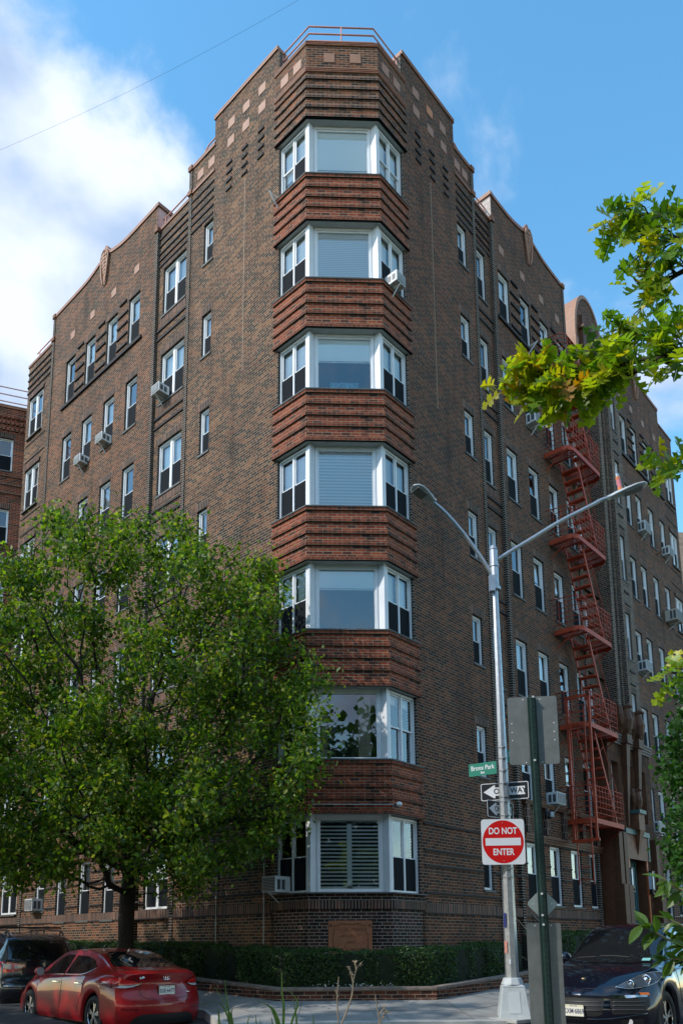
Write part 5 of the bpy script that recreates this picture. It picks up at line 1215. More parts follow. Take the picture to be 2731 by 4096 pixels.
    def wheels_(s, spokes=5, rim=M_RIM, rr=.215, split=True):
        wt = .215; y0 = s.T['wmid'][2][1]-.03
        for x in s.wh:
            for sg in (1, -1):
                c = MB(); R_ = s.wr; n = 40; prof = [(-.5, rr), (-.5, R_-.03), (-.42, R_-.006), (-.3, R_), (.3, R_), (.42, R_-.006), (.5, R_-.03), (.5, rr), (.38, rr-.006)]
                yc = sg*(y0-wt/2)
                o = len(c.v)
                for (t, r_) in prof:
                    for j in range(n): q = 2*math.pi*j/n; c.v.append((x+r_*math.cos(q), yc+sg*t*wt, R_+r_*math.sin(q)))
                for i in range(len(prof)-1):
                    for j in range(n): c.f.append([o+i*n+j, o+i*n+(j+1) % n, o+(i+1)*n+(j+1) % n, o+(i+1)*n+j]); c.m.append(0); c.uv.append(None)
                w_ = c.build('wheel', M_TYRE, s.root, smooth=True, fix=True)
                c = MB(); yo = yc+sg*wt*.40
                ang = [(x+rr*math.cos(2*math.pi*j/36), yo, R_+rr*math.sin(2*math.pi*j/36)) for j in range(37)]; c.tube(ang, .011, 6, caps=False)
                for k in range(spokes):
                    for dq in ((-.16, .16) if split else (0,)):
                        q = 2*math.pi*k/spokes+.35; q2 = q+dq
                        A_ = V3(x+.045*math.cos(q), yo+sg*.0, R_+.045*math.sin(q)); B_2 = V3(x+(rr-.005)*math.cos(q2), yo-sg*.008, R_+(rr-.005)*math.sin(q2))
                        tn = V3(-math.sin(q2), 0, math.cos(q2)); c.hexa([A_-tn*.014, A_+tn*.014, A_+tn*.014-V3(0, sg*.03, 0), A_-tn*.014-V3(0, sg*.03, 0), B_2-tn*.017, B_2+tn*.017, B_2+tn*.017-V3(0, sg*.03, 0), B_2-tn*.017-V3(0, sg*.03, 0)])
                c.tube([(x, yo-sg*.02, R_), (x, yo+sg*.008, R_)], .052, 16); c.build('rim', rim, w_)
                c = MB(); c.tube([(x, yo-sg*.075, R_), (x, yo-sg*.06, R_)], rr-.01, 24); c.build('brake_disc', M_RIMD, w_)
    def plate(s, y, z, view, txt, top):
        p = s.hit((y, z), view); sg = -1 if view == 'r' else 1
        t = bpy.data.objects.new('licence_plate', None)
        c = MB(); rrect(.32, .165, .012, -.004, .004, c); M = Matrix(((0, -sg*-1*1.0, 0, p[0]+sg*.018), (sg*1.0, 0, 0, y), (0, 0, 1, z), (0, 0, 0, 1)))
        # local x -> viewer right, local -y -> outward
        M = Matrix(((0, -sg, 0, p[0]+sg*.02), (sg, 0, 0, y), (0, 0, 1, z), (0, 0, 0, 1)))
        o = c.build('licence_plate', M_TRIM, s.root); o.matrix_local = M
        rrect(.300, .148, .008, -.0055, -.0041, MB()).build('plate_face', M_PLATE, o)
        MB().box(-.145, .145, -.0062, -.0056, .052, .068).build('plate_band', mat('plate_band', (.65, .60, .40), .5), o)
        text_obj(top, .022, M_PLT2, 'lettering', o, TXM(0, -.0066, .058), .0003, bold=.0004); text_obj(txt, .088, M_PLT2, 'lettering', o, TXM(0, -.0062, -.012), .0003, sx=.80, bold=.0016)
        return o
PR = mat('car_paint_red', (.27, .004, .006), .35, metal=0, spec=.3, coat=.7); PB = mat('car_paint_navy', (.0012, .003, .013), .22, metal=.3, coat=1); PK = mat('car_paint_black_blue', (.008, .012, .02), .25, metal=.3, coat=1)
sed = dict(sill=.19, kr=.36, kf=.45,
  belt=[(0, .93), (.3, .99), (.9, .985), (1.6, .955), (2.4, .92), (3.3, .885), (3.9, .80), (4.3, .70), (4.55, .62)],
  top=[(0, 1.03), (.18, 1.09), (.45, 1.11), (.75, 1.19), (1.1, 1.315), (1.5, 1.405), (2.0, 1.44), (2.5, 1.425), (2.8, 1.37), (3.2, 1.19), (3.5, 1.035), (3.9, .95), (4.25, .85), (4.45, .73), (4.55, .66)],
  edge=[(0, .98), (.3, 1.035), (.6, 1.06), (.9, 1.13), (1.3, 1.29), (1.7, 1.345), (2.2, 1.35), (2.6, 1.31), (3.0, 1.13), (3.4, .945), (3.9, .86), (4.3, .75), (4.55, .64)],
  wmid=[(0, .80), (.5, .86), (1.0, .885), (2.2, .88), (3.4, .885), (4.0, .86), (4.35, .82), (4.55, .78)],
  wbelt=[(0, .74), (.5, .80), (1.0, .83), (2.2, .85), (3.3, .84), (4.0, .80), (4.55, .70)],
  wroof=[(0, .66), (.4, .70), (.9, .64), (1.4, .585), (2.1, .60), (2.7, .63), (3.1, .69), (3.5, .75), (4.0, .72), (4.55, .60)],
  rearx=[(.15, -.02), (.3, .05), (.5, .075), (.62, .05), (.75, .0), (.9, -.02), (1.03, .03), (1.1, .0)], frontx=[(.15, -.05), (.3, .03), (.5, .04), (.7, -.04)])
ah = math.radians(40.5); hd = V3(-math.sin(ah), math.cos(ah), 0); hl = V3(-hd[1], hd[0], 0)
Pp = at(665, 3958, 13.15)
pos = V3(Pp[0], Pp[1], 0)+hl*(-.0); zgr = Pp[2]-.76; print('red car ground', zgr, 'd', dist(pos[0], pos[1]))
red = Car('parked_car', 'bright red sedan parked with its tail towards the corner', PR, 4.55, sed, (.93, 3.63), .325, None, (pos[0], pos[1], zgr), hd, group='cars parked at the kerbs')
red.wheels_(5)
D = red.decal
D('rear_window', [(-.60, 1.135), (-.57, 1.20), (-.47, 1.33), (-.40, 1.375), (.40, 1.375), (.47, 1.33), (.57, 1.20), (.60, 1.135), (.3, 1.115), (-.3, 1.115)], 'r', M_CGL)
for vw, sgn in (('l', 1), ('R', -1)):
    D('side_window', [(3.16, .965), (2.55, .985), (2.24, .99), (2.15, 1.315), (2.40, 1.325), (2.62, 1.28), (2.92, 1.14)][::sgn], vw, M_CGL)
    D('side_window', [(2.16, .993), (1.45, 1.01), (1.22, 1.06), (1.15, 1.13), (1.35, 1.235), (1.62, 1.295), (2.07, 1.315)][::sgn], vw, M_CGL)
    red.line('window_trim', [(3.2, .955), (2.4, .975), (1.5, .995), (1.15, 1.10)], vw, M_CHR, .006)
    for pts in ([(2.20, 1.0), (2.20, .6), (2.22, .32)], [(3.22, .93), (3.24, .6), (3.1, .32)], [(1.28, 1.0), (1.32, .72), (1.42, .55), (1.5, .34)]): red.line('door_seam', pts, vw, M_TRIM, .005)
    red.line('sill_crease', [(3.15, .30), (1.4, .31)], vw, M_TRIM, .004)
    for x in (2.42, 1.50):
        p = red.hit((x, .84), 'l')
        c = MB(); c.tube([(x+.10, sgn*(p[1]-.0), .84), (x+.08, sgn*(p[1]+.03), .845), (x-.08, sgn*(p[1]+.03), .845), (x-.10, sgn*(p[1]-.0), .84)], .013, 6); c.build('door_handle', M_CHR, red.root)
    p = red.hit((3.1, .95), 'l'); mi = MB(); mi.tube([(3.10, sgn*(p[1]-.02), .97), (3.10, sgn*(p[1]+.06), .99)], .02, 6); mi.tube([(3.16, sgn*(p[1]+.12), 1.01), (3.12, sgn*(p[1]+.12), 1.01), (3.06, sgn*(p[1]+.12), 1.01)], [.04, .085, .09], 12); mo = mi.build('wing_mirror', PR, red.root, smooth=True); c = MB(); c.tube([(3.055, sgn*(p[1]+.12), 1.01), (3.05, sgn*(p[1]+.12), 1.01)], .078, 14); c.build('mirror_glass', M_TLW, mo)
D('windscreen', [(-.70, 1.06), (-.52, 1.36), (.52, 1.36), (.70, 1.06), (0, 1.04)], 'f', M_CGL)
for sg in (1, -1):
    t = D('tail_light', [(sg*.40, .855), (sg*.52, .92), (sg*.70, .965), (sg*.87, .955), (sg*.9, .86), (sg*.82, .79), (sg*.66, .78), (sg*.52, .80)][::sg], 'r', M_TLD, .008)
    D('red_lens', [(sg*.45, .862), (sg*.56, .912), (sg*.70, .95), (sg*.84, .945), (sg*.84, .87), (sg*.74, .845), (sg*.60, .84)][::sg], 'r', M_TLR, .013, parent=t)
    D('clear_lens', [(sg*.46, .845), (sg*.60, .83), (sg*.72, .835), (sg*.80, .80), (sg*.66, .79), (sg*.54, .81)][::sg], 'r', M_TLW, .014, parent=t)
    D('reflector', [(sg*.50, .43), (sg*.74, .45), (sg*.74, .475), (sg*.50, .46)][::sg], 'r', M_TLD, .006)
    D('headlight', [(sg*.55, .66), (sg*.78, .78), (sg*.84, .80), (sg*.82, .66), (sg*.66, .62)][::-sg], 'f', M_TLW, .006)
    red.line('boot_seam', [(sg*.60, 1.09), (sg*.57, 1.0), (sg*.46, .86), (sg*.46, .76), (sg*.40, .63), (0, .60)], 'r', M_TRIM, .004)
D('rear_diffuser', [(-.62, .20), (-.55, .32), (-.42, .37), (.42, .37), (.55, .32), (.62, .20)], 'r', M_TRIM, .010)
red.line('bumper_seam', [(-.80, .70), (-.60, .58), (0, .56), (.60, .58), (.80, .70)], 'r', mat('car_paint_red_dark', (.06, .001, .002), .4), .003)
red.plate(0, .745, 'r', 'EGE\u00b76477', 'NEW YORK')
p = red.hit((0, .94), 'r'); c = MB(); c.tube([(p[0]-.008, .062*math.cos(q), .945+.034*math.sin(q)) for q in np.linspace(0, 2*math.pi, 25)], .0055, 6); c.tube([(p[0]-.010, .028, .917), (p[0]-.010, .018, .973)], .006, 5); c.tube([(p[0]-.010, -.018, .917), (p[0]-.010, -.028, .973)], .006, 5); c.tube([(p[0]-.010, .022, .943), (p[0]-.010, -.022, .949)], .005, 5); c.build('badge', M_CHR, red.root)
p = red.hit((.42, .955), 'r')
text_obj('ELANTRA', .042, M_CHR, 'lettering', red.root, Matrix(((.35, 0, -1, p[0]-.016), (-.93, 0, 0, .40), (0, 1, 0, .965), (0, 0, 0, 1))), .002, bold=.001)
text_obj('LIMITED', .016, M_CHR, 'lettering', red.root, Matrix(((-.2, 0, -1, red.hit((-.45, .70), 'r')[0]-.012), (-.97, 0, 0, -.45), (0, 1, 0, .70), (0, 0, 0, 1))), .001)
c = MB(); q = red.hit((1.35, 0), 't'); c.hexa([(1.42, -.015, q[2]-.01), (1.42, .015, q[2]-.01), (1.30, .012, q[2]-.02), (1.30, -.012, q[2]-.02), (1.36, -.006, q[2]+.02), (1.36, .006, q[2]+.02), (1.30, .006, q[2]+.05), (1.30, -.006, q[2]+.05)]); c.build('antenna', PR, red.root)
# dark suv parked ahead of the red car
suv = dict(sill=.24, kr=.30, kf=.4,
  belt=[(0, 1.02), (.3, 1.06), (1.0, 1.06), (2.4, 1.03), (3.4, 1.0), (4.0, .94), (4.4, .84), (4.65, .74)],
  top=[(0, 1.10), (.08, 1.25), (.22, 1.48), (.42, 1.60), (.9, 1.655), (1.7, 1.68), (2.6, 1.65), (2.95, 1.57), (3.4, 1.28), (3.65, 1.13), (4.0, 1.07), (4.45, .97), (4.65, .80)],
  edge=[(0, 1.06), (.10, 1.20), (.25, 1.42), (.5, 1.53), (1.0, 1.575), (1.8, 1.59), (2.5, 1.56), (2.9, 1.45), (3.3, 1.20), (3.6, 1.06), (4.0, .99), (4.4, .88), (4.65, .76)],
  wmid=[(0, .84), (.5, .90), (1.0, .92), (2.2, .915), (3.5, .92), (4.1, .90), (4.65, .80)],
  wbelt=[(0, .80), (.5, .87), (1.0, .885), (2.2, .885), (3.4, .88), (4.1, .85), (4.65, .74)],
  wroof=[(0, .76), (.3, .70), (.8, .66), (1.7, .66), (2.6, .66), (3.1, .70), (3.6, .78), (4.1, .76), (4.65, .62)],
  rearx=[(.2, -.02), (.35, .08), (.62, .10), (.72, .02), (1.0, .0), (1.2, .0)], frontx=[(.2, -.06), (.45, .04), (.7, .03), (1.0, -.04)])
uS = 5.7+float((V3(pos[0], pos[1], 0)-FL.P0)@FL.dd); dS = float((V3(pos[0], pos[1], 0)-FL.P0)@FL.n)
PS = V3(pos[0], pos[1], 0)+hd*5.0; zS = zgr+.02
sv = Car('parked_car', 'black suv with roof rails parked at the left edge in front of the red car', PK, 4.65, suv, (.9, 3.62), .36, None, (PS[0], PS[1], zS), hd, group='cars parked at the kerbs')
sv.wheels_(5); sv.root.scale = (1, 1.0, 1.06); D = sv.decal
D('rear_window', [(-.66, 1.13), (-.58, 1.44), (-.5, 1.50), (.5, 1.50), (.58, 1.44), (.66, 1.13), (0, 1.10)], 'r', M_CGL)
for vw, sgn in (('l', 1), ('R', -1)):
    D('side_window', [(3.1, 1.13), (2.1, 1.13), (2.05, 1.50), (2.5, 1.50), (2.8, 1.40)][::sgn], vw, M_CGL); D('side_window', [(2.0, 1.13), (1.1, 1.14), (1.05, 1.50), (1.95, 1.51)][::sgn], vw, M_CGL); D('side_window', [(1.0, 1.15), (.45, 1.20), (.4, 1.40), (.95, 1.49)][::sgn], vw, M_CGL)
    c = MB(); c.tube([(.5, sgn*.60, 1.60), (.65, sgn*.61, 1.70), (1.5, sgn*.62, 1.74), (2.4, sgn*.62, 1.72), (2.6, sgn*.61, 1.64)], .018, 6)
    for x in (.7, 1.6, 2.35): c.tube([(x, sgn*.61, 1.58), (x, sgn*.615, 1.72)], .016, 6)
    c.build('roof_rail', M_TRIM, sv.root)
for sg in (1, -1):
    t = D('tail_light', [(sg*.40, 1.0), (sg*.62, 1.05), (sg*.9, 1.09), (sg*.93, .95), (sg*.80, .86), (sg*.62, .87), (sg*.42, .95)][::sg], 'r', M_TLR, .008)
    D('clear_lens', [(sg*.43, .99), (sg*.60, 1.01), (sg*.60, .93), (sg*.46, .95)][::sg], 'r', M_TLW, .013, parent=t); D('clear_lens', [(sg*.66, 1.03), (sg*.80, 1.04), (sg*.80, .95), (sg*.66, .92)][::sg], 'r', M_TLW, .013, parent=t)
sv.line('chrome_strip', [(-.80, .60), (0, .58), (.80, .60)], 'r', M_CHR, .012, off=.01); sv.line('boot_seam', [(-.62, 1.08), (-.60, .90), (-.55, .66), (0, .63), (.55, .66), (.60, .90), (.62, 1.08)], 'r', M_TRIM, .005)
c = MB(); c.tube([(.6, -.58, 1.76), (.6, .58, 1.76)], .018, 6); c.tube([(1.9, -.58, 1.78), (1.9, .58, 1.78)], .018, 6); c.build('cross_bar', M_TRIM, sv.root)
# dark blue suv on the right
cay = dict(sill=.25, kr=.35, kf=.52,
  belt=[(0, 1.0), (.4, 1.06), (1.2, 1.06), (2.4, 1.03), (3.4, 1.0), (3.9, .97), (4.3, .90), (4.6, .80), (4.85, .66)],
  top=[(0, 1.12), (.2, 1.38), (.5, 1.56), (1.0, 1.66), (1.8, 1.70), (2.4, 1.69), (2.8, 1.62), (3.2, 1.40), (3.5, 1.18), (3.65, 1.11), (4.0, 1.06), (4.4, .97), (4.7, .83), (4.85, .70)],
  edge=[(0, 1.05), (.25, 1.28), (.6, 1.50), (1.1, 1.58), (1.9, 1.61), (2.4, 1.59), (2.75, 1.50), (3.1, 1.30), (3.4, 1.10), (3.6, 1.045), (3.9, 1.05), (4.2, 1.0), (4.5, .90), (4.75, .76), (4.85, .68)],
  wmid=[(0, .86), (.5, .94), (1.0, .97), (2.2, .95), (3.6, .97), (4.2, .96), (4.6, .92), (4.85, .86)],
  wbelt=[(0, .80), (.6, .88), (1.2, .91), (2.2, .91), (3.4, .91), (3.9, .92), (4.3, .89), (4.85, .76)],
  wroof=[(0, .72), (.4, .68), (1.0, .66), (1.9, .66), (2.6, .67), (3.1, .73), (3.5, .80), (3.9, .82), (4.3, .78), (4.85, .64)],
  rearx=[(.2, 0), (.6, .06), (1, 0)], frontx=[(.2, -.06), (.38, .03), (.52, .06), (.62, .03), (.74, .02), (.9, -.03)])
h2 = V3(-1/R2, -1/R2, 0); l2 = V3(1/R2, -1/R2, 0)
Pc = at((2304), 4042, 11.75); pc0 = V3(Pc[0], Pc[1], 0)-h2*5.0; zc = Pc[2]-.56; print('cayenne ground', zc, dist(Pc[0], Pc[1]))
cy = Car('parked_car', 'glossy dark blue suv parked facing the viewer at the right edge', PB, 4.85, cay, (.95, 3.86), .375, None, (pc0[0], pc0[1], zc), h2, group='cars parked at the kerbs')
cy.wheels_(5, rr=.25); D = cy.decal; cy.root.scale = (1.03, 1.03, 1.12)
D('windscreen', [(-.80, 1.13), (-.70, 1.38), (-.58, 1.58), (.58, 1.58), (.70, 1.38), (.80, 1.13), (.4, 1.10), (-.4, 1.10)], 'f', M_CGL, .005)
for vw, sgn in (('l', 1), ('R', -1)):
    D('side_window', [(3.15, 1.12), (2.1, 1.12), (2.05, 1.53), (2.45, 1.53), (2.85, 1.36)][::sgn], vw, M_CGL); D('side_window', [(2.0, 1.12), (1.0, 1.14), (.95, 1.42), (1.3, 1.50), (1.95, 1.53)][::sgn], vw, M_CGL)
    cy.line('window_trim', [(3.25, 1.085), (2.85, 1.38), (2.45, 1.56), (1.6, 1.56), (.9, 1.44)], vw, M_CHR, .009, off=.004)
    for pts in ([(2.05, 1.1), (2.05, .7), (2.05, .4)], [(3.28, 1.05), (3.3, .7), (3.2, .4)]): cy.line('door_seam', pts, vw, M_TRIM, .005)
    p = cy.hit((3.1, 1.08), 'l'); mi = MB(); mi.tube([(3.10, sgn*(p[1]-.02), 1.08), (3.10, sgn*(p[1]+.08), 1.12)], .025, 6); mi.tube([(3.20, sgn*(p[1]+.16), 1.15), (3.15, sgn*(p[1]+.16), 1.15), (3.04, sgn*(p[1]+.16), 1.15)], [.04, .11, .11], 12); mi.build('wing_mirror', PB, cy.root, smooth=True)
    p = cy.hit((4.32, .70), 'l'); D('side_marker', [(4.28, .70), (4.42, .70), (4.42, .735), (4.28, .735)][::sgn], vw, M_AMB, .006)
for sg in (1, -1):
    pts = [(sg*.50, .80), (sg*.60, .86), (sg*.74, .955), (sg*.86, .985), (sg*.915, .95), (sg*.90, .87), (sg*.80, .81), (sg*.66, .785)]
    t = D('headlight', pts[::-sg], 'f', mat('headlight_bowl', (.10, .13, .17), .15, metal=.5, coat=1), .006)
    for (y, z, r_) in ((.80, .895, .062), (.66, .845, .045)):
        p = cy.hit((sg*y, z), 'f'); c = MB(); c.tube([(p[0]+.0, sg*y, z), (p[0]+.018, sg*y, z)], r_, 20); c.build('projector', M_TRIM, t)
        c = MB(); c.tube([(p[0]+.02, sg*y+r_*math.cos(q), z+r_*math.sin(q)) for q in np.linspace(0, 2*math.pi, 25)], .009, 6); c.tube([(p[0]+.016, sg*y, z), (p[0]+.022, sg*y, z), (p[0]+.04, sg*y, z)], [r_*.6, r_*.55, .002], 14); c.build('lamp_ring', M_CHR, t)
    cy.line('headlight_edge', [(sg*.50, .80), (sg*.60, .865), (sg*.74, .96), (sg*.87, .99), (sg*.92, .95), (sg*.90, .865), (sg*.80, .805), (sg*.66, .78), (sg*.50, .80)], 'f', M_CHR, .005, parent=t, off=.01)
    D('side_intake', [(sg*.46, .66), (sg*.86, .665), (sg*.88, .56), (sg*.82, .47), (sg*.50, .46)][::-sg], 'f', M_TRIM, .007)
    D('daytime_light', [(sg*.46, .70), (sg*.84, .70), (sg*.84, .678), (sg*.52, .665)][::-sg], 'f', M_CHR, .013)
    for z in (.62, .57, .52): cy.line('intake_bar', [(sg*.50, z), (sg*.68, z), (sg*.83, z)], 'f', mat('satin_grey_plastic', (.06, .065, .07), .35), .007, off=.012)
    p = cy.hit((sg*.68, .37), 'f'); D('fog_lamp_recess', [(sg*.55, .40), (sg*.82, .41), (sg*.80, .32), (sg*.60, .31)][::-sg], 'f', M_TRIM, .007); c = MB(); c.tube([(p[0], sg*.68, .36), (p[0]+.02, sg*.68, .36)], .04, 16); c.build('fog_lamp', M_TLW, cy.root)
D('grille', [(-.40, .66), (.40, .66), (.38, .46), (.30, .43), (-.30, .43), (-.38, .46)], 'f', M_TRIM, .007)
for z in (.61, .56, .51): cy.line('grille_bar', [(-.37, z), (0, z), (.37, z)], 'f', mat('satin_grey_plastic', (.06, .065, .07), .35), .007, off=.013)
cy.line('bumper_edge', [(-.86, .47), (-.45, .40), (0, .39), (.45, .40), (.86, .47)], 'f', PB, .014, off=.004)
D('lower_intake', [(-.48, .33), (.48, .33), (.44, .27), (-.44, .27)], 'f', M_TRIM, .007)
cy.line('bonnet_seam', [(-.80, .99), (-.60, .88), (-.45, .80), (0, .78), (.45, .80), (.60, .88), (.80, .99)], 'f', M_TRIM, .004)
p = cy.hit((4.55, .0), 't'); c = MB(); c.tube([(4.55, 0, p[2]-.005), (4.55, 0, p[2]+.012)], [.035, .03], 12); c.build('badge', mat('badge_gold', (.5, .4, .2), .3, metal=.8), cy.root)
for sg in (.3, -.25): 
    p0 = cy.hit((3.52, sg), 't'); p1 = cy.hit((3.50, sg-.5), 't'); c = MB(); c.tube([p0+V3(0, 0, .02), (p0+p1)/2+V3(-.02, 0, .03), p1+V3(-.03, 0, .02)], .009, 5); c.build('wiper', M_TRIM, cy.root)
cy.plate(0, .50, 'f', 'KXM\u00b76869', 'NEW YORK')
p = cy.hit((.52, 1.16), 'f'); D('windscreen_sticker', [(.50, 1.13), (.62, 1.13), (.62, 1.165), (.50, 1.165)], 'f', mat('sticker_teal', (.2, .5, .5), .5), .009)
# ---------------------------------------------------------------- neighbouring buildings
def flat_block(name, label, P0, dd, n, wid, ztop, wins, depth=10, mats=None, floors=(0,)):
    F = Fr(P0, dd, n); b = thing(name, label, 'building', (0, 0, 0)); m = MB()
    ops = [(a, a+w_, z, z+h_) for (a, w_, z, h_) in wins]
    wall(m, F, 0, wid, 0, -2.3, ztop, ops, .12)
    m.quad(F(0, 0, -2.3), F(0, -depth, -2.3), F(0, -depth, ztop), F(0, 0, ztop)); m.quad(F(wid, 0, -2.3), F(wid, -depth, -2.3), F(wid, -depth, ztop), F(wid, 0, ztop)); m.quad(F(0, 0, ztop-.3), F(wid, 0, ztop-.3), F(wid, -depth, ztop-.3), F(0, -depth, ztop-.3))
    m.build('facade_wall', mats or [M_RED, M_TICK], b)
    c = MB(); c.quad(F(0, -.6, -2), F(wid, -.6, -2), F(wid, -.6, ztop-.4), F(0, -.6, ztop-.4)); c.build('interior', M_INT, b)
    pr = {}
    for (a, w_, z, h_) in wins:
        k = (w_, h_)
        if k not in pr: o = double_hung(w_-.01, h_-.01, 2 if w_ > 1 else 1, None, (0, 1), 'window', trim=.08); o.parent = b; pr[k] = o
        else: o = copy_tree(pr[k])
        place(o, WM(F, a+w_/2, -.08, z+.005))
    return F, b
Pl = at(118, 1660, 30)
wl = [(u, 1.35, 16.95-2.9*i, 1.35) for i in range(6) for u in (.50, 3.2, 6.0)]
F2, b2 = flat_block('apartment_building', 'red brick apartment block with dentil bands behind the left end of the corner building', (Pl[0], Pl[1], 0), (-.955, -.296, 0), (.296, -.955, 0), 11, 19.55, wl)
for z in (19.1, 18.85, 18.6):
    c = MB()
    for k in range(70): c.fbox(F2, .05+k*.155, .05+k*.155+.085, -.01, .07, z, z+.14)
    c.build('dentil_band', M_RED, b2, fix=True)
for i in range(6):
    z = 16.95-2.9*i; c = MB()
    for dz in (-.25, -.6, -.95): c.fbox(F2, 0, 11, -.01, .04, z+dz, z+dz+.07)
    c.build('brick_rib', M_REDD, b2, fix=True)
coping(F2, 0, 11, 19.55).parent = b2
c = MB()
for h in (.35, .65, .95): c.tube([F2(.05, -.2, 19.6+h), F2(11, -.2, 19.6+h)], .022, 6)
for u in (.05, 2.2, 4.4): c.tube([F2(u, -.2, 19.6), F2(u, -.2, 20.55)], .022, 6)
c.build('roof_railing', M_RAILP, b2)
Pr = at(2704, 2128, 47)
F3, b3 = flat_block('apartment_building', 'distant pale brick block seen past the right end of the facade', (Pr[0], Pr[1], 0), (1, .1, 0), (.1, -1, 0), 14, Pr[2], [(1.5+3*k, 1.1, 18.5-2.9*i, 1.5) for i in range(6) for k in range(3)], 12, [brick_mat('tan_brick', [(.2, .13, .09), (.3, .2, .14), (.38, .26, .19)], (.5, .45, .38), shift=.1), M_TICK])
# ---------------------------------------------------------------- trees
M_BARK = mat('dark_bark', (.045, .036, .028), .95, noise=.5, nscale=18, bump=1.0)
M_BARK2 = mat('grey_bark', (.10, .085, .07), .9, noise=.4, nscale=18, bump=.8)
def colonize(base, first, att, step=.28, infl=2.2, kill=.5, maxn=2600, iters=110, seed=1):
    rs = np.random.RandomState(seed); nodes = [np.array(p, float) for p in base]; par = [-1]+list(range(len(base)-1)); att = np.array(att)
    P = np.array(nodes); alive = np.ones(len(att), bool)
    D = np.full(len(att), 1e9); NI = np.zeros(len(att), int); start = 0
    for it in range(iters):
        new = P[start:]; 
        d = np.linalg.norm(att[:, None]-new[None], axis=2); j = d.argmin(1); dm = d[np.arange(len(att)), j]; u = dm < D; D[u] = dm[u]; NI[u] = j[u]+start
        alive &= D > kill
        if not alive.any() or len(P) > maxn: break
        lim = infl if it > 8 else 9
        idx = np.where(alive & (D < lim))[0]
        if len(idx) == 0: idx = np.where(alive)[0]
        dr = att[idx]-P[NI[idx]]; dr /= np.linalg.norm(dr, axis=1)[:, None]; S = np.zeros_like(P); np.add.at(S, NI[idx], dr)
        g = np.where(np.linalg.norm(S, axis=1) > 1e-6)[0]; g = g[np.isin(g, NI[idx])]
        v = S[g]; v /= np.linalg.norm(v, axis=1)[:, None]; v += rs.normal(size=v.shape)*.16; v /= np.linalg.norm(v, axis=1)[:, None]
        start = len(P); P = np.concatenate([P, P[g]+v*step]); par += list(g)
    return P, np.array(par)
def tree(name, label, base, trunk_pts, att, leafn, lsize, lmats, bark, r0, seed=1, droop=.5, group=None, step=.28, kill=.5, ratio=.62, clump=.16, cat='tree', keep=.9):
    t = thing(name, label, cat, tuple(base), 0, group)
    P, par = colonize(trunk_pts, None, att, step=step, kill=kill, seed=seed)
    n = len(P); ch = [[] for _ in range(n)]
    for i in range(n):
        if par[i] >= 0: ch[par[i]].append(i)
    r = np.zeros(n)
    for i in range(n-1, -1, -1): r[i] = .006 if not ch[i] else sum(r[c]**2.25 for c in ch[i])**(1/2.25)
    r *= r0/r[0]; r = np.maximum(r, .0045)
    tr = MB(); br = MB(); off = -np.array(base)
    for i in range(n):
        for c in ch[i]:
            k = 9 if r[c] > .05 else (5 if r[c] > .015 else 3)
            (tr if c < len(trunk_pts) else br).tube([P[i]+off, P[c]+off], [r[i] if (c == max(ch[i], key=lambda q: r[q])) else r[c], r[c]], k, caps=False)
    tr.build('trunk', bark, t, smooth=True); br.build('limbs', bark, t, smooth=True)
    rs = np.random.RandomState(seed); tips = np.array([i for i in range(n) if r[i] <= max(np.quantile(r, .62), .0046) and par[i] >= len(trunk_pts)-1])
    q = rs.choice(rs.choice(tips, int(len(tips)*keep), replace=False), leafn); f = rs.rand(leafn)[:, None]; pos = P[q]*(1-f)+P[par[q]]*f+rs.normal(size=(leafn, 3))*clump; pos[:, 2] -= abs(rs.normal(size=leafn))*clump*.5
    leaf_blob('crown', pos+off, np.tile(V3(0, 0, .5), (leafn, 1)), lsize, lmats, t, ratio=ratio, droop=droop)
    return t
def lumps(c, R_, n, k, rl, seed, test=None):
    rs = np.random.RandomState(seed); o = []
    cs = []
    while len(cs) < n:
        v = rs.uniform(-1, 1, 3)
        if .15 < np.linalg.norm(v) < 1: cs.append(np.array(c)+v*np.array(R_))
    while len(o) < k:
        q = cs[rs.randint(n)]+rs.normal(size=3)*rl*.5
        if test is None or test(q): o.append(q)
    return o
PL = [leaf_mat('pear_leaf_a', (.09, .18, .015), .6, .45, .45), leaf_mat('pear_leaf_b', (.15, .25, .02), .6, .42, .45), leaf_mat('pear_leaf_c', (.05, .115, .013), .45, .45, .4), leaf_mat('pear_leaf_d', (.24, .28, .035), .5, .45, .4)]
Tb = FL(2.63, 2.62, 0); Tb = V3(-4.83, 1.38, zg(1.45, 3)); zt0 = Tb[2]
trk = [Tb, Tb+V3(0, 0, .5), Tb+V3(.01, -.01, 1.0), Tb+V3(.0, -.02, 1.5), Tb+V3(.02, -.03, 1.95), Tb+V3(.06, -.06, 2.35)]
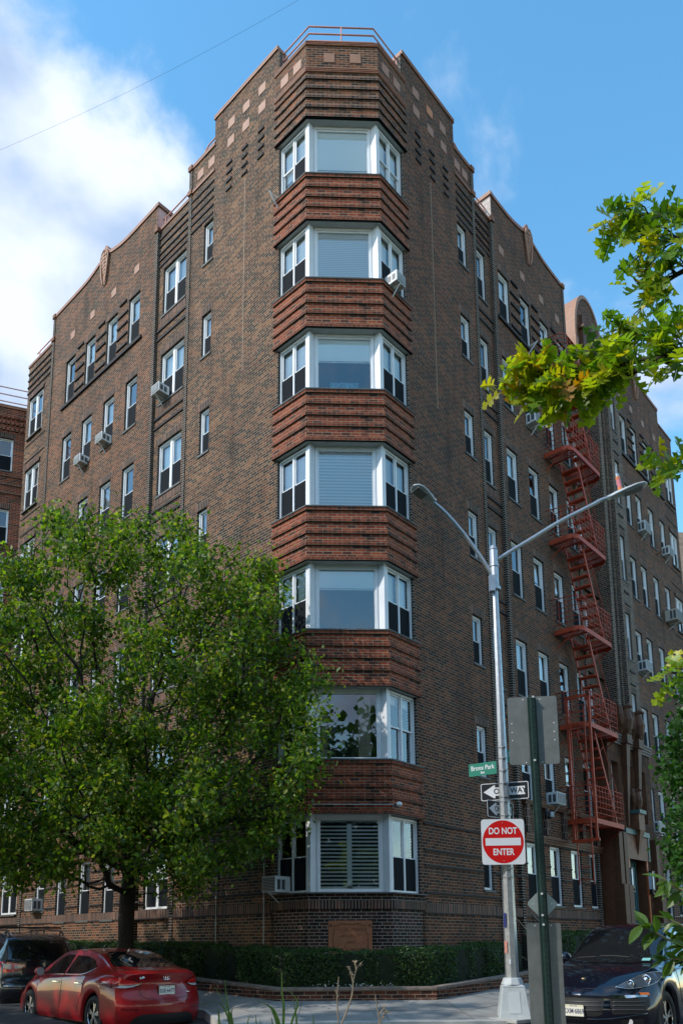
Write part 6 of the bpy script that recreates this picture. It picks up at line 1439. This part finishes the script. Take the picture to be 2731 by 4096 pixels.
def okp(p):
    if dist(p[0], p[1]) < .30: return False
    if p[2] < -.35+.3*abs(math.sin(p[0]*1.7)) or abs(p[0]+4.65) < .5 and p[2] < .9: return False
    v = p-CAMP; X = PCX+FPX*(v@_r)/(v@_d); Y = PCY-FPX*(v@_u)/(v@_d); X /= 1.7417; Y /= 1.7417
    # silhouette of the crown as the photograph shows it (limits of growth)
    top = np.interp(X, [-300, 0, 90, 180, 250, 310, 400, 480, 560, 640, 690, 720, 800], [1330, 1290, 1190, 1165, 1125, 1165, 1190, 1215, 1270, 1290, 1400, 1500, 1560])
    rt = np.interp(Y, [1150, 1290, 1400, 1480, 1560, 1640, 1720, 1800, 1900, 2000, 2080], [380, 660, 690, 720, 800, 770, 785, 735, 700, 600, 440])
    lo = np.interp(X, [-300, 0, 80, 150, 230, 420, 480, 560, 640, 700, 800], [1930, 1960, 2010, 2030, 2040, 2040, 1990, 1960, 1950, 1880, 1700])
    return Y > top-12 and X < rt-12 and Y < lo+30
att = lumps((-4.5, -.55, 4.6), (4.6, 2.3, 4.8), 95, 2700, .95, 5, okp)+lumps((-4.4, -1.0, 1.5), (4.2, 1.9, 1.4), 48, 1500, .8, 6, okp)
tree('pear_tree', 'big leafy green street tree with dark trunk in front of the left facade', Tb, trk, att, 76000, .098, PL, M_BARK, .172, seed=3, droop=1.1, keep=.5, kill=.36, step=.22)
# low hanging twigs get carried by the crown itself; trees across the street shade the scene from the left and behind the viewer
PKL = [leaf_mat('park_leaf_a', (.04, .10, .02)), leaf_mat('park_leaf_b', (.06, .13, .03))]
k = 0
for (x, y, h, lab) in ((-16, -8.5, 15.5, 'tall park tree across the left street'), (-14.5, -14.5, 16, 'broad park tree left of the viewer'), (-21, -5, 17, 'park tree far along the left street'), (-9, -24, 14, 'park tree behind the viewer on the left'), (1.5, -30, 15, 'park tree straight behind the viewer'), (11, -25, 13, 'park tree behind the viewer on the right')):
    zb_ = zg(20); base = V3(x, y, zb_); a = lumps((x, y, zb_+h*.60), (h*.24, h*.24, h*.34), 22, 420, 1.7, 30+k)
    tree('park_tree', lab, base, [base+V3(0, 0, q) for q in (0, 1, 2, 3)], a, 4200, .34, PKL, M_BARK2, .22, seed=k, group='park trees around the viewer', step=.6, kill=1.0, clump=.42); k += 1
# unseen woods added behind the viewer to block sky light, one mass
rs = np.random.RandomState(77); P = []; wt = MB()
for (x, y) in [(-30, -6), (-27, -13), (-24, -20), (-19, -26), (-13, -30), (-7, -33), (-1, -35), (6, -34), (12, -31), (18, -27), (22, -21), (-34, 2)]:
    h = rs.uniform(15, 19); n = 3600; v = rs.normal(size=(n, 3)); v /= np.linalg.norm(v, axis=1)[:, None]; v *= rs.rand(n)[:, None]**.4
    P.append(V3(x, y, h*.58-2.2)+v*V3(4.3, 4.3, h*.40)*(1+.22*np.sin(v[:, :1]*9+v[:, 1:2]*7))); wt.tube([(x, y, -2.4), (x+.3, y, h*.5)], [.28, .16], 7)
P = np.concatenate(P); wd = leaf_blob('park_woods', P, np.tile(V3(0, 0, .5), (len(P), 1)), .62, PKL, None, ratio=.8)
tag(wd, 'unseen woods added behind the viewer to dim the street', 'woods', kind='stuff')
# maples at the right edge
ML = [leaf_mat('maple_leaf_a', (.035, .11, .014), .4), leaf_mat('maple_leaf_b', (.024, .08, .012), .35), leaf_mat('maple_leaf_c', (.055, .15, .02), .45)]
cM = at(2960, 3130, 12.5); bM = V3(cM[0]+.2, cM[1], zg(5))
def okm(p):
    v = p-CAMP; X = PCX+FPX*(v@_r)/(v@_d); Y = PCY-FPX*(v@_u)/(v@_d)
    lf = np.interp(Y, [2450, 2560, 2680, 2760, 2850, 3000, 3060, 3180, 3260, 3330, 3420, 3520, 3560], [2725, 2690, 2700, 2650, 2730, 2620, 2530, 2610, 2590, 2640, 2600, 2650, 2720])
    return X > lf+15 and 2480 < Y < 3560
am = lumps(cM, (2.2, 1.6, 2.4), 40, 1300, .7, 9, okm)
tree('maple_tree', 'fresh green maple reaching in from the right edge beside the entrance', bM, [bM, bM+V3(0, 0, .7), bM+V3(0, 0, 1.4)], am, 15000, .085, ML, M_BARK2, .11, seed=8, droop=.3, ratio=.95, kill=.28, step=.18, clump=.10)
# ---------------------------------------------------------------- oak branches close to the viewer
OL = [leaf_mat('oak_leaf_yellow', (.52, .46, .02), .6, .4, .2), leaf_mat('oak_leaf_lime', (.34, .42, .02), .6, .4, .2), leaf_mat('oak_leaf_green', (.17, .30, .02), .55, .4, .2), leaf_mat('oak_leaf_dark', (.09, .19, .02), .5, .4, .2), leaf_mat('oak_leaf_orange', (.65, .32, .02), .6, .4, .2)]
half = [(0, 0), (.10, .03), (.17, .05), (.20, .17), (.16, .27), (.25, .22), (.31, .20), (.33, .08), (.40, .065), (.45, .16), (.42, .34), (.52, .30), (.56, .42), (.61, .28), (.66, .24), (.62, .10), (.70, .075), (.76, .15), (.78, .28), (.84, .20), (.90, .22), (.90, .10), (.96, .06), (1.0, 0)]
def oak_leaves(name, parent, L):
    """L: list of (pos, direction, normal, size, material)"""
    V = []; Fc = []; Mi = []
    for (p, d, nrm, s, m_) in L:
        d = d/np.linalg.norm(d); b = np.cross(nrm, d); b /= np.linalg.norm(b); nn_ = np.cross(d, b); cv = random.uniform(-.25, .35); wv = random.uniform(.75, 1.05); fo = random.uniform(.1, .5)
        def P(t, w_): return p+d*t*s+b*w_*s*wv+nn_*(abs(w_)*fo-cv*t*t)*s
        pet = p-d*s*.22
        for sg in (1, -1):
            o = len(V); V += [P(t, w_*sg) for t, w_ in half]; n = len(half)
            # split the half leaf in quads/tris against the midrib to keep lobes clean
            mid = len(V); V += [P(t, .004*sg) for t, _ in half]
            for j in range(n-1): Fc.append([o+j, o+j+1, mid+j+1, mid+j]); Mi.append(m_)
        o = len(V); V += [pet-b*.006*s*2, pet+b*.006*s*2, p+b*.01*s, p-b*.01*s]; Fc.append([o, o+1, o+2, o+3]); Mi.append(m_)
    me = bpy.data.meshes.new(name); me.from_pydata([tuple(v) for v in V], [], Fc)
    for m in OL: me.materials.append(m)
    me.polygons.foreach_set('material_index', Mi); me.update()
    o = bpy.data.objects.new(name, me); COL.objects.link(o); o.parent = parent; return o
rnd = random.Random(11)
ob_ = at(5400, 3100, 5.2); oak = thing('oak_tree', 'oak tree just outside the right edge whose leafy yellow green branches reach across the sky', 'tree', (ob_[0], ob_[1], zg(12)))
OB = V3(ob_[0], ob_[1], zg(12)); c = MB(); c.tube([V3(0, 0, -.1), V3(.02, 0, 1.5), V3(-.02, .03, 3.2), V3(.03, 0, 5.0), V3(.25, .1, 6.5), V3(.3, .3, 8.5)], [.30, .23, .19, .15, .09, .03], 12); c.build('trunk', M_BARK, oak, smooth=True)
def oak_branch(label, main, D0, D1, twigs, nleaf, cols, size=(.10, .15), reach=95, lowbias=.35):
    """main: photo pixels of the limb, D0..D1 its distance; leaves hang round it"""
    P = [at(x, y, D0+(D1-D0)*i/(len(main)-1)) for i, (x, y) in enumerate(main)]; P = sm(P, 5); c = MB(); n = len(P)
    base = OB; sc = np.linalg.norm(P[0]-CAMP)/FPX; t = None
    q0 = P[0]-base; rt_ = V3(0, 0, min(4.6, max(2.4, q0[2]*.6+.8)+rnd.uniform(-.2, .2))); c.tube([p-base for p in P], [.012*(1-i/n)+.003 for i in range(n)], 7); LM = sm([rt_, rt_*.66+q0*.34+V3(rnd.uniform(-.1, .1), rnd.uniform(-.2, .2), .28), rt_*.3+q0*.7+V3(0, rnd.uniform(-.15, .15), .12), q0], 4); c.tube(LM, [.032-.020*i/len(LM) for i in range(len(LM))], 7)
    tips = []
    for k in range(twigs):
        i = rnd.randrange(2, n); q = P[i]; a = rnd.uniform(0, 6.28); L = reach*sc*rnd.uniform(.5, 1.3)
        v = _r*(-.55-rnd.random()*.4)+_u*rnd.uniform(-.9, .8)+_d*rnd.uniform(-.8, .8); v /= np.linalg.norm(v); e = q+v*L; m_ = (q+e)/2+_u*L*.12
        c.tube([q-base, m_-base, e-base], [.005, .0035, .002], 4); tips += [(q*(1-f)+m_*f if f < .5 else m_*(1-(f-.5)*2)+e*(f-.5)*2, v, i/n) for f in (.4, .65, .85, 1.0, 1.0)]
    t = c.build('branch', M_BARK, oak, smooth=True); t['label'] = label
    Lf = []
    for k in range(nleaf):
        p, v, f = tips[rnd.randrange(len(tips))]
        d = v*.8+V3(rnd.gauss(0, .7), rnd.gauss(0, .7), rnd.gauss(-lowbias, .55)); nr = V3(rnd.gauss(0, .6), rnd.gauss(0, .6)-.6, rnd.gauss(.5, .5)); d -= nr*0
        if abs(np.dot(d/np.linalg.norm(d), nr/np.linalg.norm(nr))) > .9: continue
        w_ = cols(f, rnd); Lf.append((p-base+V3(rnd.gauss(0, .012), rnd.gauss(0, .012), rnd.gauss(0, .012)), d, nr, rnd.uniform(*size), w_))
    for k in range(170):                                        # the same limb keeps its leaves all the way back to the trunk
        f = rnd.uniform(.12, .95)*(len(LM)-1); i = int(f); p = LM[i]+(LM[min(i+1, len(LM)-1)]-LM[i])*(f-i)
        p = p+V3(rnd.gauss(0, .16), rnd.gauss(0, .20), rnd.gauss(0, .14)); X = p+base-CAMP
        if PCX+FPX*(X@_r)/(X@_d) < 2860: continue
        d = V3(rnd.gauss(-.3, .7), rnd.gauss(0, .7), rnd.gauss(-.3, .5)); nr = V3(rnd.gauss(0, .6), rnd.gauss(0, .6), 1)
        Lf.append((p, d, nr, rnd.uniform(*size), rnd.choice([1, 2, 2, 3])))
    oak_leaves('foliage', t, Lf); return t
def c1(f, r): return r.choices([0, 1, 2, 3, 4], [5.5*f, 6, 4*(1-f)+1, 1.8*(1-f)+.3, 1.3*f*f])[0]
def c2(f, r): return r.choices([0, 1, 2, 3, 4], [1, 5, 5, 2, .2])[0]
oak_branch('long horizontal oak branch with yellow green leaves in front of the fire escape', [(2780, 1410), (2640, 1430), (2500, 1455), (2380, 1490), (2250, 1505), (2170, 1510), (2095, 1500)], 3.7, 4.1, 42, 215, c1, reach=85)
oak_branch('lower fork of the yellow oak branch, greener towards the edge', [(2640, 1432), (2560, 1475), (2450, 1520), (2330, 1540), (2200, 1545)], 3.75, 3.95, 22, 110, c1, reach=80)
oak_branch('upper fork of leaves above the long oak branch at the right edge', [(2790, 1400), (2700, 1400), (2600, 1360), (2520, 1330)], 3.8, 4.0, 18, 62, c2, reach=90)
oak_branch('leafy oak branch at the upper right against the blue sky', [(2790, 850), (2700, 855), (2610, 860), (2530, 850), (2460, 845)], 3.8, 4.1, 18, 62, c1, reach=62)
oak_branch('dense dark green oak leaves at the right edge below the top branch', [(2790, 960), (2720, 950), (2660, 965), (2610, 960)], 3.8, 4.0, 14, 42, c2, reach=90)
oak_branch('drooping green oak twig at the right edge in the middle of the sky', [(2790, 1060), (2720, 1090), (2660, 1130), (2610, 1180), (2590, 1230)], 3.8, 4.0, 14, 40, c2, reach=80, lowbias=.8)
oak_branch('small oak sprig at the right edge above the far windows', [(2800, 1850), (2740, 1860), (2690, 1890)], 3.6, 3.8, 9, 26, c2, reach=60)
oak_branch('yellow green oak sprig at the right edge over the maple', [(2800, 2690), (2740, 2710), (2690, 2750)], 3.0, 3.2, 8, 20, lambda f, r: r.choices([0, 1, 2], [1, 4, 2])[0], size=(.07, .10), reach=60)
# shrub shoots at the lower right
SL = leaf_mat('shrub_leaf', (.09, .17, .03), .45, .4, .2)
def shoot(label, pts, D_, n, size):
    P = sm([at(x, y, D_) for x, y in pts], 5); base = P[0]; t = thing('shrub_shoot', label, 'shrub shoot', tuple(base)); c = MB(); c.tube([p-base for p in P], [.006*(1-i/len(P))+.0015 for i in range(len(P))], 5); c.build('stem', mat('young_stem', (.25, .22, .12), .7), t)
    Q = []; Nn = []
    V = []; Fc = []; 
    for k in range(n):
        p = P[rnd.randrange(len(P)//6, len(P))]-base; d = -_r*rnd.uniform(.1, 1)+_u*rnd.uniform(-.8, .8)+_d*rnd.uniform(-.5, .5); d /= np.linalg.norm(d); nr = V3(rnd.gauss(0, .4), -.5+rnd.gauss(0, .4), .8); b = np.cross(nr, d); b /= np.linalg.norm(b); nn_ = np.cross(d, b); s = size*rnd.uniform(.6, 1.1)
        o = len(V); st_ = [(0, 0), (.15, .10), (.35, .19), (.55, .21), (.75, .15), (.9, .07), (1, 0)]
        V += [p+d*x*s+nn_*(-.15*x*x)*s for x, y in st_]+[p+d*x*s+b*y*s+nn_*(y*.4-.15*x*x)*s for x, y in st_]+[p+d*x*s-b*y*s+nn_*(y*.4-.15*x*x)*s for x, y in st_]; m_ = len(st_)
        for j in range(m_-1): Fc += [[o+j, o+j+1, o+m_+j+1, o+m_+j], [o+j, o+2*m_+j, o+2*m_+j+1, o+j+1]]
    me = bpy.data.meshes.new('foliage'); me.from_pydata([tuple(v) for v in V], [], Fc); me.materials.append(SL); me.update(); o = bpy.data.objects.new('foliage', me); COL.objects.link(o); o.parent = t
shoot('leafy shoot with pale tip poking in at the right edge beside the entrance', [(2860, 3640), (2740, 3570), (2690, 3545), (2650, 3510)], 2.9, 16, .085)
shoot('leafy shoot lying over the windscreen of the dark blue car', [(2860, 3900), (2760, 3800), (2670, 3760), (2600, 3720), (2575, 3700)], 2.9, 22, .085)
shoot('low leafy shoot beside the side window of the dark blue car', [(2860, 3800), (2780, 3740), (2720, 3700), (2680, 3680)], 2.9, 18, .08)
shoot('lowest leafy shoot in front of the dark blue car mirror', [(2870, 3930), (2790, 3870), (2720, 3840), (2660, 3840)], 2.9, 18, .08)
# tall grass and dry stalks at the bottom edge
GRM = leaf_mat('grass_blade', (.13, .22, .07), .4, .5, .2)
def blade(P, w0, mb):
    P = sm([at(x, y, D_) for x, y, D_ in P], 5); n = len(P)
    for i in range(n-1):
        a, b = P[i], P[i+1]; wa = w0*(1-i/n)**.6; wb = w0*(1-(i+1)/n)**.6; mb.quad(a-_r*wa, b-_r*wb, b-_r*0+_d*wb*.5, a+_d*wa*.5); mb.quad(a+_d*wa*.5, b+_d*wb*.5, b+_r*wb, a+_r*wa)
def tuft(label, items):
    t = None; c = MB()
    for (pts, w_) in items: blade([(x, y, 4.4) for x, y in pts], w_, c)
    o = c.build('grass_tuft', GRM); return tag(o, label, 'grass tuft')
K = lambda x, y: (900+x*.63776, 3100+y*.63776)
Lz = lambda x, y: (x*.63776, 3100+y*.63776)
tuft('tall green grass stalk with seed head at the bottom, left of the planter corner', [([(1128, 4180), (1135, 4040), (1128, 3980), (1126, 3890)], .009), ([(1140, 4200), (1170, 4080), (1190, 4010), (1140, 3950)], .008), ([(1130, 4150), (1100, 4060), (1080, 4030), (1030, 4005)], .016), ([(1190, 4200), (1185, 4080), (1175, 4000)], .007)])
tuft('thin grass blades at the bottom edge beside the red car', [([(925, 4200), (915, 4060), (905, 3990), (900, 3920)], .006), ([(935, 4180), (920, 4060), (890, 4000), (860, 3950)], .006), ([(940, 4190), (900, 4040), (850, 4010), (800, 4025)], .007), ([(950, 4180), (925, 4050), (960, 4040)], .006), ([(880, 4200), (876, 4080), (872, 4030)], .008), ([(985, 4200), (990, 4100), (1000, 4060)], .005)])
tuft('short grass tips at the bottom centre', [([(1020, 4200), (1025, 4110), (1022, 4060)], .005), ([(1080, 4190), (1090, 4110), (1085, 4070)], .006), ([(1250, 4200), (1254, 4110), (1252, 4060)], .006), ([(1060, 4200), (1045, 4120), (1040, 4080)], .005)])
M_DRY = mat('dry_stalk', (.30, .24, .17), .9)
def stalk(label, segs, blobs):
    t = thing('dry_stalk', label, 'dry stalk', tuple(at(segs[0][0][0], segs[0][0][1], 4.4))); b = at(segs[0][0][0], segs[0][0][1], 4.4); c = MB()
    for s_ in segs: q = sm([at(x, y, 4.4)-b for x, y in s_], 4); c.tube(q, [.0055*(1-.6*i/len(q)) for i in range(len(q))], 5)
    c.build('stem', M_DRY, t); c = MB()
    for (x, y) in blobs:
        p = at(x, y, 4.4)-b
        for k in range(7): v = V3(rnd.gauss(0, 1), rnd.gauss(0, 1), rnd.gauss(0, 1)); v /= np.linalg.norm(v); c.tube([p, p+v*.018], [.003, .0015], 4)
    if blobs: c.build('seed_head', M_DRY, t)
stalk('forked dry brown stalk in front of the middle of the planter', [[(1355, 4200), (1352, 4080), (1348, 4000), (1354, 3910)], [(1356, 4120), (1385, 4050), (1408, 3980), (1412, 3930), (1425, 3880), (1440, 3856)], [(1412, 3930), (1400, 3880), (1392, 3870)], [(1425, 3880), (1420, 3850)], [(1353, 3990), (1340, 3960)]], [(1440, 3856), (1392, 3872), (1405, 3895), (1420, 3850)])
stalk('short dry stalk with dark seed heads right of the planter middle', [[(1518, 4180), (1516, 4080), (1508, 4030), (1500, 3980)], [(1517, 4100), (1530, 4070), (1545, 4045)], [(1516, 4060), (1535, 4035)]], [(1545, 4045), (1537, 4030), (1552, 4050), (1530, 4065)])
# ---------------------------------------------------------------- person by the entrance
def skin_chain(name, nodes, edges, rad, m, parent, sub=2):
    me = bpy.data.meshes.new(name); me.from_pydata(nodes, edges, []); me.materials.append(m); o = bpy.data.objects.new(name, me); COL.objects.link(o); o.parent = parent
    md = o.modifiers.new('skin', 'SKIN'); md.use_smooth_shade = True
    for i, r_ in enumerate(rad): me.skin_vertices[0].data[i].radius = (r_, r_)
    me.skin_vertices[0].data[0].use_root = True
    s_ = o.modifiers.new('sub', 'SUBSURF'); s_.levels = s_.render_levels = sub; return o
pz = -1.42; pb = at(2662, 3690, 27.5)
per = thing('person', 'person with dark tied hair and striped top behind the dark iron fence', 'person', (pb[0], pb[1], pz), math.radians(-25))
M_SK = mat('skin', (.30, .14, .09), .55); M_HAIR = mat('dark_hair', (.012, .008, .006), .5); M_TOP = mat('striped_top', (.35, .35, .36), .8); M_JEAN = mat('dark_jeans', (.02, .025, .04), .85)
nd = [(0, 0, .93), (0, 0, 1.10), (0, .01, 1.28), (0, .01, 1.40), (0, -.01, 1.47), (0, -.03, 1.56), (0, -.035, 1.63), (.17, .01, 1.38), (.21, .02, 1.12), (.16, -.16, 1.02), (.12, -.24, 1.05), (-.17, .01, 1.38), (-.21, .02, 1.12), (-.16, -.16, 1.02), (-.12, -.24, 1.05), (.09, 0, .86), (.10, -.02, .48), (.10, .0, .08), (.10, -.12, .03), (-.09, 0, .86), (-.10, .0, .48), (-.10, .02, .08), (-.10, -.10, .03)]
ed = [(0, 1), (1, 2), (2, 3), (3, 4), (4, 5), (5, 6), (3, 7), (7, 8), (8, 9), (9, 10), (3, 11), (11, 12), (12, 13), (13, 14), (0, 15), (15, 16), (16, 17), (17, 18), (0, 19), (19, 20), (20, 21), (21, 22)]
rd = [.13, .12, .14, .10, .05, .085, .075, .055, .042, .034, .03, .055, .042, .034, .03, .085, .06, .042, .04, .085, .06, .042, .04]
skin_chain('body', nd, ed, rd, M_SK, per)
skin_chain('top', [(0, 0, .95), (0, 0, 1.10), (0, .01, 1.28), (0, .01, 1.39), (.18, .01, 1.37), (.215, .02, 1.14), (-.18, .01, 1.37), (-.215, .02, 1.14)], [(0, 1), (1, 2), (2, 3), (3, 4), (4, 5), (3, 6), (6, 7)], [.15, .145, .165, .115, .075, .062, .075, .062], blind_mat('striped_cloth', (.45, .45, .47), 28, .8), per)
skin_chain('trousers', [(0, 0, .95), (.09, 0, .86), (.10, -.02, .48), (.10, .0, .12), (-.09, 0, .86), (-.10, 0, .48), (-.10, .02, .12)], [(0, 1), (1, 2), (2, 3), (0, 4), (4, 5), (5, 6)], [.14, .10, .075, .06, .10, .075, .06], M_JEAN, per)
skin_chain('hair', [(0, .02, 1.60), (0, .0, 1.67), (0, -.03, 1.70), (0, .07, 1.58), (0, .10, 1.50)], [(0, 1), (1, 2), (0, 3), (3, 4)], [.092, .088, .06, .06, .04], M_HAIR, per)
c = MB(); c.tube([(0, -.115, 1.60), (0, -.135, 1.565)], [.008, .014], 6); c.build('nose', M_SK, per)
for sx in (-.032, .032): c = MB(); c.tube([(sx, -.105, 1.605), (sx, -.116, 1.605)], .009, 8); c.build('eye', M_HAIR, per)
c = MB(); c.tube([(-.025, -.112, 1.53), (0, -.12, 1.528), (.025, -.112, 1.53)], .006, 6); c.build('mouth', mat('lips', (.25, .07, .06), .5), per)
